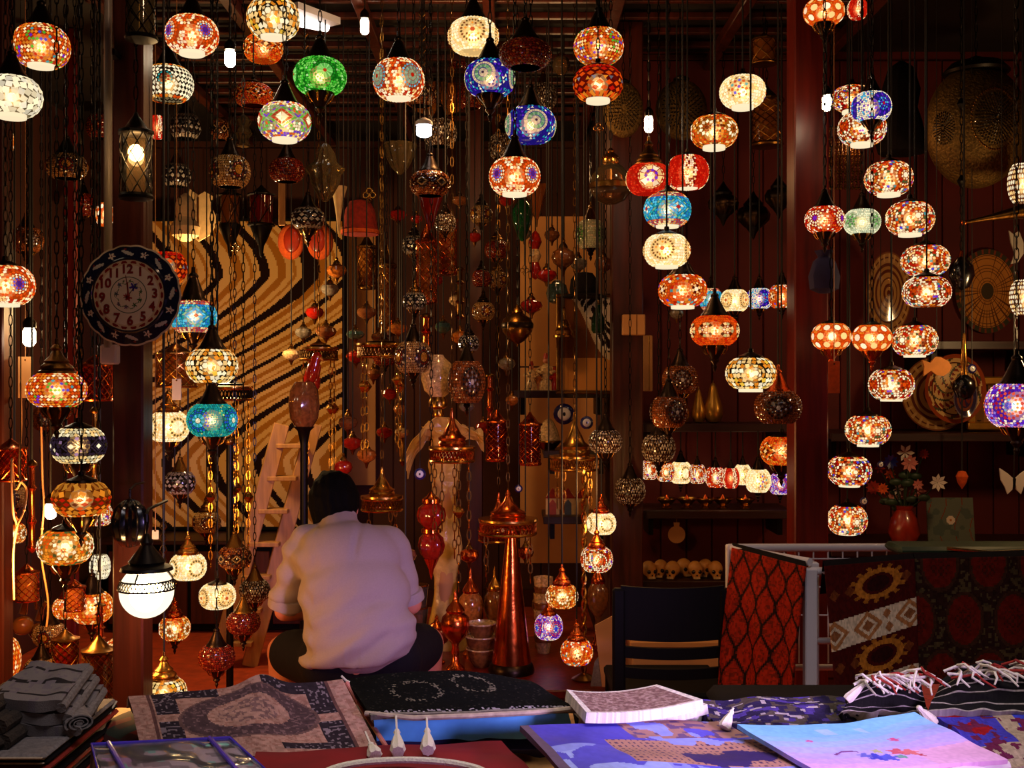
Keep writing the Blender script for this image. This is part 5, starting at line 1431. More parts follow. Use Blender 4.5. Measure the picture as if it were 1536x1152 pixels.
def person():
    o = Vector((-.53, 3.95, 0))
    root = thing('person', 'person with dark hair in a pale rolled-sleeve shirt, sitting bent forward with their back turned', 'person', o)
    L = lambda v: Vector(v) - o
    PP = lambda x, y, d: P(x, y, d) - o
    pel = PP(537, 985, 3.95)
    chest = PP(518, 840, 4.06)
    neck = PP(508, 780, 4.16); head = PP(502, 756, 4.20)
    b = MB()
    capsule(b, pel + Vector((-.09, .06, .01)), pel + Vector((.09, .06, .01)), .08, .08)
    capsule(b, pel + Vector((0, .03, 0)), chest + Vector((0, .02, -.02)), .10, .105)
    capsule(b, PP(468, 826, 4.10), PP(576, 826, 4.10), .045, .045)
    capsule(b, chest + Vector((0, .03, 0)), neck, .075, .05); capsule(b, neck, head, .052, .055)
    b.ball(head + Vector((0, 0, .0)), .085, 16, 12, sc=(.9, 1.1, 1.2))
    b.ball(head + Vector((0, .085, -.055)), .045, 12, 8)               # chin and jaw, turned down to the work
    b.ball(head + Vector((0, .105, -.01)), .016, 8, 6)                 # nose
    for s in (-1, 1):
        b.ball(head + Vector((s * .078, .005, -.02)), .022, 10, 8, sc=(.45, .8, 1.3))   # ears
    el = {-1: PP(428, 915, 4.14), 1: PP(616, 905, 4.12)}
    sh = {-1: PP(455, 822, 4.09), 1: PP(590, 824, 4.09)}
    hand = {-1: L((-.66, 4.46, .66)), 1: L((-.46, 4.46, .66))}
    kn = {-1: L((-.865, 4.30, .535)), 1: L((-.33, 4.42, .54))}
    for s in (-1, 1):
        capsule(b, sh[s], el[s], .05, .042); capsule(b, el[s], hand[s], .042, .028)
        capsule(b, pel + Vector((s * .09, .04, -.02)), kn[s], .08, .066)
        an = kn[s] + Vector((s * .0, -.02, -.455))
        capsule(b, kn[s], an, .062, .04); capsule(b, an + Vector((0, -.03, -.03)), an + Vector((0, .13, -.05)), .036, .032)
        d = (hand[s] - el[s]).normalized()
        palm = hand[s] + d * .045
        capsule(b, hand[s], palm, .026, .034)
        side = d.cross(Vector((0, 0, 1))).normalized()
        dn = Vector((0, 0, -1))
        for k, ln in enumerate((.062, .072, .068, .052)):
            r0 = palm + side * (k - 1.5) * .02 + d * .02
            k1 = r0 + d * ln * .6 + dn * .012; k2 = k1 + d * ln * .25 + dn * .03
            capsule(b, r0, k1, .0095, .0085, seg=8); capsule(b, k1, k2, .0085, .0075, seg=8)
        th = palm - side * .03 * s
        capsule(b, th - d * .02, th - side * .03 * s + d * .02 + dn * .015, .011, .009, seg=8)
    organic('body', b, .0085, 3, 'skin', root)
    # shirt
    b = MB()
    b.ball(PP(540, 945, 3.96), 1, 22, 14, sc=(.198, .135, .155))
    b.ball(PP(532, 895, 4.0), 1, 22, 14, sc=(.2, .14, .17))
    b.ball(PP(522, 838, 4.05), 1, 22, 14, sc=(.195, .135, .135))
    capsule(b, PP(468, 815, 4.10), PP(582, 817, 4.10), .072, .072)
    capsule(b, PP(510, 800, 4.11), PP(508, 774, 4.16), .085, .06)
    capsule(b, PP(455, 818, 4.09), PP(430, 900, 4.13), .066, .060); capsule(b, PP(592, 822, 4.09), PP(611, 892, 4.11), .060, .050)
    # straight loose hem: a ring of cloth below the waist
    for k in range(44):
        a = 2 * PI * k / 44
        c = PP(540, 955, 3.99) + Vector((.168 * math.cos(a), .148 * math.sin(a), 0))
        capsule(b, c, c + Vector((.012 * math.cos(a), .012 * math.sin(a), -.058 + .022 * math.cos(a))), .032, .020, seg=8)
    def folds(co):
        x, y, z = co[:, 0], co[:, 1], co[:, 2]
        w = np.clip((.98 - z) * 4, 0, 1)
        s1 = np.sin(52 * (z * .88 - x * .5) + 2.2 * np.sin(7 * x + 3 * z)); s2 = np.sin(88 * (z - .22 * x) + 3 * np.sin(9 * x + 5 * z))
        f = .0085 * np.sign(s1) * np.abs(s1) ** 1.6 * w * (.45 + .55 * np.sin(9 * x - 2 + 5 * z) ** 2)
        f += .004 * s2 * np.clip((.86 - z) * 8, 0, 1)
        f += .004 * np.sin(60 * (z + .7 * x)) * np.clip((-.12 - x) * 12, 0, 1)
        f += -.014 * np.exp(-((x + .012 - .1 * (z - 1.0)) / .010) ** 2) * np.exp(-((z - 1.0) / .05) ** 2)
        f += .0035 * np.sin(70 * z + 8 * x) * (np.abs(x - .03) > .19)
        return f
    organic('shirt', b, .0105, 6, 'shirt_cloth', root, disp=folds)
    cu = MB()
    for s, p, q in ((-1, PP(431, 896, 4.13), PP(428, 913, 4.138)), (1, PP(610, 888, 4.11), PP(614, 904, 4.118))):
        rr = .062 if s < 0 else .055
        cu.lathe([(rr * .8, -.004), (rr * 1.04, 0), (rr * 1.08, .018), (rr * 1.05, .036), (rr * .8, .04)], 20, at=tuple(p), axis=q - p)
    obj('rolled_cuff', cu, 'shirt_cloth', root)
    co = MB()
    nk = PP(508, 776, 4.16)
    co.lathe([(.064, -.02), (.070, -.01), (.066, .012), (.058, .016), (.056, -.01)], 22, at=tuple(nk), axis=(0, .55, 1))
    obj('collar', co, 'shirt_cloth', root)
    # shorts
    b = MB()
    capsule(b, pel + Vector((-.105, .055, -.025)), pel + Vector((.105, .055, -.025)), .115, .115)
    for s in (-1, 1):
        a0 = pel + Vector((s * .10, .06, -.035)); capsule(b, a0, a0.lerp(kn[s], .80), .115, .092)
    organic('trousers', b, .012, 5, 'dark_cloth', root)
    # hair
    b = MB()
    b.ball(head + Vector((0, -.018, .014)), .100, 20, 14, sc=(.94, 1.08, 1.14))
    b.ball(head + Vector((-.035, .0, .095)), .03, 10, 8); b.ball(head + Vector((.03, -.02, .085)), .035, 10, 8)
    b.ball(head + Vector((0, -.035, -.06)), .075, 14, 10)
    def strand(co):
        return .0016 * np.sin(co[:, 0] * 210 + 30 * co[:, 2]) + .0012 * np.sin(co[:, 2] * 140 + co[:, 0] * 40)
    organic('hair', b, .008, 3, 'hair', root, disp=strand)
    for s in (-1, 1):
        an = kn[s] + Vector((0, -.02, -.455))
        b = MB(); capsule(b, an + Vector((0, -.035, -.035)), an + Vector((0, .15, -.045)), .044, .042)
        organic('shoe', b, .012, 3, 'dark_cloth', root)
    st = thing('stool', 'low wooden stool under the seated person', 'stool', (-.53, 3.98, 0))
    obj('seat', MB().lathe([(.15, .435), (.16, .44), (.16, .465), (.15, .47)], 28), 'post_wood', st)
    for k in range(4):
        a = PI / 4 + k * PI / 2
        obj('leg', MB().tube([(.11 * math.cos(a), .11 * math.sin(a), .437), (.14 * math.cos(a), .14 * math.sin(a), 0)], [.018, .015], 10), 'post_wood', st)
person()

# ---------------------------------------------------------------- zebra striped picture
def zebra():
    d = 7.45
    x0, x1, y0, y1 = 212, 513, 332, 790
    a, b = P(x0, y1, d), P(x1, y0, d)
    w, h = b.x - a.x, b.z - a.z
    t = thing('striped_picture', 'large canvas picture of wavy black, cream and ochre zebra stripes', 'picture', ((a.x + b.x) / 2, d, a.z))
    def col(u, v):
        x = u * (x1 - x0) + x0; y = y1 - v * (y1 - y0)
        cs = np.cos(PI * (y - 415) / 275)
        cm = .5 * cs + .5 * (1 - 2 * (y - 415) / 275)
        cx = np.where(y < 415, 200 - 110 * (1 - cs), np.where(y > 690, -200 + 110 * (1 + cs), 200 * cm))
        ph = (x - cx - 184 + 6 * np.sin(y / 60 + x / 90)) / 66.0
        f = ph % 1.0
        thick = .04 * np.sin(ph * 1.7) + .30 * np.exp(-((y - 418) / 42) ** 2) * (np.floor(ph) == 1)
        blob = x < -9
        return pick([((f < .21 + thick), (30, 13, 7)), ((f >= .42) & (f < .62), (176, 112, 34)), ((f >= .78) & (f < .86), (186, 124, 44)), (blob, (30, 13, 7))], (226, 178, 104))
    sh = sheet(150, 220, bil((-w / 2, 0, 0), (w / 2, 0, 0), (w / 2, 0, h), (-w / 2, 0, h)), col, .02)
    obj('canvas', sh, 'painted_canvas', t, smooth=False, color=True)
    fr = MB()
    fr.bbox((0, .03, -.012), (w + .05, .05, .025), .004); fr.bbox((0, .03, h + .012), (w + .05, .05, .025), .004)
    fr.bbox((-w / 2 - .012, .03, h / 2), (.025, .05, h), .004); fr.bbox((w / 2 + .012, .03, h / 2), (.025, .05, h), .004)
    obj('frame', fr, 'black_wood', t, smooth=False)
zebra()
bpy.data.objects['low_counter'].scale = (1, 1, .868)

def ladder():
    t0 = P(447, 636, 6.3); d = 6.3
    t = thing('ladder', 'plain wooden ladder leaning left of the seated person', 'ladder', (P(388, 868, d).x - .12, d - .05, 0))
    o = t.location
    top = t0 - o; bot = Vector((0, -.05, 0))
    for s in (-1, 1):
        off = Vector((s * .085, s * .03, 0))
        dirv = (top - bot); rot = dirv.to_track_quat('Z', 'Y').to_matrix()
        obj('rail', MB().bbox(tuple((top + bot) / 2 + off), (.045, .085, dirv.length), .004, rot=rot), 'pale_wood', t, smooth=False)
    for k in range(7):
        f = .10 + k * .135
        p = bot.lerp(top, f)
        obj('step', MB().bbox(tuple(p), (.16, .11, .024), .003), 'pale_wood', t, smooth=False)
ladder()

# ---------------------------------------------------------------- plastic wrapped roll
def wrap():
    d = 5.3
    b0 = P(668, 0, d); b0.z = ZB
    H = P(0, 640, d).z - ZB
    t = thing('wrapped_roll', 'tall roll bundled in crumpled yellowish plastic, standing on the bench', 'roll', b0)
    ky = .0031
    rows = []
    n = 44
    vs, fs = [], []
    rg = np.random.RandomState(3)
    seg = 40
    for i in range(n + 1):
        f = i / n
        r = .062 + .05 * math.exp(-(f / .05) ** 2) + .055 * math.exp(-((1 - f) / .03) ** 2) + .012 * math.sin(f * 17)
        for k in range(seg):
            a = 2 * PI * k / seg
            rr = r * (1 + .16 * (vnoise(np.array(k / seg), np.array(f), 9, 22, 4) - .5) + .10 * (vnoise(np.array(k / seg), np.array(f), 22, 50, 5) - .5) + .05 * math.sin(a * 5 + f * 6))
            vs.append((rr * math.cos(a), rr * math.sin(a) * .8, f * H))
    for i in range(n):
        for k in range(seg):
            fs.append((i * seg + k, i * seg + (k + 1) % seg, (i + 1) * seg + (k + 1) % seg, (i + 1) * seg + k))
    b = MB().add(vs, fs)
    obj('wrapping', b, 'plastic_wrap', t, angle=25)
    obj('core', MB().lathe([(.045, .01), (.045, H * .99)], 16), 'tan_panel', t)
    # loose crumpled sheet slung over the top
    def pos(u, v):
        X = (u - .5) * .36; Z = H + .03 + .05 * np.sin(u * 9) * v - 1.6 * X * X + .03 * (vnoise(u, v, 9, 9, 2) - .5) * 2 - .10 * v - .12 * (u < .28) * (.28 - u) / .28
        Y = (v - .5) * .14 + .04 * (vnoise(u, v, 7, 7, 8) - .5)
        return np.stack([X, Y - .03, Z], -1)
    s = sheet(30, 16, pos, lambda u, v: pick([(u < 2, (230, 200, 130))], (0, 0, 0)), .003)
    obj('loose_sheet', s, 'plastic_wrap', t, angle=20)
wrap()
turned('flowered_vase', 'white vase with red brown flowers and a brass foot, left of the large patterned globe', 'lamp', 657, 532, 625, 52, 5.0, [
    ('foot', 'brass', [(.3, 0), (.36, .04), (.3, .12), (.52, .16), (.56, .24), (.4, .33)]),
    ('body', 'cream_glaze', [(.42, .32), (.8, .42), (1, .62), (.86, .84), (.4, .95), (.3, 1)])], cord='cord')

# ---------------------------------------------------------------- plate clock
def clock():
    d = 3.375
    c = P(195, 443, d); R = 75 * d / F
    t = thing('plate_clock', 'round ceramic plate clock with navy flowered rim and red numerals', 'clock', c)
    nth, nr = 240, 60
    th = np.linspace(0, 2 * PI, nth + 1); rr = np.linspace(0, 1, nr + 1)
    T, Rr = np.meshgrid(th, rr, indexing='ij')
    scal = 1 + .022 * np.abs(np.sin(T * 9)) * (Rr > .6) * ((Rr - .6) / .4)
    X = R * Rr * np.sin(T) * scal; Z = R * Rr * np.cos(T) * scal
    Y = np.where(Rr < .72, -.010 - .004 * np.cos(Rr / .72 * PI / 2), -.010 + .014 * ((Rr - .72) / .28)) - .002 * (np.abs(Rr - .73) < .02)
    ct, cr = np.meshgrid((np.arange(nth) + .5) / nth * 2 * PI, (np.arange(nr) + .5) / nr, indexing='ij')
    x, z = cr * np.sin(ct), cr * np.cos(ct)
    conds = [(cr > .70, (26, 28, 56))]
    conds.append((cr > .965, (214, 196, 176)))
    for k in range(8):
        a = 2 * PI * (k + .45) / 8
        ax, az = .845 * math.sin(a), .845 * math.cos(a)
        q = np.hypot(x - ax, z - az); w = np.arctan2(z - az, x - ax)
        conds.append((q < .075 * (.72 + .28 * np.cos(5 * w)), (222, 206, 196)))
        conds.append((q < .018, (120, 30, 20)))
        a2 = a + PI / 8
        ax, az = .84 * math.sin(a2), .84 * math.cos(a2)
        ex, ez = math.sin(a2 + PI / 2 + .35), math.cos(a2 + PI / 2 + .35)
        l = (x - ax) * ex + (z - az) * ez; s = (x - ax) * -ez + (z - az) * ex
        conds.append(((l / .13) ** 2 + (s / .034) ** 2 < 1, (190, 186, 186)))
        conds.append((np.hypot(x - .92 * math.sin(a + .33), z - .92 * math.cos(a + .33)) < .022, (120, 40, 40)))
    conds.append(((cr > .66) & (cr <= .72), (60, 50, 50)))
    conds.append(((cr > .60) & (cr <= .70), (206, 182, 158)))
    drop = ((ct * 22 / (2 * PI)) % 1 - .5) ** 2 * 6 + ((cr - .655) / .03) ** 2 < .8
    conds.append((drop, (130, 30, 18)))
    conds.append(((cr > .345) & (cr < .36), (70, 84, 74)))
    for fx, fz, r, cc in [(.10, .16, .085, (70, 50, 150)), (.0, -.06, .07, (150, 36, 30)), (-.06, -.02, .05, (150, 50, 40)), (.22, -.1, .05, (60, 96, 60)), (.24, .06, .035, (70, 96, 66)), (.12, -.2, .05, (50, 84, 50)), (-.18, .2, .05, (90, 84, 130)), (-.24, .02, .05, (80, 84, 100)), (-.2, -.18, .04, (110, 70, 120)), (-.05, -.24, .05, (120, 80, 120)), (-.1, .27, .03, (90, 110, 84)), (.03, .28, .03, (100, 110, 90))]:
        q = np.hypot(x - fx, z - fz); w = np.arctan2(z - fz, x - fx)
        conds.append((q < r * (.75 + .3 * np.cos(5 * w + fx * 20)), cc))
    vine = (np.abs(np.hypot(x, z) - .25 - .03 * np.sin(7 * ct)) < .007) & (cr < .33)
    conds.append((vine, (80, 110, 80)))
    cols = pick(conds, (222, 206, 198))
    p = np.stack([X, Y, Z], -1)
    b = MB()
    n = (nth + 1) * (nr + 1)
    b.v = [tuple(q) for q in p.reshape(-1, 3).tolist()]
    cl = cols.tolist()
    for i in range(nth):
        for j in range(nr):
            a0, a1 = i * (nr + 1) + j, (i + 1) * (nr + 1) + j
            b.f.append((a0, a0 + 1, a1 + 1, a1) if j else (a0, a0 + 1, a1 + 1)); b.c.append(tuple(cl[i][j]))
    obj('plate', b, 'glazed_ceramic', t, color=True, angle=0)
    obj('back', MB().lathe([(R * .97, .0), (R * .6, .006), (R * .5, .010)], 40, at=(0, .0065, 0), axis=(0, 1, 0)), 'cream', t)
    for k in range(1, 13):
        a = 2 * PI * k / 12 - .06
        cu = bpy.data.curves.new('numeral', 'FONT')
        cu.body = str(k) if k != 9 else '6'; cu.size = .037; cu.extrude = .0006; cu.offset = .0011; cu.align_x = 'CENTER'; cu.align_y = 'CENTER'
        cu.materials.append(M['numeral_red'])
        tmp = bpy.data.objects.new('tmp', cu); COL.objects.link(tmp)
        dg = bpy.context.evaluated_depsgraph_get(); dg.update()
        nm = bpy.data.meshes.new_from_object(tmp.evaluated_get(dg)); bpy.data.objects.remove(tmp)
        o = link('numeral', nm, t, (R * .525 * math.sin(a), -.0132, R * .515 * math.cos(a)), rot=(PI / 2, PI if k == 9 else 0, 0))
    def hand(nm, ang, ln, w, m, y):
        u = Vector((math.sin(ang), 0, math.cos(ang))); s = Vector((u.z, 0, -u.x))
        b = MB(); A = u * -.012
        vs = []
        for yy in (0, .001):
            for q in (A - s * w, A + s * w, u * ln + s * w * .3, u * ln - s * w * .3): vs.append((q.x, y + yy, q.z))
        b.add(vs, [(0, 1, 2, 3), (7, 6, 5, 4), (0, 4, 5, 1), (1, 5, 6, 2), (2, 6, 7, 3), (3, 7, 4, 0)])
        obj(nm, b, m, t, smooth=False)
    hand('minute_hand', -.13, R * .40, .0018, 'numeral_red', -.0150)
    hand('hour_hand', -.05, R * .26, .0026, 'numeral_red', -.0164)
    hand('second_hand', .70, R * .36, .0009, 'black_iron', -.0178)
    obj('boss', MB().ball((0, -.0175, 0), .005, 12, 8), 'numeral_red', t)
    obj('hanger', MB().tube([(0, .012, R * .6), (.0, .06, R * .62), (0, .13, R * .62)], .003, 6), 'black_iron', t)
mat('numeral_red', (120, 16, 12), .5)
clock()

# ---------------------------------------------------------------- pale wall, picture with ornate corner, little figures
def corner_picture():
    d = 5.62
    a, b = P(840, 586, d), P(920, 446, d)
    w, h = b.x - a.x, b.z - a.z
    t = thing('corner_picture', 'framed panel with a white arabesque corner, left of the middle post', 'picture', ((a.x + b.x) / 2, d, a.z))
    def col(u, v):
        diag = (u + (v - .42) * 1.45) > .92 + .15 * np.sin(u * 6)
        ar = np.sin(u * 22 + 6 * np.sin(v * 9)) * np.sin(v * 26 + 5 * np.sin(u * 8)) > -.05
        edge = np.abs((u + (v - .42) * 1.45) - .95 - .15 * np.sin(u * 6)) < .06
        return pick([(u >= 0, (112, 64, 30)), (v < .35, (190, 130, 66)), (diag, (30, 14, 9)), (diag & ar, (206, 196, 186)), (edge, (190, 170, 140))], (50, 20, 10))
    obj('panel', sheet(60, 100, bil((-w / 2, 0, 0), (w / 2, 0, 0), (w / 2, 0, h), (-w / 2, 0, h)), col, .012), 'painted_canvas', t, smooth=False, color=True)
    fr = MB()
    for cx, cz, sx, sz in ((0, -.008, w + .04, .018), (0, h + .008, w + .04, .018), (-w / 2 - .01, h / 2, .018, h), (w / 2 + .01, h / 2, .018, h)):
        fr.bbox((cx, -.004, cz), (sx, .03, sz), .004)
    obj('frame', fr, 'old_brass', t, smooth=False)
    obj('beaded_strip', MB().bbox((w / 2 + .04, -.004, h / 2 - .03), (.014, .03, h * 1.15), .004), 'grey_paint', t, smooth=False)
corner_picture()
def figurine(x, y1, h, robe, d, label, hat='red_felt'):
    r = h * .22 * d / F; H = h * d / F
    b0 = P(x, 0, d); b0.z = ZS6
    t = thing('figurine', label, 'figurine', b0, 'little painted figurines on the narrow shelf')
    obj('robe', MB().lathe([(r * 1.2, 0), (r * 1.15, H * .05), (r * .6, H * .35), (r * .75, H * .6), (r * .4, H * .7), (r * .2, H * .73)], 14), robe, t)
    obj('head', MB().ball((0, 0, H * .8), H * .085, 10, 8), 'skin', t)
    obj('hat', MB().lathe([(H * .08, H * .86), (H * .075, H * .9), (H * .05, H), (0, H)], 10), hat, t)
    for s in (-1, 1):
        obj('arm', MB().tube([(s * r * .6, 0, H * .63), (s * r * 1.1, -r * .3, H * .52), (s * r * .5, -r * .9, H * .48)], H * .045, 6), robe, t)
for x, h, m, hat, lb in [
 (797, 44, 'cream_glaze', 'red_felt', 'cream robed figurine leftmost on the narrow shelf'),
 (808, 34, 'amber_glaze', 'cream', 'amber robed figurine second on the narrow shelf'),
 (819, 56, 'cream_glaze', 'clay_red', 'tallest cream robed figurine on the narrow shelf'),
 (832, 36, 'red_glaze', 'red_felt', 'small red robed figurine before the ornate corner picture'),
 (846, 50, 'white_card', 'red_felt', 'white robed figurine before the ornate corner picture'),
 (860, 42, 'teal_glaze', 'red_felt', 'green robed figurine before the ornate corner picture'),
 (873, 48, 'red_glaze', 'cream', 'tall red robed figurine with a cream hat before the corner picture'),
 (890, 44, 'grey_glaze', 'clay_red', 'grey robed figurine second from the right on the narrow shelf'),
 (906, 50, 'cream_glaze', 'old_brass', 'cream robed figurine rightmost on the narrow shelf')]:
    figurine(x, 585, h, m, 6.0 + rnd.uniform(-.03, .03), lb, hat)
turned('brass_bell', 'stepped brass bell standing on the ledge left of the ornate corner picture', 'bell', 846, 458, 506, 32, 5.45, [
    ('bell', 'brass', [(1, 0), (1, .06), (.8, .1), (.85, .2), (.6, .3), (.62, .38), (.36, .55)]), ('handle', 'brass', [(.2, .54), (.24, .7), (.14, .8), (.2, .9), (0, 1)])], cord='cord')
turned('brass_orb_lantern', 'round brass orb lantern with a dark band, hanging left of the ornate corner picture', 'lantern', 776, 455, 520, 46, 5.2, [
    ('lower_bowl', 'old_brass', [(.05, 0), (.1, .06), (.5, .14), (.95, .34), (1, .42)]), ('band', 'dark_bronze', [(1.03, .42), (1.06, .45), (1.06, .52), (1.03, .55)]),
    ('upper_bowl', 'old_brass', [(1, .55), (.9, .64), (.5, .74), (.3, .8)]), ('cap', 'brass', [(.4, .79), (.3, .86), (.14, .92), (0, 1)])], cord='chain')

# things on the shelves beside the middle post
for k, (x, c1, lb) in enumerate([(829, (170, 60, 30), 'arched house tile with a red front, leftmost on its shelf'), (852, (60, 70, 80), 'arched house tile with a dark window, middle of its shelf'), (873, (190, 110, 40), 'arched house tile in ochre, rightmost on its shelf')]):
    d = 6.0; b0 = P(x, 0, d); b0.z = ZS8
    t = thing('house_tile', lb, 'tile', b0, 'arched house tiles beside the middle post')
    w, h = .036, .13
    out = [(-w, 0), (w, 0), (w, h * .6)] + [(w * math.cos(a), h * .6 + w * 1.3 * math.sin(a)) for a in np.linspace(.3, PI - .3, 6)] + [(-w, h * .6)]
    obj('plaque', MB().prism(out, 0, .02), 'cream', t, smooth=False)
    mm = mat('house_paint', c1, .4)
    obj('door', MB().prism([(-w * .5, .0), (w * .5, .0), (w * .5, h * .45), (0, h * .62), (-w * .5, h * .45)], -.004, .002), mm, t, smooth=False)
    obj('roof', MB().prism([(-w * 1.05, h * .66), (w * 1.05, h * .66), (0, h * 1.08)], -.005, .018), 'red_felt', t, smooth=False)
turned('bead_cluster', 'small heap of shells and beads left of the pale ribbed globe', 'ornament', 822, 630, 676, 40, 6.02, [
    ('dish', 'old_brass', [(.5, 0), (1, .25), (.95, .3), (.6, .2)]), ('shells', 'cream_glaze', [(.9, .22), (.7, .6), (.4, .9), (.2, 1)], 5)], z=ZS7, free=False)
def box_thing(name, label, cat, x, y, w, h, d, depth, m, part='front'):
    p = P(x, y, d); k = d / F
    t = thing(name, label, cat, p)
    obj('shell', MB().bbox((0, depth / 2, 0), (w * k, depth, h * k), .004), m, t, smooth=False)
    obj('flap', MB().bbox((w * k * .12, -.001, 0), (.004, .004, h * k * .98), .001), 'old_brass', t, smooth=False)
    return t
box_thing('carton', 'small tan carton fixed high on the middle post', 'box', 951, 487, 34, 31, 5.24, .055, 'card')
box_thing('tan_board', 'tall tan board on the wall right of the middle post', 'board', 972, 545, 14, 84, 5.72, .02, 'card')

# red bay: golden pears, skulls, brass dishes, paper tag
for x, y0, w, lb in [(1024, 590, 22, 'golden pear leftmost on the red bay shelf'), (1048, 582, 22, 'slim golden pear in the middle on the red bay shelf'), (1070, 573, 30, 'tallest golden pear on the red bay shelf')]:
    turned('golden_pear', lb, 'ornament', x, y0, 634, w, 5.55, [('fruit', 'gold_paint', [(.2, 0), (.7, .04), (1, .2), (.95, .4), (.6, .65), (.4, .85), (.2, .97), (0, 1)]), ('stalk', 'old_brass', [(.06, .97), (.05, 1.06), (0, 1.06)])], 'golden pears', z=ZS1, free=False, tilt=(0, rnd.uniform(-.02, .02), 0))
def skull_mesh():
    b = MB()
    b.ball((0, 0, .038), .03, 14, 10, sc=(.92, 1.1, 1))
    b.ball((0, -.018, .022), .018, 10, 8, sc=(1.1, .8, 1.0)); b.box((0, -.022, .008), (.026, .016, .014))
    return b
sk = organic('cranium', skull_mesh(), .0036, 3, 'bone')
skm = sk.data; bpy.data.objects.remove(sk)
eye = MB()
for s in (-1, 1): eye.ball((s * .0115, -.027, .030), .0078, 8, 6)
eye.ball((0, -.034, .018), .0035, 6, 4)
eye_me = eye.mesh('eye_sockets', 'eye_black')
tee = MB()
for k in range(6): tee.box(((k - 2.5) * .0042, -.031, .008), (.0032, .003, .007))
tee_me = tee.mesh('teeth', 'cream', False)
for k, (x, dd, lb) in enumerate([(973, 5.5, 'leftmost little skull on the low red bay shelf'), (991, 5.54, 'second little skull from the left'), (1009, 5.5, 'third little skull from the left, tilted'), (1026, 5.58, 'fourth little skull, set a little back'), (1043, 5.5, 'fifth little skull, facing left'), (1058, 5.56, 'sixth little skull, set a little back'), (1073, 5.5, 'rightmost little skull before the white rail'), ]):
    b0 = P(x, 0, dd); b0.z = ZS3
    t = thing('skull', lb, 'skull', b0, 'row of little skulls', rotz=rnd.uniform(-.5, .5))
    t.scale = (1.3, 1.3, 1.3)
    link('cranium', skm, t); link('eye_sockets', eye_me, t); link('teeth', tee_me, t)
for k, (x, lb) in enumerate([(1000, 'shiny clay pot among the skulls, upper shelf left'), (1030, 'low brass dish under the brightest tiny lamp'), (1058, 'low brass dish under the purple eyed tiny lamp'), (1084, 'low brass dish under the plain red tiny lamp'), (1118, 'tiered brass dish under the white flowered tiny lamp')]):
    turned('brass_dish', lb, 'dish', x, 746, 764, 30, 5.52, [('dish', 'brass', [(.5, 0), (.55, .1), (.3, .25), (.6, .45), (1, .8), (1.0, .9), (.5, .6)]), ('knob', 'copper', [(.2, .55), (.3, .8), (.1, 1.1), (0, 1.2)])], 'brass dishes on the red bay shelf', z=ZS2, free=False)
turned('candle_stand', 'ringed brass candle stand under the rightmost violet lamp', 'candle holder', 1168, 738, 780, 18, 5.3, [('stand', 'brass', [(1, 0), (.9, .06), (.5, .12), (.8, .2), (.5, .28), (.7, .38), (.45, .46), (.6, .56), (.35, .66), (.5, .78), (.3, .9), (.5, 1)])], z=ZS2, free=False) if False else None
t = thing('paper_tag', 'round brown paper tag with a notched top, hanging over the skulls', 'tag', P(1015, 802, 5.55))
rr = 13 * 5.55 / F
obj('tag', MB().prism([(rr * math.sin(a), rr * math.cos(a)) for a in np.linspace(.3, 2 * PI - .3, 22)] + [(-rr * .35, rr * 1.4), (rr * .35, rr * 1.4)], 0, .004), 'card', t, smooth=False)
obj('string', MB().tube([(0, .002, rr * 1.35), (0, .004, ZS2 - .028 - P(0, 802, 5.55).z)], .0015, 5), 'tan_cord', t)

# evil eye beads
def eye_bead(x, y, w, d, label, top=None):
    p, r, d = settle(x, y, w, 1, 1.2, 1.2, top, d)
    t = thing('eye_bead', label, 'bead', p)
    for nm, m, rr, dy in (('bead', 'navy_glass', 1, 0), ('white_ring', 'eye_white', .62, -.3), ('pupil', 'eye_black', .3, -.42)):
        obj(nm, MB().ball((0, dy * r, 0), r * rr, 14, 8, sc=(1, .35, 1)), m, t)
    obj('string', MB().tube([(0, 0, r * .9), (0, 0, (top if top is not None else CEIL) - p.z)], .0018, 5), 'cord', t)
eye_bead(630, 711, 18, 4.95, 'blue eye bead left of the copper drop')
eye_bead(781, 733, 12, 5.15, 'tiny blue eye bead above the copper cone')
eye_bead(880, 634, 20, 5.0, 'blue eye bead right of the broad brass pagoda')
eye_bead(846, 621, 32, 5.6, 'large plain dark blue disc bead above the brass pagoda')
eye_bead(1321, 697, 11, 4.9, 'white eye bead below the third lowest lamp of the right spiral')
eye_bead(1296, 752, 13, 5.0, 'white eye bead left of the grey green tile, low')
eye_bead(1458, 553, 14, 4.8, 'dark eye bead right of the orange fish')

# felt things, gourds, horn, hung above and beside the striped picture
for s, lb in ((-1, 'orange felt slipper with an oval sole, left of the pair'), (1, 'orange felt slipper with an oval sole, right of the pair')):
    d = 6.55; p = P(457 + s * 22, 362, d); k = d / F
    t = thing('felt_slipper', lb, 'slipper', p, 'pair of orange felt slippers')
    obj('upper', MB().ball((0, .03, 0), 1, 18, 12, sc=(20 * k, .05, 27 * k)), 'orange_felt', t)
    obj('sole', MB().ball((-s * .01, -.012, .005), 1, 18, 10, sc=(12 * k, .012, 19 * k)), 'clay_red', t)
    obj('string', MB().tube([(0, .03, 25 * k), (0, .03, CEIL - p.z)], .002, 5), 'cord', t)
turned('felt_fez', 'red embroidered felt cap hanging right of the white horn', 'cap', 540, 300, 352, 56, 5.8, [('crown', 'red_felt', [(1, 0), (.98, .1), (.8, .7), (.55, .95), (.2, 1)]), ('brim_band', 'orange_felt', [(1.03, .02), (1.04, .12), (1.0, .13)])], cord='cord')
turned('horn', 'tapering cream horn pointing down right of the orange slippers', 'horn', 508, 280, 352, 26, 5.6, [('horn', 'cream', [(0, 0), (.15, .1), (.3, .4), (.6, .75), (1, 1)])], cord='cord')
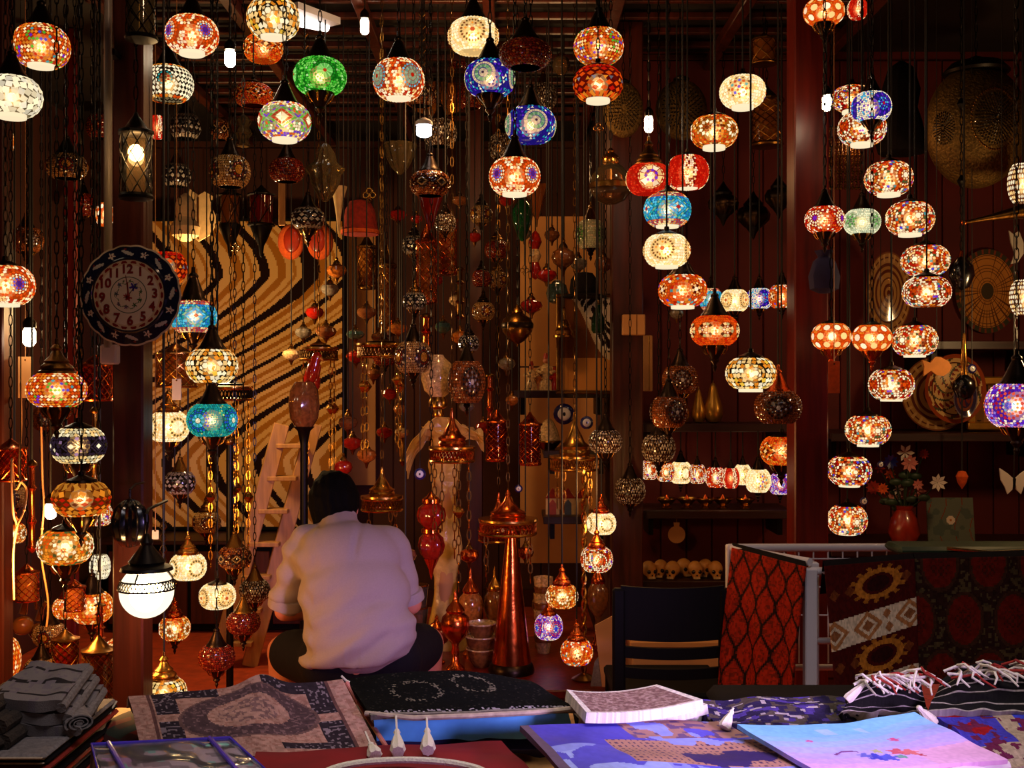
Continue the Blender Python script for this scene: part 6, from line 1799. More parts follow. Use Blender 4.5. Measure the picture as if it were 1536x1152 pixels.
turned('gourd', 'pale bottle gourd with a small diamond motif beside the post lantern', 'gourd', 278, 290, 362, 44, 5.7, [('gourd', 'cream', [(.3, 0), (.9, .12), (1, .3), (.6, .5), (.75, .7), (.5, .9), (.1, 1)])], cord='cord')
t = thing('leaf_plate', 'large pale leaf shaped plate left of the amber glass lantern', 'plate', P(298, 325, 5.9))
obj('leaf', MB().prism([(x_ * .11, z_ * .13) for x_, z_ in [(0, -1), (.6, -.7), (.9, -.1), (.6, .4), (.7, .8), (.3, 1), (0, .85), (-.4, 1.1), (-.6, .6), (-.9, .1), (-.6, -.6)]], -.006, .006), 'cream', t, smooth=False)
obj('rib', MB().tube([(0, -.01, -.12), (0, -.01, .1)], .004, 5), 'old_brass', t)
obj('string', MB().tube([(0, 0, .11), (0, 0, CEIL - P(0, 325, 5.9).z)], .002, 5), 'cord', t)
t = thing('pale_strip', 'narrow pale wooden strip hanging left of the silver grey globe', 'strip', P(423, 290, 5.8))
obj('strip', MB().bbox((0, 0, 0), (.034, .012, .33), .003), 'pale_wood', t, smooth=False)
obj('string', MB().tube([(0, 0, .16), (0, 0, CEIL - P(0, 290, 5.8).z)], .002, 5), 'cord', t)

# ---------------------------------------------------------------- right wall: plates, fish, tile
def plate(x, y, rx, ry, d, label, colf, nm='wall_plate', z=None, tilt=0.0, m='glazed_ceramic', nth=72, nr=26):
    k = d / F
    t = thing(nm, label, 'plate', P(x, y, d))
    th, rr = np.meshgrid(np.linspace(0, 2 * PI, nth + 1), np.linspace(0, 1, nr + 1), indexing='ij')
    X = rx * k * rr * np.sin(th); Z = ry * k * rr * np.cos(th)
    Y = -.012 * (1 - rr) + np.where(rr > .7, -.035 * (rr - .7), 0) + tilt * Z
    ct, cr = np.meshgrid((np.arange(nth) + .5) / nth * 2 * PI, (np.arange(nr) + .5) / nr, indexing='ij')
    cl = colf(ct, cr).tolist()
    b = MB(); b.v = [tuple(q) for q in np.stack([X, Y, Z], -1).reshape(-1, 3).tolist()]
    for i in range(nth):
        for j in range(nr):
            a0, a1 = i * (nr + 1) + j, (i + 1) * (nr + 1) + j
            b.f.append((a0, a0 + 1, a1 + 1, a1) if j else (a0, a0 + 1, a1 + 1)); b.c.append(tuple(cl[i][j]))
    obj('dish', b, m, t, color=True, angle=0)
    r = min(rx, ry) * k
    bk = MB().lathe([(r * .3, .0), (r * .5, -.004), (r * .55, -.02)], 24, at=(0, .022, 0), axis=(0, 1, 0))
    obj('foot_ring', bk, 'cream', t)
    return t
wick = lambda T, r: pick([(r >= 0, (190, 124, 52)), ((np.abs((T * 40 / (2 * PI)) % 1 - .5) > .40), (96, 52, 20)), (((r * 13) % 1) < .16, (100, 56, 22)), (r < .2, (70, 58, 40)), (r > .88, (64, 60, 44)), ((r > .9) & (np.sin(T * 30) > .5), (130, 60, 36))], (0, 0, 0))
plate(1480, 437, 48, 63, 5.74, 'big oval wicker plate with a woven spoke pattern on the right wall', wick, 'wicker_plate', m='painted_canvas', nth=200, nr=56)
flor = lambda T, r: pick([(r >= 0, (196, 158, 100)), ((np.sin(T * 7 + r * 14) * np.sin(r * 26) > .35), (120, 40, 24)), ((np.sin(T * 9 - r * 18) > .8), (70, 70, 50)), (r > .9, (140, 60, 26)), ((r > .72) & (r < .78), (70, 26, 14))], (0, 0, 0))
dark = lambda T, r: pick([(r >= 0, (150, 110, 60)), (((r * 6) % 1) < .4, (84, 38, 20)), ((np.sin(T * 24) > .3) & (r > .75), (170, 130, 80)), (r > .95, (110, 60, 30))], (0, 0, 0))
plate(1405, 590, 54, 56, 5.42, 'large brown rimmed plate, rearmost of the leaning plates', dark)
plate(1432, 583, 46, 52, 5.36, 'cream plate with red flowers, leaning before the brown rimmed plate', flor)
plate(1332, 440, 34, 62, 5.45, 'dim brown plate half hidden behind the right spiral', dark)
navy = lambda T, r: pick([(r >= 0, (44, 34, 60)), ((np.abs(r - .6) < .08), (110, 60, 40)), ((r < .45) & (np.sin(T * 5 + r * 9) > 0), (100, 40, 30)), (r > .92, (100, 90, 100))], (0, 0, 0))
plate(1447, 596, 18, 30, 5.28, 'small dark violet oval dish before the flowered plate', navy)
def gold_frame():
    d = 5.4; k = d / F
    t = thing('framed_picture', 'small picture in a broad gold frame leaning beside the plates', 'picture', P(1487, 605, d))
    for cx, cz, sx, sz in ((0, 34, 72, 12), (0, -34, 72, 12), (-30, 0, 12, 58), (30, 0, 12, 58)):
        obj('frame_bar', MB().bbox((cx * k, 0, cz * k), (sx * k, .03, sz * k), .006), 'gold_paint', t, smooth=False)
    w, h = 25 * k, 29 * k
    obj('picture', sheet(24, 28, bil((-w, .005, -h), (w, .005, -h), (w, .005, h), (-w, .005, h)), lambda u, v: pick([(u >= 0, (120, 80, 44)), (vnoise(u, v, 5, 6, 1) > .6, (60, 40, 26)), ((np.abs(u - .5) < .2) & (v < .7), (150, 100, 60))], (0, 0, 0)), .006), 'painted_canvas', t, smooth=False, color=True)
gold_frame()
t = thing('fish_ornament', 'flat orange wooden fish hanging above the leaning plates', 'ornament', P(1405, 550, 4.75))
k = 4.75 / F
obj('fish', MB().prism([(x_ * k, z_ * k) for x_, z_ in [(22, 0), (17, 8), (6, 14), (-2, 15), (-10, 6), (-22, 10), (-19, 0), (-20, -14), (-9, -6), (0, -13), (10, -14), (18, -8)]], -.006, .006), 'fish_paint', t, smooth=False)
obj('string', MB().tube([(0, 0, 13 * k), (0, 0, CEIL - P(0, 550, 4.75).z)], .0018, 5), 'cord', t)
def tile():
    d = 5.35; k = d / F; h = 35 * k
    b0 = P(1428, 0, d); b0.z = ZS5
    t = thing('ceramic_tile', 'square grey green tile with faint stems and a white dot, standing on the lower shelf', 'tile', b0)
    col = lambda u, v: pick([(u >= 0, (96, 104, 92)), ((np.abs(np.sin(u * 9.4 + .9 * np.sin(v * 5))) < .10), (120, 62, 44)), (vnoise(u, v, 9, 9, 3) > .66, (80, 92, 84)), (np.hypot(u - .5, v - .52) < .09, (214, 196, 176)), (np.hypot(u - .5, v - .52) < .03, (170, 110, 60))], (0, 0, 0))
    obj('glazed_face', sheet(44, 44, bil((-h, 0, 0), (h, 0, 0), (h, .03, 2 * h), (-h, .03, 2 * h)), col, .012), 'glazed_ceramic', t, smooth=False, color=True)
    obj('easel', MB().tube([(0, .04, 2 * h * .7), (0, .12, .003)], .005, 6), 'black_iron', t)
tile()
def butterfly():
    d = 4.6; p = P(1521, 722, d); k = d / F
    t = thing('butterfly_ornament', 'white butterfly shaped ornament hanging at the right edge', 'ornament', p)
    for s in (-1, 1):
        o = obj('wing', MB().prism([(s * x_ * k, z_ * k) for x_, z_ in [(1, 4), (10, 12), (22, 20), (20, 2), (14, -8), (10, -19), (3, -12)]], -.004, .004), 'white_card', t, smooth=False)
    obj('body', MB().lathe([(0, -12 * k), (2.4 * k, -6 * k), (3 * k, 4 * k), (0, 10 * k)], 8), 'black_iron', t)
    obj('string', MB().tube([(0, 0, 8 * k), (0, 0, CEIL - p.z)], .0018, 5), 'cord', t)
butterfly()
t = thing('bird_cutout', 'pale grey bird cut-out hanging at the right edge above the wicker plate', 'ornament', P(1526, 372, 4.9)); k = 4.9 / F
obj('bird', MB().prism([(x_ * k, z_ * k) for x_, z_ in [(-13, 26), (-6, 20), (2, 26), (8, 10), (12, -4), (0, -22), (-10, -24), (-4, -8), (-10, 8)]], -.004, .004), 'grey_paint', t, smooth=False)
obj('string', MB().tube([(0, 0, 22 * k), (0, 0, CEIL - P(0, 372, 4.9).z)], .0018, 5), 'cord', t)
turned('black_bowl_lamp', 'round black bowl hanging from a twisted brass chain before the wicker plate', 'lamp', 1442, 386, 436, 38, 4.7, [('bowl', 'eye_black', [(0, 0), (.6, .1), (1, .45), (.9, .75), (.3, 1)]), ('neck', 'copper', [(.32, .98), (.2, 1.1), (.12, 1.2), (0, 1.2)])], cord='deco')
turned('black_bowl_lamp', 'dark bowl on a brass stem before the leaning plates', 'lamp', 1446, 562, 600, 34, 4.72, [('bowl', 'eye_black', [(0, 0), (.6, .1), (1, .45), (.9, .75), (.3, 1)]), ('neck', 'brass', [(.3, .98), (.2, 1.3), (.3, 1.5), (.12, 2.6), (0, 2.7)])], cord='cord')
def trumpet():
    p0, p1 = P(1446, 334, 4.65), P(1560, 312, 4.62)
    t = thing('brass_trumpet', 'long tapering brass horn lying level on the right wall', 'horn', p0)
    dv = p1 - p0
    obj('tube', MB().lathe([(.006, 0), (.012, dv.length * .3), (.03, dv.length * .8), (.06, dv.length), (.055, dv.length)], 18, axis=dv), 'old_brass', t)
    obj('mouthpiece', MB().ball((0, 0, 0), .013, 10, 8), 'copper', t)
    obj('string', MB().tube([tuple(dv * .5), tuple(dv * .5 + Vector((0, 0, CEIL - p0.z - dv.z * .5)))], .0018, 5), 'cord', t)
trumpet()
def bouquet():
    d = 5.4
    b0 = P(1356, 0, d); b0.z = ZS5
    t = thing('flower_vase', 'dim bouquet of paper flowers in a dark vase on the lower right shelf', 'vase', b0)
    obj('vase', MB().lathe([(.05, 0), (.075, .05), (.06, .12), (.035, .16), (.045, .18)], 18), 'clay_red', t)
    rg = random.Random(5)
    for i in range(16):
        a = rg.uniform(0, 2 * PI); q = rg.uniform(.03, .16); z = rg.uniform(.22, .44)
        c = (q * math.cos(a), q * math.sin(a) * .6 - .02, z)
        obj('stem', MB().tube([(0, 0, .15), (c[0] * .5, c[1] * .5, z * .7), c], .003, 4), 'leaf_green', t)
        b = MB()
        n = rg.choice((6, 8, 10)); R0 = rg.uniform(.025, .045)
        for k in range(n):
            w = 2 * PI * k / n
            u = Vector((math.cos(w), -.3, math.sin(w))); s = Vector((-math.sin(w), 0, math.cos(w)))
            cc = Vector(c)
            b.add([tuple(cc), tuple(cc + u * R0 * .6 + s * R0 * .22), tuple(cc + u * R0), tuple(cc + u * R0 * .6 - s * R0 * .22)], [(0, 1, 2, 3)])
        obj('blossom', b, rg.choice(('petal_pink', 'red_felt', 'white_card', 'orange_felt', 'navy_glass')), t, smooth=False)
        l = MB().ball((c[0] * .6, c[1] * .6, z * .75), .03, 8, 6, sc=(1, .3, .6))
        obj('leaf', l, 'leaf_green', t)
bouquet()
turned('orange_drop', 'small orange heart drop hanging above the grey green tile', 'ornament', 1443, 706, 734, 18, 5.1, [('drop', 'orange_felt', [(0, 0), (.7, .35), (1, .7), (.6, .95), (.1, 1)]), ('eyelet', 'brass', [(.12, .98), (.1, 1.1), (0, 1.12)])], cord='cord')

# price tags and wires
def tagcard(x, y, w, h, d, label, m='card'):
    p = P(x, y, d); k = d / F
    t = thing('price_tag', label, 'tag', p)
    obj('card', MB().bbox((0, 0, 0), (w * k, .0025, h * k), .001), m, t, smooth=False)
    obj('eyelet', MB().lathe([(.0015, -.0015), (.003, -.0015), (.003, .0015), (.0015, .0015)], 10, at=(0, -.001, h * k * .42), axis=(0, -1, 0)), 'brass', t)
    obj('string', MB().tube([(0, 0, h * k * .42), (0, .0, CEIL - p.z)], .0014, 4), 'tan_cord', t)
tagcard(265, 584, 14, 32, 4.05, 'white paper price tag hanging above the white rosette lamp', 'white_card')
tagcard(1251, 566, 17, 48, 4.02, 'long red orange tag hanging below the orange lamp on the red post', 'orange_felt')
tagcard(38, 566, 22, 62, 4.4, 'tall tan tag below the bare bulb at the left edge')
tagcard(4, 560, 16, 66, 4.5, 'tall tan tag cut by the left edge')
tagcard(233, 802, 10, 14, 3.5, 'tiny white tag beside the cap of the big white globe', 'white_card')
def wire(pts, d, label):
    b = P(pts[0][0], pts[0][1], d)
    t = thing('wire', label, 'wire', b)
    q = [P(x, y, d + .03 * math.sin(i * 1.7)) - b for i, (x, y) in enumerate(pts)]
    # smooth through the points
    fine = []
    for i in range(len(q) - 1):
        p0, p1, p2, p3 = q[max(i - 1, 0)], q[i], q[i + 1], q[min(i + 2, len(q) - 1)]
        for s in range(6):
            u = s / 6
            fine.append(.5 * ((2 * p1) + (p2 - p0) * u + (2 * p0 - 5 * p1 + 4 * p2 - p3) * u * u + (3 * p1 - p0 - 3 * p2 + p3) * u ** 3))
    fine.append(q[-1])
    obj('strand', MB().tube(fine, .0035, 6), 'tan_cord', t)
    obj('knot', MB().ball(tuple(fine[len(fine) // 2]), .006, 8, 6), 'tan_cord', t)
    obj('hook', MB().tube([(0, 0, 0), (0, 0, CEIL - b.z)], .002, 5), 'cord', t)
wire([(31, 575), (32, 640), (28, 700), (30, 724), (22, 732), (18, 690), (17, 720), (20, 770), (25, 790), (20, 830), (21, 900)], 3.85, 'tan electric wire looping down at the left edge')
wire([(31, 722), (40, 735), (36, 765), (26, 788), (21, 815)], 3.82, 'short loose tan wire loop at the left edge')
wire([(62, 640), (64, 720), (66, 760), (62, 830), (72, 900), (70, 940)], 4.1, 'tan wire behind the black banded lamp')
def swan(x, y, w, h, d, label):
    p = P(x, y, d); k = d / F
    t = thing('glass_swan_neck', label, 'ornament', p)
    obj('vessel', MB().ball((0, 0, -h * .3 * k), w * .4 * k, 16, 10, sc=(1, 1, .9)), 'amber_glass', t)
    obj('neck', MB().tube([(0, 0, 0), (w * .1 * k, 0, h * .3 * k), (w * .3 * k, 0, h * .5 * k), (w * .5 * k, 0, h * .4 * k), (w * .52 * k, 0, h * .1 * k)], [.02, .014, .011, .01, .008], 10), 'amber_glass', t)
    obj('string', MB().tube([(w * .3 * k, 0, h * .5 * k), (w * .3 * k, 0, CEIL - p.z)], .002, 5), 'cord', t)
swan(34, 920, 40, 60, 4.75, 'amber glass swan neck vessel lower left, the left of two')
swan(58, 930, 36, 56, 4.9, 'amber glass swan neck vessel lower left, the right of two')

# black pole stand before the striped picture, and the low dark rack beside it
def pole():
    x, d = 318, 4.75
    b = P(x, 0, d)
    t = thing('lamp_pole', 'slim black pole standing before the striped picture', 'pole', (b.x + .045, d + .12, 0))
    obj('pole', MB().lathe([(.016, .03), (.016, P(0, 668, d).z)], 12), 'black_iron', t)
    obj('foot', MB().lathe([(.13, 0), (.13, .012), (.05, .03), (.017, .035)], 24), 'black_iron', t)
    obj('finial', MB().ball((0, 0, P(0, 664, d).z), .022, 12, 8), 'old_brass', t)
pole()

# ---------------------------------------------------------------- more wares in the crowded corners
lattice_lantern(98, 958, 1004, 38, 'small red glass drum lantern below the amber disc globes, lower left', 'old_brass', 'red_glass', 4.1, diag=10, rows=4)
lattice_lantern(40, 858, 900, 34, 'small amber drum lantern above the swan neck vessels', 'copper', 'amber_glass', 4.5, diag=10, rows=4)
lattice_lantern(112, 880, 915, 30, 'little copper drum lantern left of the honey coloured lamp', 'copper', 'amber_glass', 4.4, diag=9, rows=4)
lamp(100, 912, 40, 30, 'amber', 'small honey lamp between the tan wires and the dark post', 'none', 'tier', 'copper', 'cord', 10, D=.11)
lamp(22, 800, 34, 28, 'amber_flower', 'small amber flowered lamp at the left edge under the tan wire loop', 'none', 'tier', 'copper', 'cord', 0, D=.1)
for x, y0, y1, w, d, m, lb in [
 (48, 690, 830, 16, 4.3, 'copper', 'slim copper stem hanging behind the dark amber banded lamp'),
 (142, 610, 740, 14, 4.2, 'brass', 'slim brass stem hanging left of the dark post, upper'),
 (150, 905, 960, 18, 4.25, 'copper', 'short copper stem hanging below the honey coloured lamp'),
 (735, 560, 640, 14, 5.7, 'copper', 'slim copper stem hanging right of the large patterned globe'),
 (604, 560, 700, 12, 5.9, 'old_brass', 'slim brass stem hanging left of the plastic wrapped roll'),
 (640, 470, 560, 22, 5.6, 'copper', 'copper tube hanging below the left pierced cylinder'),
 (690, 400, 480, 16, 5.7, 'old_brass', 'slim brass tube hanging right of the pierced cylinders')]:
    turned('stem_pendant', lb, 'pendant', x, y0, y1, w, d, [
        ('stem', m, [(0, 0), (.5, .02), (1, .06), (.6, .10), (.55, .3), (.9, .34), (.55, .38), (.5, .66), (.9, .70), (.5, .74), (.5, .92), (1, .95)]),
        ('cap', 'old_brass', [(1, .94), (.9, .97), (.3, 1), (0, 1)])], 'slim metal stems', cord='cord')
turned('dark_hat', 'dark rounded felt hat hanging above the ornate corner picture', 'hat', 876, 408, 446, 66, 5.45, [
    ('crown', 'dark_cloth', [(.62, .1), (.66, .3), (.6, .7), (.4, .95), (.1, 1)]), ('brim', 'dark_cloth', [(1, 0), (1.02, .05), (.64, .14), (.6, .1)])], cord='cord')
turned('dark_pot', 'dark green hanging pot left of the dark felt hat', 'pot', 836, 424, 456, 34, 5.6, [
    ('pot', 'teal_glaze', [(.4, 0), (.8, .1), (1, .5), (.8, .9), (.5, 1)]), ('lid', 'dark_bronze', [(.55, .98), (.3, 1.1), (0, 1.15)])], cord='cord')
turned('red_pendant', 'long red and white beaded pendant before the pale wall', 'pendant', 803, 345, 420, 20, 5.5, [
    ('lower_bead', 'red_glaze', [(0, 0), (.5, .05), (.9, .2), (.5, .36)]), ('middle_bead', 'cream_glaze', [(.5, .35), (.9, .48), (.5, .62)]), ('upper_bead', 'red_glaze', [(.5, .61), (1, .76), (.6, .92), (0, 1)])], cord='cord')
turned('green_bottle', 'dark green bottle hanging just below the ornate picture row, right of the brass bell', 'bottle', 897, 455, 500, 20, 5.4, [
    ('body', 'green_glass', [(.7, 0), (1, .1), (1, .5), (.4, .8), (.4, 1)]), ('stopper', 'old_brass', [(.42, .96), (.3, 1.1), (0, 1.12)])], cord='cord')
for x, y, w, h, m, d, lb in [
 (905, 395, 28, 24, 'brown_glaze', 5.5, 'brown ball ornament beside the middle post, before the pale wall'),
 (786, 350, 22, 18, 'grey_glaze', 5.9, 'small grey ball ornament below the dark green drop'),
 (655, 420, 22, 16, 'red_glaze', 5.9, 'tiny red ball ornament between the pierced cylinders'),
 (685, 450, 24, 18, 'cream_glaze', 5.8, 'small cream ball ornament right of the pierced cylinders'),
 (560, 560, 24, 18, 'brown_glaze', 5.9, 'small brown ball ornament under the dark brass crown'),
 (585, 590, 24, 18, 'red_glaze', 5.8, 'small red ball ornament left of the tiny amber one'),
 (760, 545, 26, 20, 'grey_glaze', 5.5, 'grey ball ornament below the brass orb lantern'),
 (725, 640, 24, 18, 'red_glaze', 5.6, 'red ball ornament left of the dark pierced cylinders'),
 (665, 490, 26, 20, 'teal_glaze', 5.8, 'grey green ball ornament above the white flowered vase'),
 (768, 600, 20, 16, 'amber_glaze', 5.5, 'tiny amber ball ornament above the dark pierced cylinders')]:
    ornament(x, y, w, h, m, lb, d)

def bead_fringe():
    d = 5.0; p = P(1268, 192, d); k = d / F
    t = thing('bead_fringe', 'fringe of thin golden bead strings hanging right of the red post', 'fringe', p)
    obj('bar', MB().tube([(-24 * k, 0, 0), (24 * k, 0, 0)], .008, 8), 'old_brass', t)
    for i in range(9):
        x = (-22 + i * 5.5) * k
        b = MB()
        for j in range(22):
            b.ball((x + .002 * math.sin(j * 1.3 + i), 0, -.012 - j * 4.1 * k), .0058 if j % 3 else .008, 6, 4)
        obj('bead_string', b, 'old_brass', t)
    for s in (-1, 1): obj('string', MB().tube([(s * 20 * k, 0, 0), (s * 20 * k, 0, CEIL - p.z)], .002, 5), 'cord', t)
bead_fringe()
turned('dark_hood', 'dark felt hood shape hanging left of the big pierced bronze globe', 'hood', 1352, 92, 230, 74, 5.3, [
    ('hood', 'dark_cloth', [(.9, 0), (1, .1), (.8, .35), (.62, .5), (.74, .7), (.5, .92), (.1, 1)], 6)], cord='cord')
turned('navy_pouch', 'dark navy cloth pouch hanging below the red purple-star lamp', 'pouch', 1236, 376, 440, 46, 4.25, [
    ('pouch', 'navy_cloth', [(.3, 0), (.9, .1), (1, .4), (.7, .75), (.35, .86)], 5), ('neck_frill', 'navy_cloth', [(.36, .84), (.6, 1), (.5, 1)], 6)], cord='cord')
for x, y0, y1, w, lb in [(1085, 270, 340, 44, 'black iron drop lantern left of three in front of the red boards'), (1130, 285, 360, 48, 'black iron drop lantern middle of three in front of the red boards'), (1168, 260, 330, 40, 'black iron drop lantern right of three in front of the red boards')]:
    turned('iron_lantern', lb, 'lantern', x, y0, y1, w, 5.45, [
        ('tip', 'black_iron', [(0, 0), (.08, .04), (.2, .14), (.5, .26)]), ('body', 'dark_bronze', [(.5, .25), (.95, .4), (1, .52), (.8, .64), (.5, .68)], 8), ('cap', 'black_iron', [(.6, .67), (.62, .72), (.4, .8), (.16, .9), (0, 1)])], 'black iron drop lanterns', cord='chain')
# ---------------------------------------------------------------- chair
def chair():
    d = 3.98; k = d / F
    c = P(1008, 0, d)
    t = thing('dining_chair', 'black wooden chair with a solid top rail and two slats, seen from behind', 'chair', (c.x, d, 0))
    zt = P(0, 882, d).z
    w = 180 * k
    for s in (-1, 1):
        obj('back_post', MB().bbox((s * (w / 2 - .024), 0, zt / 2), (.046, .034, zt), .008), 'black_wood', t, smooth=False)
        obj('front_leg', MB().bbox((s * (w / 2 - .03), .40, .22), (.04, .04, .44), .006), 'black_wood', t, smooth=False)
        obj('side_rail', MB().bbox((s * (w / 2 - .03), .2, .40), (.024, .38, .05), .004), 'black_wood', t, smooth=False)
    def slat(nm, ya, yb, bow):
        z1, z0 = P(0, ya, d).z, P(0, yb, d).z
        pos = bil((-w / 2 + .03, 0, z0), (w / 2 - .03, 0, z0), (w / 2 - .03, 0, z1), (-w / 2 + .03, 0, z1))
        def pp(u, v):
            p = pos(u, v); p[..., 1] += -.02 + bow * 4 * (u - .5) ** 2 * .5 - .0; p[..., 2] += -.008 * (1 - 4 * (u - .5) ** 2)
            return p
        b = sheet(14, 4, pp, lambda u, v: np.zeros(u.shape + (3,)) + .01, .016)
        obj(nm, b, 'black_wood', t)
    slat('top_rail', 878, 958, .02); slat('slat', 968, 985, .02); slat('slat', 999, 1015, .02)
    obj('seat', MB().bbox((0, .21, .445), (w * .98, .42, .035), .01), 'black_wood', t, smooth=False)
    obj('stretcher', MB().bbox((0, .40, .2), (w * .8, .02, .03), .004), 'black_wood', t, smooth=False)
chair()
# what stands beyond the chair
t = thing('carton_sheet', 'tan cardboard sheet leaning left of the black chair', 'cardboard', P(912, 1030, 4.55))
k = 4.55 / F
t.location.z = .335
obj('sheet', MB().prism([(x_ * k, z_ * k) for x_, z_ in [(-9, 0), (16, 0), (14, 108), (6, 106), (-20, 92)]], -.004, .004), 'card', t, smooth=False)
obj('grey_sheet', MB().prism([(x_ * k, z_ * k) for x_, z_ in [(-26, 0), (-6, 0), (-14, 44), (-20, 36)]], .006, .012), 'grey_weave', t, smooth=False)
t = thing('tan_chest', 'tan wooden chest seen through the slats of the chair', 'chest', (P(1002, 0, 4.72).x + .02, 4.72, 0))
t.location = (.70, 4.72, 0)
obj('chest_body', MB().bbox((0, .15, .23), (.40, .3, .44), .006), 'card', t, smooth=False)
obj('lid', MB().bbox((0, .15, .465), (.42, .32, .03), .006), 'tan_panel', t, smooth=False)
for kk, (x, lb) in enumerate([(966, 'blue and white printed packet, leftmost on the tan chest behind the chair'), (995, 'blue and white printed packet, middle one on the tan chest'), (1034, 'blue and white printed packet, rightmost on the tan chest')]):
    b0 = P(x, 0, 4.80)
    q = thing('packet', lb, 'packet', (b0.x, 4.80, .4805), 'printed packets on the tan chest')
    sh = sheet(14, 8, bil((-.033, 0, .0), (.033, 0, .0), (.033, .01, .05), (-.033, .01, .05)), lambda u, v: pick([(u >= 0, (70, 70, 150)), (vnoise(u, v, 5, 4, 9) > .55, (190, 190, 200)), (vnoise(u, v, 6, 5, 4) > .65, (30, 24, 70))], (0, 0, 0)), .025)
    obj('packet_face', sh, 'silk_print', q, smooth=False, color=True)
    obj('seal', MB().bbox((0, .012, .053), (.064, .006, .008), .001), 'white_card', q, smooth=False)
for x, h, m, lb in [(968, 34, 'amber_glass', 'amber glass bottle behind the lowest chair slat, leftmost'), (994, 40, 'clear_glass', 'clear gilt rimmed glass behind the lowest chair slat'), (1022, 36, 'amber_glass', 'amber glass bottle behind the lowest chair slat, rightmost')]:
    turned('bottle', lb, 'bottle', x, 1020, 1020 + h, 24, 4.56, [('glass', m, [(.8, 0), (1, .06), (1, .6), (.5, .8), (.4, 1)]), ('gilt_rim', 'brass', [(.42, .93), (.5, .95), (.5, 1), (.4, 1.02)])], z=.3185 if False else None, free=False)
t = thing('side_table', 'low side table under the glasses behind the chair', 'table', (.66, 4.56, 0))
zt = P(0, 1056, 4.56).z
obj('table_top', MB().bbox((0, 0, zt - .012), (.5, .18, .022), .004), 'red_wood', t, smooth=False)
for sx in (-1, 1):
    for sy in (-1, 1):
        obj('leg', MB().bbox((sx * .22, sy * .07, (zt - .02) / 2), (.03, .03, zt - .02), .003), 'post_wood', t, smooth=False)
for o in COL.objects:
    if o.name.split('.')[0] == 'bottle': o.location.z = zt

# ---------------------------------------------------------------- white display rack with hanging rugs
RZ = .969
A = Vector((.768, 4.02, RZ)); Bc = Vector((.973, 3.70, RZ)); Cc = Vector((1.42, 4.03, RZ)); Dc = Vector((1.95, 3.70, RZ))
def rack():
    t = thing('display_rack', 'white metal display rack with the hanging rugs', 'rack', (0, 0, 0))
    def bar(nm, p, q, s=.024):
        p, q = Vector(p), Vector(q)
        obj(nm, MB().tube([p, q], s / 2 * 1.1, 10), 'white_paint', t)
    fl = lambda p: Vector((p.x, p.y, 0))
    obj('post', MB().bbox((Bc.x, Bc.y, RZ / 2 - .01), (.040, .04, RZ - .02), .004), 'white_paint', t, smooth=False)
    obj('post', MB().bbox((Bc.x + .028, Bc.y + .06, RZ / 2 + .07), (.03, .03, RZ - .16), .004), 'white_paint', t, smooth=False)
    obj('post', MB().bbox((A.x + .012, A.y, RZ / 2 + .006), (.040, .04, RZ + .01), .004), 'white_paint', t, smooth=False)
    obj('post', MB().bbox((Dc.x + .2, Dc.y, RZ / 2 - .02), (.036, .04, RZ - .04), .004), 'white_paint', t, smooth=False)
    obj('post', MB().bbox((Cc.x, Cc.y, RZ / 2 - .02), (.03, .03, RZ - .04), .004), 'white_paint', t, smooth=False)
    bar('rail', A, Cc, .026); bar('rail', A, Bc); bar('rail', Bc + Vector((0, 0, -.03)), Dc + Vector((.2, 0, -.03)))
    bar('rail', (Bc.x, 3.75, .70), (1.25, 3.75, .70), .02); bar('rail', (A.x, 4.0, .55), (Cc.x, 4.0, .55), .02)
    for k in range(12):
        x = .81 + k * .052
        obj('wire', MB().tube([(x, 4.024, RZ), (x, 4.02, .56)], .003, 5), 'white_paint', t)
    for k in range(3):
        obj('wire', MB().tube([(A.x, 4.02, .93 - k * .1), (Cc.x, 4.02, .93 - k * .1)], .003, 5), 'white_paint', t)
rack()
def hanging(name, label, cat, tl, tr, bl, br, colf, nu, nv, wave=.01, m='printed_cloth', fringe=False):
    t = thing(name, label, cat, tuple((Vector(tl) + Vector(tr)) / 2))
    o = t.location
    base = bil(Vector(bl) - o, Vector(br) - o, Vector(tr) - o, Vector(tl) - o)
    n = (Vector(tr) - Vector(tl)).cross(Vector(bl) - Vector(tl)).normalized()
    nn = np.array(tuple(n)) * (-1 if n.y > 0 else 1)
    def pos(u, v):
        p = base(u, v)
        return p + nn * (wave * np.sin(u * 13 + 2 * v) * (1 - v))[..., None]
    obj('cloth', sheet(nu, nv, pos, lambda u, v: colf(u, v) * (.65 + .7 * vnoise(u, v, 63, 57, 13))[..., None], -.006), m, t, color=True, angle=0)
    f = MB()
    a, b = Vector(tl) - o, Vector(tr) - o
    back = Vector((0, .05, -.10))
    f.v = [tuple(a + Vector((0, -.004, .0))), tuple(b + Vector((0, -.004, 0))), tuple(b + Vector((0, .015, .016))), tuple(a + Vector((0, .015, .016))), tuple(a + back), tuple(b + back)]
    f.f = [(0, 1, 2, 3), (3, 2, 5, 4)]; f.c = [(.1, .02, .01)] * 2
    obj('fold_over', f, 'dark_cloth', t)
    return t
def ogee(u, v):
    U = u * 4.2; V = v * 6.0
    row = np.floor(V)
    a = (U + .5 * (row % 2)) % 1 - .5; b = V % 1 - .5
    # pointed ovals on a half-drop lattice
    cc = .25 * np.cos(V * PI)
    e1 = np.abs((U - .5 - cc + .5) % 1 - .5); e2 = np.abs((U + cc + .5) % 1 - .5)
    q1 = -np.minimum(e1, e2)
    edge = q1 > -.05
    return pick([(u >= 0, (150, 34, 12)), (edge, (34, 16, 9)), ((q1 > -.085) & ~edge, (92, 22, 9)), ((vnoise(u, v, 50, 80, 2) > .66) & ~edge, (112, 30, 12))], (0, 0, 0))
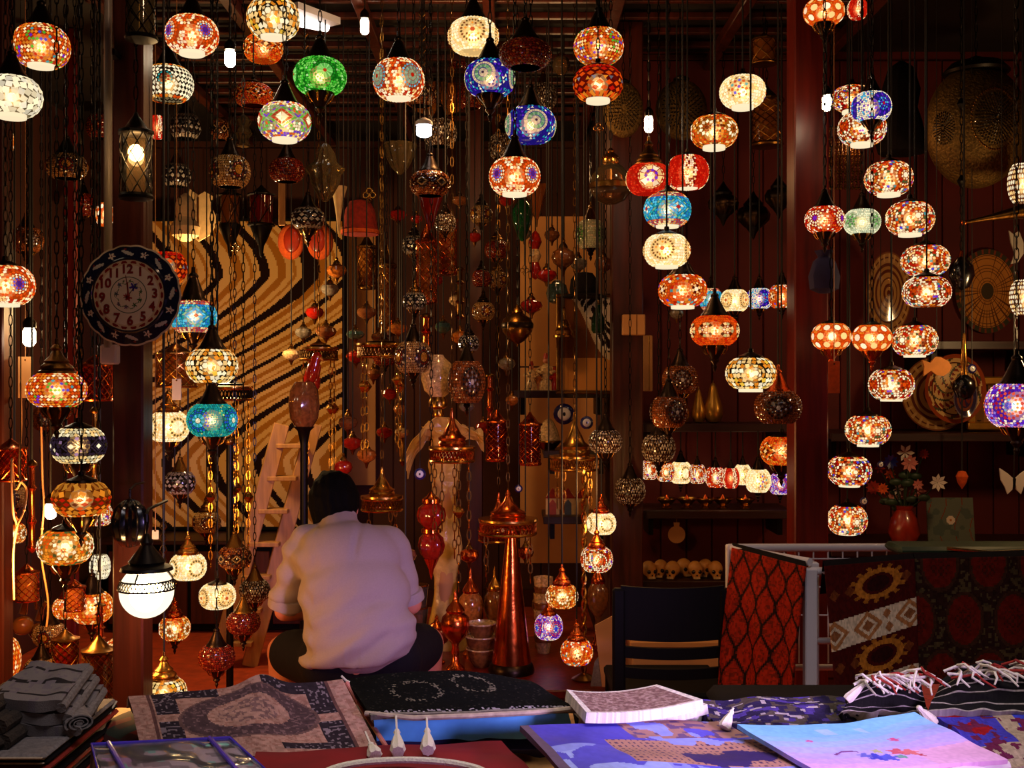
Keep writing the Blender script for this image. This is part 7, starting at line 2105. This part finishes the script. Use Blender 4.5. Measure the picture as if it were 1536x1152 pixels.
hanging('leaf_rug', 'rug of red leaf shapes on black, hanging from the left side of the white rack', 'rug', (A.x + .01, A.y - .03, RZ + .005), (Bc.x - .02, Bc.y - .035, RZ - .01), P(1078, 1056, 3.92), P(1192, 1056, 3.66), ogee, 60, 120, .018)
def kilim(u, v):
    vv = v + .16 * (u - .5) * -1
    vv = v - .13 * u + .05
    X = u
    band = (vv * 2.2) % 1
    cream = ((vv > .44) & (vv < .64)) | (vv < .17)
    c = np.where(vv < .3, .09, .54)
    def dia(cx, r, cz, asp): return np.abs(X - cx) / r + np.abs(vv - cz) / (r * asp) < 1
    conds = [(u >= 0, (66, 12, 8)), (cream, (206, 184, 156))]
    for cz in (.54, .07):
        for cx in (.05, .44, .92):
            conds += [(dia(cx, .17, cz, .62), (160, 104, 60)), (dia(cx, .11, cz, .62), (206, 184, 156)), (dia(cx, .07, cz, .62), (130, 80, 46))]
        for cx, dz in ((.66, .05), (.68, -.05)):
            conds += [(dia(cx, .05, cz + dz, .8), (150, 96, 56))]
    for cz in (.31, .82):
        e = np.hypot((X - .58) / .26, (vv - cz) / .105)
        sp = np.sin(np.arctan2(vv - cz, (X - .58) * .45) * 14) > .2
        conds += [((e < 1.25) & sp & (e > .9), (150, 90, 26)), ((e < 1.0) & (e > .68), (170, 104, 34)), (e < .5, (44, 10, 8))]
        for cx in (.08, .26, .9):
            conds += [(dia(cx, .06, cz, .7), (104, 50, 20))]
    return pick(conds, (0, 0, 0))
hanging('kilim', 'dark maroon kilim with two cream bands of diamonds hanging from the rack', 'rug', P(1236, 849, 3.66), P(1371, 838, 3.66), P(1254, 1062, 3.60), P(1379, 1046, 3.60), kilim, 90, 130, .006)
def carpet(u, v):
    U, V = u * 3.4, v * 2.6
    row = np.floor(V)
    a = (U + .5 * (row % 2)) % 1 - .5; b = V % 1 - .5
    q = np.hypot(a / .40, b / .5)
    return pick([(u >= 0, (44, 22, 15)), (q < 1, (96, 20, 10)), ((q < 1.0) & (q > .86), (60, 34, 20)), ((q < .5) & (np.sin(a * 60) * np.sin(b * 60) > .2), (70, 24, 14)), ((q > 1.05) & (vnoise(u, v, 60, 50, 7) > .62), (76, 60, 36))], (0, 0, 0))
hanging('patterned_carpet', 'very dark red carpet with rows of ovals hanging at the right of the rack', 'rug', P(1372, 838, 3.68), P(1620, 832, 3.68), P(1376, 1060, 3.62), P(1620, 1060, 3.62), carpet, 110, 90, .01)
t = thing('folded_rug', 'olive folded rug laid over the top of the rack, far right', 'rug', P(1450, 834, 3.9))
obj('fold', MB().bbox((0.05, 0, 0), (.62, .16, .03), .012), 'leaf_green', t)
obj('trim_cord', MB().tube([(-.10, -.085, .012), (.05, -.086, -.002), (.34, -.085, .012)], .006, 6), 'brass', t)
t.location.z = RZ + .016

# ---------------------------------------------------------------- the market table in front and its textiles
ZT_ = .70
t = thing('market_table', 'long covered market table along the front under the textiles', 'table', (0, 2.35, 0))
obj('table_top', MB().bbox((0, 0, ZT_ - .02), (3.6, 1.26, .04), .005), 'pale_wood', t, smooth=False)
obj('table_cloth', MB().bbox((0, .618, ZT_ / 2), (3.6, .012, ZT_ - .03), .003), 'dark_cloth', t, smooth=False)
for sx in (-1, 1):
    for sy in (-1, 1):
        obj('leg', MB().bbox((sx * 1.7, sy * .55, .33), (.06, .06, .66), .004), 'pale_wood', t, smooth=False)
def cloth(name, label, cat, bl, br, tr, tl, colf=None, m='printed_cloth', thick=.02, nu=60, nv=36, bump=None, group=None):
    """folded cloth lying on the table: corners near-left, near-right, far-right, far-left"""
    c = (Vector(bl) + Vector(br) + Vector(tr) + Vector(tl)) / 4
    t = thing(name, label, cat, c, group)
    pos = bil(Vector(bl) - c, Vector(br) - c, Vector(tr) - c, Vector(tl) - c, bump)
    cf = (lambda u, v: colf(u, v) * ((.72 + .56 * vnoise(u, v, 61, 41, 13)) if m != 'silk_print' else (.70 + .14 * vnoise(u, v, 61, 41, 13)))[..., None]) if colf else (lambda u, v: np.zeros(u.shape + (3,)) + .2)
    b = sheet(nu, nv, pos, cf, thick)
    obj('cloth', b, m, t, color=True, angle=50)
    return t
def tassel(parent, p, top, ln, r=.014, m='tassel_white'):
    c = parent.location if parent is not None else Vector((0, 0, 0))
    p = Vector(p) - c; top = Vector(top) - c
    b = MB()
    dv = (top - p).normalized()
    b.lathe([(r * .9, 0), (r * 1.1, ln * .1), (r * .8, ln * .45), (r * .38, ln * .72), (r * .5, ln * .8), (r * .3, ln * .9), (0, ln * .92)], 16, at=tuple(p), axis=dv, flute=8, fdepth=.08)
    o = obj('tassel', b, m, parent)
    s = MB().tube([tuple(p + dv * ln * .9), tuple(top)], .0025, 5)
    obj('tassel_cord', s, m, parent)
wav = lambda a, fu, fv, s: (lambda u, v: a * (vnoise(u, v, fu, fv, s) - .5) * 2)
# underlying stacks, so that nothing hovers
def stack(name, label, x0, x1, y0, y1, z1, layers, z0=ZT_):
    """pile of folded cloths, each layer its own folded cloth"""
    n = len(layers); th = (z1 - z0) / n
    for i, m in enumerate(layers):
        t = thing(name, label[i], 'cloth', ((x0 + x1) / 2, (y0 + y1) / 2, z0 + i * th))
        jx, jy = rnd.uniform(-.008, .008), rnd.uniform(-.006, .006)
        obj('folded_layer', MB().bbox((jx, jy, th / 2), (x1 - x0, y1 - y0, th * .985), th * .45), m, t, angle=60)
        obj('fold_edge', MB().bbox((jx, jy - (y1 - y0) / 2 - .001, th * .5), ((x1 - x0) * .97, .006, th * .25), .002), 'beige_cloth' if m != 'beige_cloth' else 'navy_cloth', t, smooth=False)

# tapestry cover, draped over a dark red cushion
def tapestry(u, v):
    x, y = u, v
    bd = (np.abs(x - .5) > .41)
    f1 = (x > .13) & (x < .87) & (((y > .78) & (y < .94)) | ((y > .06) & (y < .16))) & ~((np.abs(x - .5) < .10))
    f2 = ((x > .10) & (x < .20)) | ((x > .80) & (x < .92))
    f2 = f2 & (((y > .52) & (y < .96)) | ((y > .04) & (y < .42)))
    q = np.hypot((x - .50) / .30, (y - .42 - .12 * np.sin((x - .2) * 4)) / .28)
    ring = (q < 1) & (q > .62); core = q < .45
    nz = vnoise(u, v, 90, 60, 1)
    fl = nz > .72
    return pick([(u >= 0, (176, 132, 116)), (nz > .62, (160, 112, 98)), (f1 | f2, (48, 38, 44)), ((f1 | f2) & fl, (128, 110, 116)), (ring, (84, 62, 64)), (ring & fl, (120, 90, 90)), ((q < 1.06) & (q >= 1), (110, 80, 76)), (core & (nz > .5), (130, 96, 92)), (np.abs(np.abs(x - .5) - .415) < .006, (100, 66, 62))], (0, 0, 0))
t = cloth('tapestry_cover', 'pinkish tapestry cover with dark blue corner panels and an oval medallion', 'cover', Q(214, 1138, .775), Q(572, 1128, .775), Q(508, 1006, .895), Q(190, 1038, .880), tapestry, thick=.02, nu=130, nv=80,
          bump=lambda u, v: .012 * np.sin(u * 5 + 1) * np.sin(v * 3) - .02 * (v > .9) * (v - .9) * 10 + .008 * (vnoise(u, v, 6, 5, 3) - .5) + .034 * np.exp(-((u - .5 - .12 * v) / .10) ** 2) * v)
pk_ = MB(); c = t.location
pts = [Q(520, 1024, .872), Q(560, 1090, .795), Q(586, 1130, .775), Q(574, 1131, .770), Q(548, 1085, .80)]
obj('pink_edge', MB().tube([tuple(p - c) for p in pts[:3]], .005, 8), 'petal_pink', t)
tassel(t, Q(563, 1134, .79), Q(548, 1098, .815), .05)
tassel(t, Q(546, 1046, .84), Q(512, 1014, .885), .06, .010)
x0, x1 = Q(200, 1100, .72).x, Q(560, 1100, .72).x
t = thing('dark_cushion', 'dark red and green patterned cushion under the tapestry cover', 'cushion', ((x0 + x1) / 2, 2.62, ZT_))
col = lambda u, v: pick([(u >= 0, (54, 14, 12)), (vnoise(u, v, 14, 10, 2) > .62, (110, 24, 18)), (vnoise(u, v, 16, 12, 5) > .7, (30, 44, 30))], (0, 0, 0))
mat_col('cushion_print', .85)
hb = MB().ball((0, 0, .055), 1, 36, 14, sc=((x1 - x0) / 2 + .05, .20, .055)); rg_ = random.Random(2)
hb.c = [lin(rg_.choice(((54, 14, 12), (54, 14, 12), (110, 24, 18), (30, 40, 28)))) for _ in hb.f]
obj('cushion', hb, 'cushion_print', t, color=True)
tassel(t, Q(108 + 30, 1108, .76), Q(175, 1052, .82), .085, .012)
# left pile
stack('folded_cloth', ['folded sand cloth, lowest of the left pile', 'folded red cloth, second from the bottom of the left pile', 'folded dark cloth, third from the bottom of the left pile', 'folded white grey cloth, fourth from the bottom of the left pile', 'folded rust cloth in the middle of the left pile', 'folded dark cloth just above the rust one in the left pile', 'folded sand cloth in the upper half of the left pile', 'folded red cloth third from the top of the left pile', 'folded dark cloth second from the top of the left pile', 'folded grey white cloth on top of the left pile'],
      -1.30, Q(128, 1100, .8).x, 2.22, 2.62, .825, ['beige_cloth', 'red_felt', 'dark_cloth', 'grey_weave', 'clay_red', 'dark_cloth', 'beige_cloth', 'red_felt', 'dark_cloth', 'grey_weave'])
def roll(name, label, p0, p1, r, m, flat=.6):
    p0, p1 = Vector(p0), Vector(p1)
    c = (p0 + p1) / 2
    t = thing(name, label, 'cloth', c)
    b = MB()
    ax = (p1 - p0); n = 30
    pts = []
    sp = MB()
    up = Vector((0, 0, 1)); sd = ax.normalized().cross(up).normalized()
    for i in range(64):
        a = i / 63 * 2.6 * 2 * PI; rr = r * (.25 + .75 * i / 63)
        pts.append(sd * rr * math.cos(a) + up * rr * flat * math.sin(a))
    vs = []
    for e in (-.5, .5):
        for thk in (1, .86):
            vs += [tuple(ax * e + p * thk) for p in pts]
    N_ = 64
    fs = []
    for i in range(N_ - 1):
        fs += [(i, i + 1, i + 1 + 2 * N_, i + 2 * N_), (i + N_, i + 2 * N_ + N_, i + 1 + 3 * N_, i + 1 + N_), (i, i + N_, i + 1 + N_, i + 1), (i + 2 * N_, i + 1 + 2 * N_, i + 1 + 3 * N_, i + 3 * N_)]
    sp.add(vs, fs)
    obj('rolled_cloth', sp, m, t)
    obj('core', MB().tube([tuple(ax * -.49), tuple(ax * .49)], r * .22, 10), m, t)
    return t
roll('rolled_cloth', 'grey white cloth rolled on the left pile, its spiral end showing', Q(120, 1085, .85), Q(95, 1040, .87), .032, 'grey_weave')
for k, (pa, pb, z, m, lb) in enumerate([((-30, 1090), (60, 1066), .855, 'grey_knit', 'dark grey folded knit, lowest at the left edge'), ((-30, 1066), (52, 1046), .885, 'grey_knit', 'dark grey folded knit, middle at the left edge'), ((-30, 1040), (40, 1020), .915, 'grey_knit', 'dark grey folded knit, topmost at the left edge')]):
    a, b_ = Q(*pa, z), Q(*pb, z)
    t = thing('folded_knit', lb, 'cloth', ((a.x + b_.x) / 2, (a.y + b_.y) / 2, z - .015), 'dark grey knits at the left edge')
    obj('knit', MB().bbox((0, 0, 0), (b_.x - a.x, .26, .036), .017), m, t, angle=70)
    obj('rib_edge', MB().tube([((b_.x - a.x) / 2 - .004, -.11, .0), ((b_.x - a.x) / 2 - .004, .11, .0)], .016, 8), m, t)
for k, (x, y, z, lb) in enumerate([(88, 1056, .868, 'grey striped folded cloth leaning right of the knits, lower'), (76, 1038, .895, 'grey striped folded cloth leaning right of the knits, middle'), (66, 1022, .92, 'grey striped folded cloth leaning right of the knits, topmost')]):
    p = Q(x, y, z)
    t = thing('striped_cloth', lb, 'cloth', p, 'grey striped cloths beside the knits')
    col = lambda u, v: pick([(u >= 0, (128, 120, 118)), (np.abs((v * 3) % 1 - .5) < .09, (44, 40, 42)), (vnoise(u, v, 20, 30, k) > .7, (120, 110, 116))], (0, 0, 0))
    b = sheet(20, 20, bil((-.075, -.10, -.012), (.07, -.08, -.022), (.06, .1, .012), (-.07, .1, .016), wav(.006, 4, 4, k)), col, .024)
    obj('cloth', b, 'printed_cloth', t, color=True, angle=50)
    obj('fold_edge', MB().tube([(.068, -.08, -.034), (.058, .1, .0)], .011, 8), 'grey_weave', t)

# clear vinyl zipped bag
def vinyl():
    bl, br, tr, tl = Q(150, 1172, .80), Q(405, 1166, .80), Q(345, 1112, .805), Q(137, 1122, .805)
    c = (bl + br + tr + tl) / 4
    t = thing('vinyl_pouch', 'clear vinyl pouch with violet piping lying at the front left', 'pouch', c)
    col = lambda u, v: pick([(u >= 0, (200, 188, 180)), (vnoise(u, v, 7, 5, 2) > .6, (150, 138, 132)), (vnoise(u, v, 9, 6, 8) > .78, (140, 220, 190)), (vnoise(u, v, 8, 5, 12) > .8, (200, 150, 190))], (0, 0, 0))
    obj('contents', sheet(40, 20, bil(bl - c, br - c, tr - c, tl - c, wav(.004, 6, 5, 1)), col, .07), 'silk_print', t, color=True, angle=50)
    f = sheet(30, 16, bil(bl - c + Vector((0, 0, .006)), br - c + Vector((0, 0, .006)), tr - c + Vector((0, 0, .006)), tl - c + Vector((0, 0, .006)), wav(.005, 8, 6, 4)), col, .001)
    obj('film', f, 'clear_film', t, angle=0)
    q = [bl - c, br - c, tr - c, tl - c]
    obj('piping', MB().tube([tuple(p + Vector((0, 0, .006))) for p in q], .005, 8, closed=True), 'vinyl_violet', t)
    a, b_ = tl.lerp(tr, .85) - c, bl.lerp(br, .82) - c
    obj('zip_band', MB().tube([tuple(a + Vector((0, 0, .009))), tuple(b_ + Vector((0, 0, .009)))], .005, 8), 'vinyl_violet', t)
    a, b_ = tl.lerp(tr, .12) - c, bl.lerp(br, .16) - c
    obj('zip_band', MB().tube([tuple(a + Vector((0, 0, .009))), tuple(b_ + Vector((0, 0, .009)))], .005, 8), 'vinyl_violet', t)
vinyl()
# red velvet with corded oval
t = cloth('velvet_cover', 'deep red velvet cover with a white corded oval at the front', 'cover', Q(370, 1200, .79), Q(840, 1200, .77), Q(752, 1113, .775), Q(384, 1128, .785), None, 'red_velvet', .03, 40, 24, wav(.006, 5, 4, 3))
c = t.location
pts = []
for k in range(40):
    a = PI * k / 39
    pts.append(tuple(Q(608 - 125 * math.cos(a), 1166 - 26 * math.sin(a), .802) - c))
obj('corded_oval', MB().tube(pts, .007, 8), 'white_cord', t)
# black sequinned cloth over blue and navy folds
def sequin(u, v):
    nz = np.random.RandomState(1).rand(*u.shape)
    q = np.abs(np.hypot((u - .3) / .12, (v - .55) / .22) - 1) < .14
    q2 = np.abs(np.hypot((u - .62) / .1, (v - .7) / .2) - 1) < .14
    return pick([(u >= 0, (9, 9, 7)), (nz > .95, (34, 30, 24)), ((q | q2) & (nz > .62), (96, 88, 70)), ((v < .10) & (nz > .7), (150, 140, 140)), ((v < .035), (120, 112, 98))], (0, 0, 0))
t = cloth('sequin_cloth', 'black sequinned cloth with a grey hem, over the bright blue fold', 'cloth', Q(556, 1074, .835), Q(868, 1064, .835), Q(795, 1020, .875), Q(520, 1020, .875), sequin, 'printed_cloth', .012, 110, 50,
          lambda u, v: .022 * np.sin(np.clip(u, 0, 1) * PI) * v + .006 * (vnoise(u, v, 6, 4, 2) - .5))
c = t.location
obj('hem', MB().tube([tuple(Q(x, y, .836) - c) for x, y in ((548, 1070), (620, 1077), (700, 1074), (800, 1069), (866, 1062))], .006, 8), 'beige_cloth', t)
tassel(t, Q(597, 1128, .80), Q(594, 1074, .838), .085)
tassel(t, Q(642, 1126, .80), Q(640, 1075, .838), .08)
tassel(t, Q(876, 1096, .79), Q(873, 1060, .836), .055, .011)
t = cloth('blue_cloth', 'bright sky blue folded cloth under the black sequinned one', 'cloth', Q(565, 1112, .762), Q(862, 1106, .762), Q(852, 1068, .822), Q(560, 1076, .822), None, 'blue_cloth', .03, 40, 16, wav(.004, 12, 2, 6))
t = cloth('navy_cloth', 'navy folded cloth under the bright blue fold', 'cloth', Q(575, 1132, .735), Q(820, 1122, .735), Q(860, 1096, .765), Q(560, 1108, .765), None, 'navy_cloth', .03, 30, 14, wav(.004, 8, 3, 2))
obj('folded_inside', MB().bbox((0, .16, .02), (.36, .22, .09), .03), 'navy_cloth', t, angle=60)
# placemats
def mats(u, v):
    e = np.minimum(np.minimum(u, 1 - u), np.minimum(v, 1 - v) * .8)
    nz = vnoise(u, v, 40, 26, 3)
    return pick([(u >= 0, (150, 118, 112)), (nz > .58, (124, 92, 88)), (nz < .3, (170, 140, 134)), (e < .05, (222, 212, 198))], (0, 0, 0))
for k, (z, lb) in enumerate([(.800, 'white edged placemat, lowest of the three'), (.828, 'white edged placemat, middle of the three'), (.856, 'mauve patterned placemat with a white border, topmost of the three')]):
    s = (2 - k) * 7
    cloth('placemat', lb, 'placemat', Q(880 + s, 1076 + s * 1.3, z), Q(1054 + s, 1056 + s, z + .004), Q(985, 1033 + s * .8, z), Q(850, 1041 + s * .6, z), mats, 'printed_cloth', .022, 60, 40, lambda u, v: .010 * (2 * u - 1) ** 2, group='stacked placemats')
stack('folded_cloth', ['folded navy cloth under the placemats', 'folded dark cloth directly under the placemats'], Q(870, 1070, .8).x, Q(1040, 1070, .8).x, 2.62, 2.86, .775, ['navy_cloth', 'dark_cloth'])
# printed scarf
def scarf(u, v):
    nz = vnoise(u, v, 9, 7, 3); n2 = vnoise(u, v, 30, 26, 6)
    sky = (v > .62) ; up = v > .80
    bld = (v <= .70) & (v > .26) & (u > .30) & (vnoise(u, v, 16, 3, 8) * .35 + .36 > v * .75)
    win = bld & (((u * 36) % 1) < .34) & (((v * 22) % 1) < .45)
    tree = (np.hypot((u - .68) / .12, (v - .38) / .12) < 1 + .5 * (n2 - .5)) | (np.hypot((u - .84) / .12, (v - .45) / .10) < 1 + .5 * (n2 - .5))
    tan = (v > .74) & (u > .45) & (vnoise(u, v, 14, 10, 2) > .42)
    return pick([(u >= 0, (150, 160, 235)), ((u < .42) & (v < .5), (170, 185, 245)), (nz > .62, (96, 90, 205)), ((u < .5) & (v > .6), (84, 76, 196)), (bld, (190, 140, 116)), (win, (92, 60, 90)), (tan, (176, 128, 116)), (tan & (n2 > .6), (110, 80, 120)), (tree, (64, 46, 104)), ((v < .25) & (u > .4) & (n2 > .6), (90, 84, 200)), ((u < .035), (110, 90, 110))], (0, 0, 0))
t = cloth('printed_scarf', 'lilac blue scarf printed with tan houses and dark trees, front centre', 'scarf', Q(868, 1180, .81), Q(1262, 1172, .80), Q(1084, 1080, .815), Q(780, 1088, .845), scarf, 'silk_print', .012, 130, 80, lambda u, v: .012 * np.sin(u * 6) * (1 - v) + .012 * (vnoise(u, v, 5, 4, 9) - .5))
# sky silk with flowers
def silk(u, v):
    x, y = u, v
    g_ = np.floor(np.clip(v + .10 * np.sin(u * 5) + .05 * (vnoise(u, v, 4, 4, 2) - .5), 0, .999) * 9).astype(int)
    ramp = [(232, 184, 222), (226, 180, 226), (212, 178, 232), (196, 178, 238), (182, 184, 242), (168, 194, 244), (152, 204, 244), (136, 204, 240), (130, 200, 238)]
    conds = [(g_ == i, ramp[i]) for i in range(9)] + [((v < .30 + .25 * (u - .6)) & (u > .62), (238, 182, 212)), ((np.abs(u - .5) < .13) & (np.abs(v - .8) < .07) & (vnoise(u, v, 7, 5, 5) > .4), (172, 210, 246))]
    for fx, fy, r, cc in ((.40, .22, .055, (70, 70, 190)), (.46, .20, .05, (90, 96, 205)), (.36, .26, .04, (110, 110, 200)), (.56, .30, .055, (214, 96, 110)), (.61, .28, .05, (226, 120, 120)), (.46, .33, .03, (190, 190, 130)), (.53, .20, .03, (120, 170, 150)), (.66, .55, .03, (214, 90, 140)), (.64, .20, .02, (190, 70, 90)), (.22, .60, .025, (210, 110, 170))):
        q = np.hypot(x - fx, (y - fy) * .7); w = np.arctan2(y - fy, x - fx)
        conds.append((q < r * (.8 + .25 * np.cos(5 * w)), cc))
    conds.append((np.abs(y - .28 - .08 * np.sin((x - .2) * 14)) + 9 * (np.abs(x - .29) > .07) < .012, (130, 70, 130)))
    return pick(conds, (0, 0, 0))
t = cloth('silk_square', 'sky blue and lilac silk square with painted flowers, front right', 'scarf', Q(1232, 1160, .81), Q(1512, 1140, .82), Q(1372, 1068, .865), Q(1106, 1086, .84), silk, 'silk_print', .010, 130, 70, lambda u, v: -.012 * np.sin(u * PI) * v + .006 * (vnoise(u, v, 6, 4, 5) - .5))
c = t.location
obj('under_fold', MB().tube([tuple(Q(x, y, .80) - c) for x, y in ((1238, 1166), (1320, 1172), (1420, 1162), (1510, 1148))], .012, 8), 'white_card', t)
stack('folded_cloth', ['folded violet cloth under the sky blue silk', 'folded cream cloth directly under the sky blue silk'], Q(1245, 1140, .78).x, Q(1480, 1140, .78).x, 2.22, 2.58, .79, ['navy_cloth', 'beige_cloth'])
stack('folded_cloth', ['folded violet cloth under the printed scarf', 'folded dark cloth directly under the printed scarf'], Q(880, 1140, .76).x, Q(1180, 1140, .76).x, 2.2, 2.52, .775, ['navy_cloth', 'dark_cloth'])
# dark purple brocade
broc = lambda u, v: pick([(u >= 0, (38, 30, 56)), (vnoise(u, v, 18, 9, 1) > .6, (66, 50, 110)), (vnoise(u, v, 26, 12, 6) > .68, (70, 60, 50)), (vnoise(u, v, 30, 14, 9) > .76, (150, 140, 130))], (0, 0, 0))
cloth('brocade_cloth', 'dark violet brocade cloth spread behind the sky blue silk', 'cloth', Q(1070, 1088, .80), Q(1390, 1084, .80), Q(1360, 1048, .84), Q(1048, 1050, .83), broc, 'printed_cloth', .03, 90, 40, wav(.012, 6, 4, 4))
t = bpy.data.objects['brocade_cloth']
tassel(t, Q(1086, 1092, .815), Q(1100, 1062, .85), .05, .012)
tassel(t, Q(1270, 1050, .86), Q(1300, 1022, .90), .07, .010)
tassel(t, Q(1400, 1086, .83), Q(1382, 1066, .86), .06, .013)
# fringed black shawls
def shawl(label, x0, x1, y0, y1, z, seed):
    bl, br, tr, tl = Q(x0, y1, z - .05), Q(x1, y1, z - .05), Q(x1 - 10, y0, z), Q(x0 + 20, y0 + 8, z - .01)
    col = lambda u, v: pick([(u >= 0, (22, 20, 18)), (((v * 5) % 1) < .22, (150, 140, 126)), ((((v * 5) % 1) < .34) & (((v * 5) % 1) > .25), (120, 24, 16))], (0, 0, 0))
    t = cloth('fringed_shawl', label, 'shawl', bl, br, tr, tl, col, 'printed_cloth', .05, 50, 30, lambda u, v: .035 * np.sin(u * PI) * (v > .3) * v + .01 * (vnoise(u, v, 8, 5, seed) - .5), 'fringed black shawls')
    c = t.location; rg = random.Random(seed)
    for i in range(34):
        u0 = rg.uniform(.05, .95); p0 = bl.lerp(br, u0).lerp(tl.lerp(tr, u0), rg.uniform(.5, .9)) + Vector((0, 0, .035))
        pts = [p0 - c]
        for s in range(4):
            pts.append(pts[-1] + Vector((rg.uniform(-.012, .028), rg.uniform(-.026, .002), (.010, .004, -.008, -.014)[s] + rg.uniform(-.003, .003))))
        obj('fringe_cord', MB().tube([tuple(p) for p in pts], [.0034, .003, .003, .0028, .002], 6), 'white_cord' if i % 4 else 'red_felt', t)
shawl('black shawl with knotted white fringe, left of the two at the right', 1262, 1392, 1028, 1068, .885, 3)
shawl('black shawl with white and red fringe, right of the two', 1392, 1570, 1012, 1066, .905, 8)
# blue and red woven cloth at the right edge
wov = lambda u, v: pick([(u >= 0, (160, 140, 112)), ((u < .42) & (v > .35), (60, 54, 150)), ((np.abs(u - .2) + np.abs(v - .7) < .14), (140, 20, 26)), ((u > .55) & (v > .5), (50, 60, 170)), ((np.abs((u - v * .3) - .48) < .04), (170, 24, 24)), (vnoise(u, v, 20, 14, 4) > .7, (96, 30, 60)), (v > .93, (150, 26, 20))], (0, 0, 0))
cloth('woven_cloth', 'blue, red and sand woven cloth at the right edge of the table', 'cloth', Q(1500, 1150, .80), Q(1640, 1140, .80), Q(1600, 1068, .845), Q(1400, 1070, .845), wov, 'printed_cloth', .05, 70, 50, wav(.008, 5, 5, 7))
stack('folded_cloth', ['folded sand cloth under the woven cloth', 'folded red cloth directly under the woven cloth'], Q(1420, 1110, .78).x, Q(1640, 1110, .78).x, 2.5, 2.86, .80, ['beige_cloth', 'red_felt'])
stack('folded_cloth', ['folded navy cloth under the violet brocade', 'folded dark cloth directly under the violet brocade'], Q(1080, 1066, .79).x, Q(1370, 1066, .79).x, 2.62, 2.88, .79, ['navy_cloth', 'dark_cloth'])
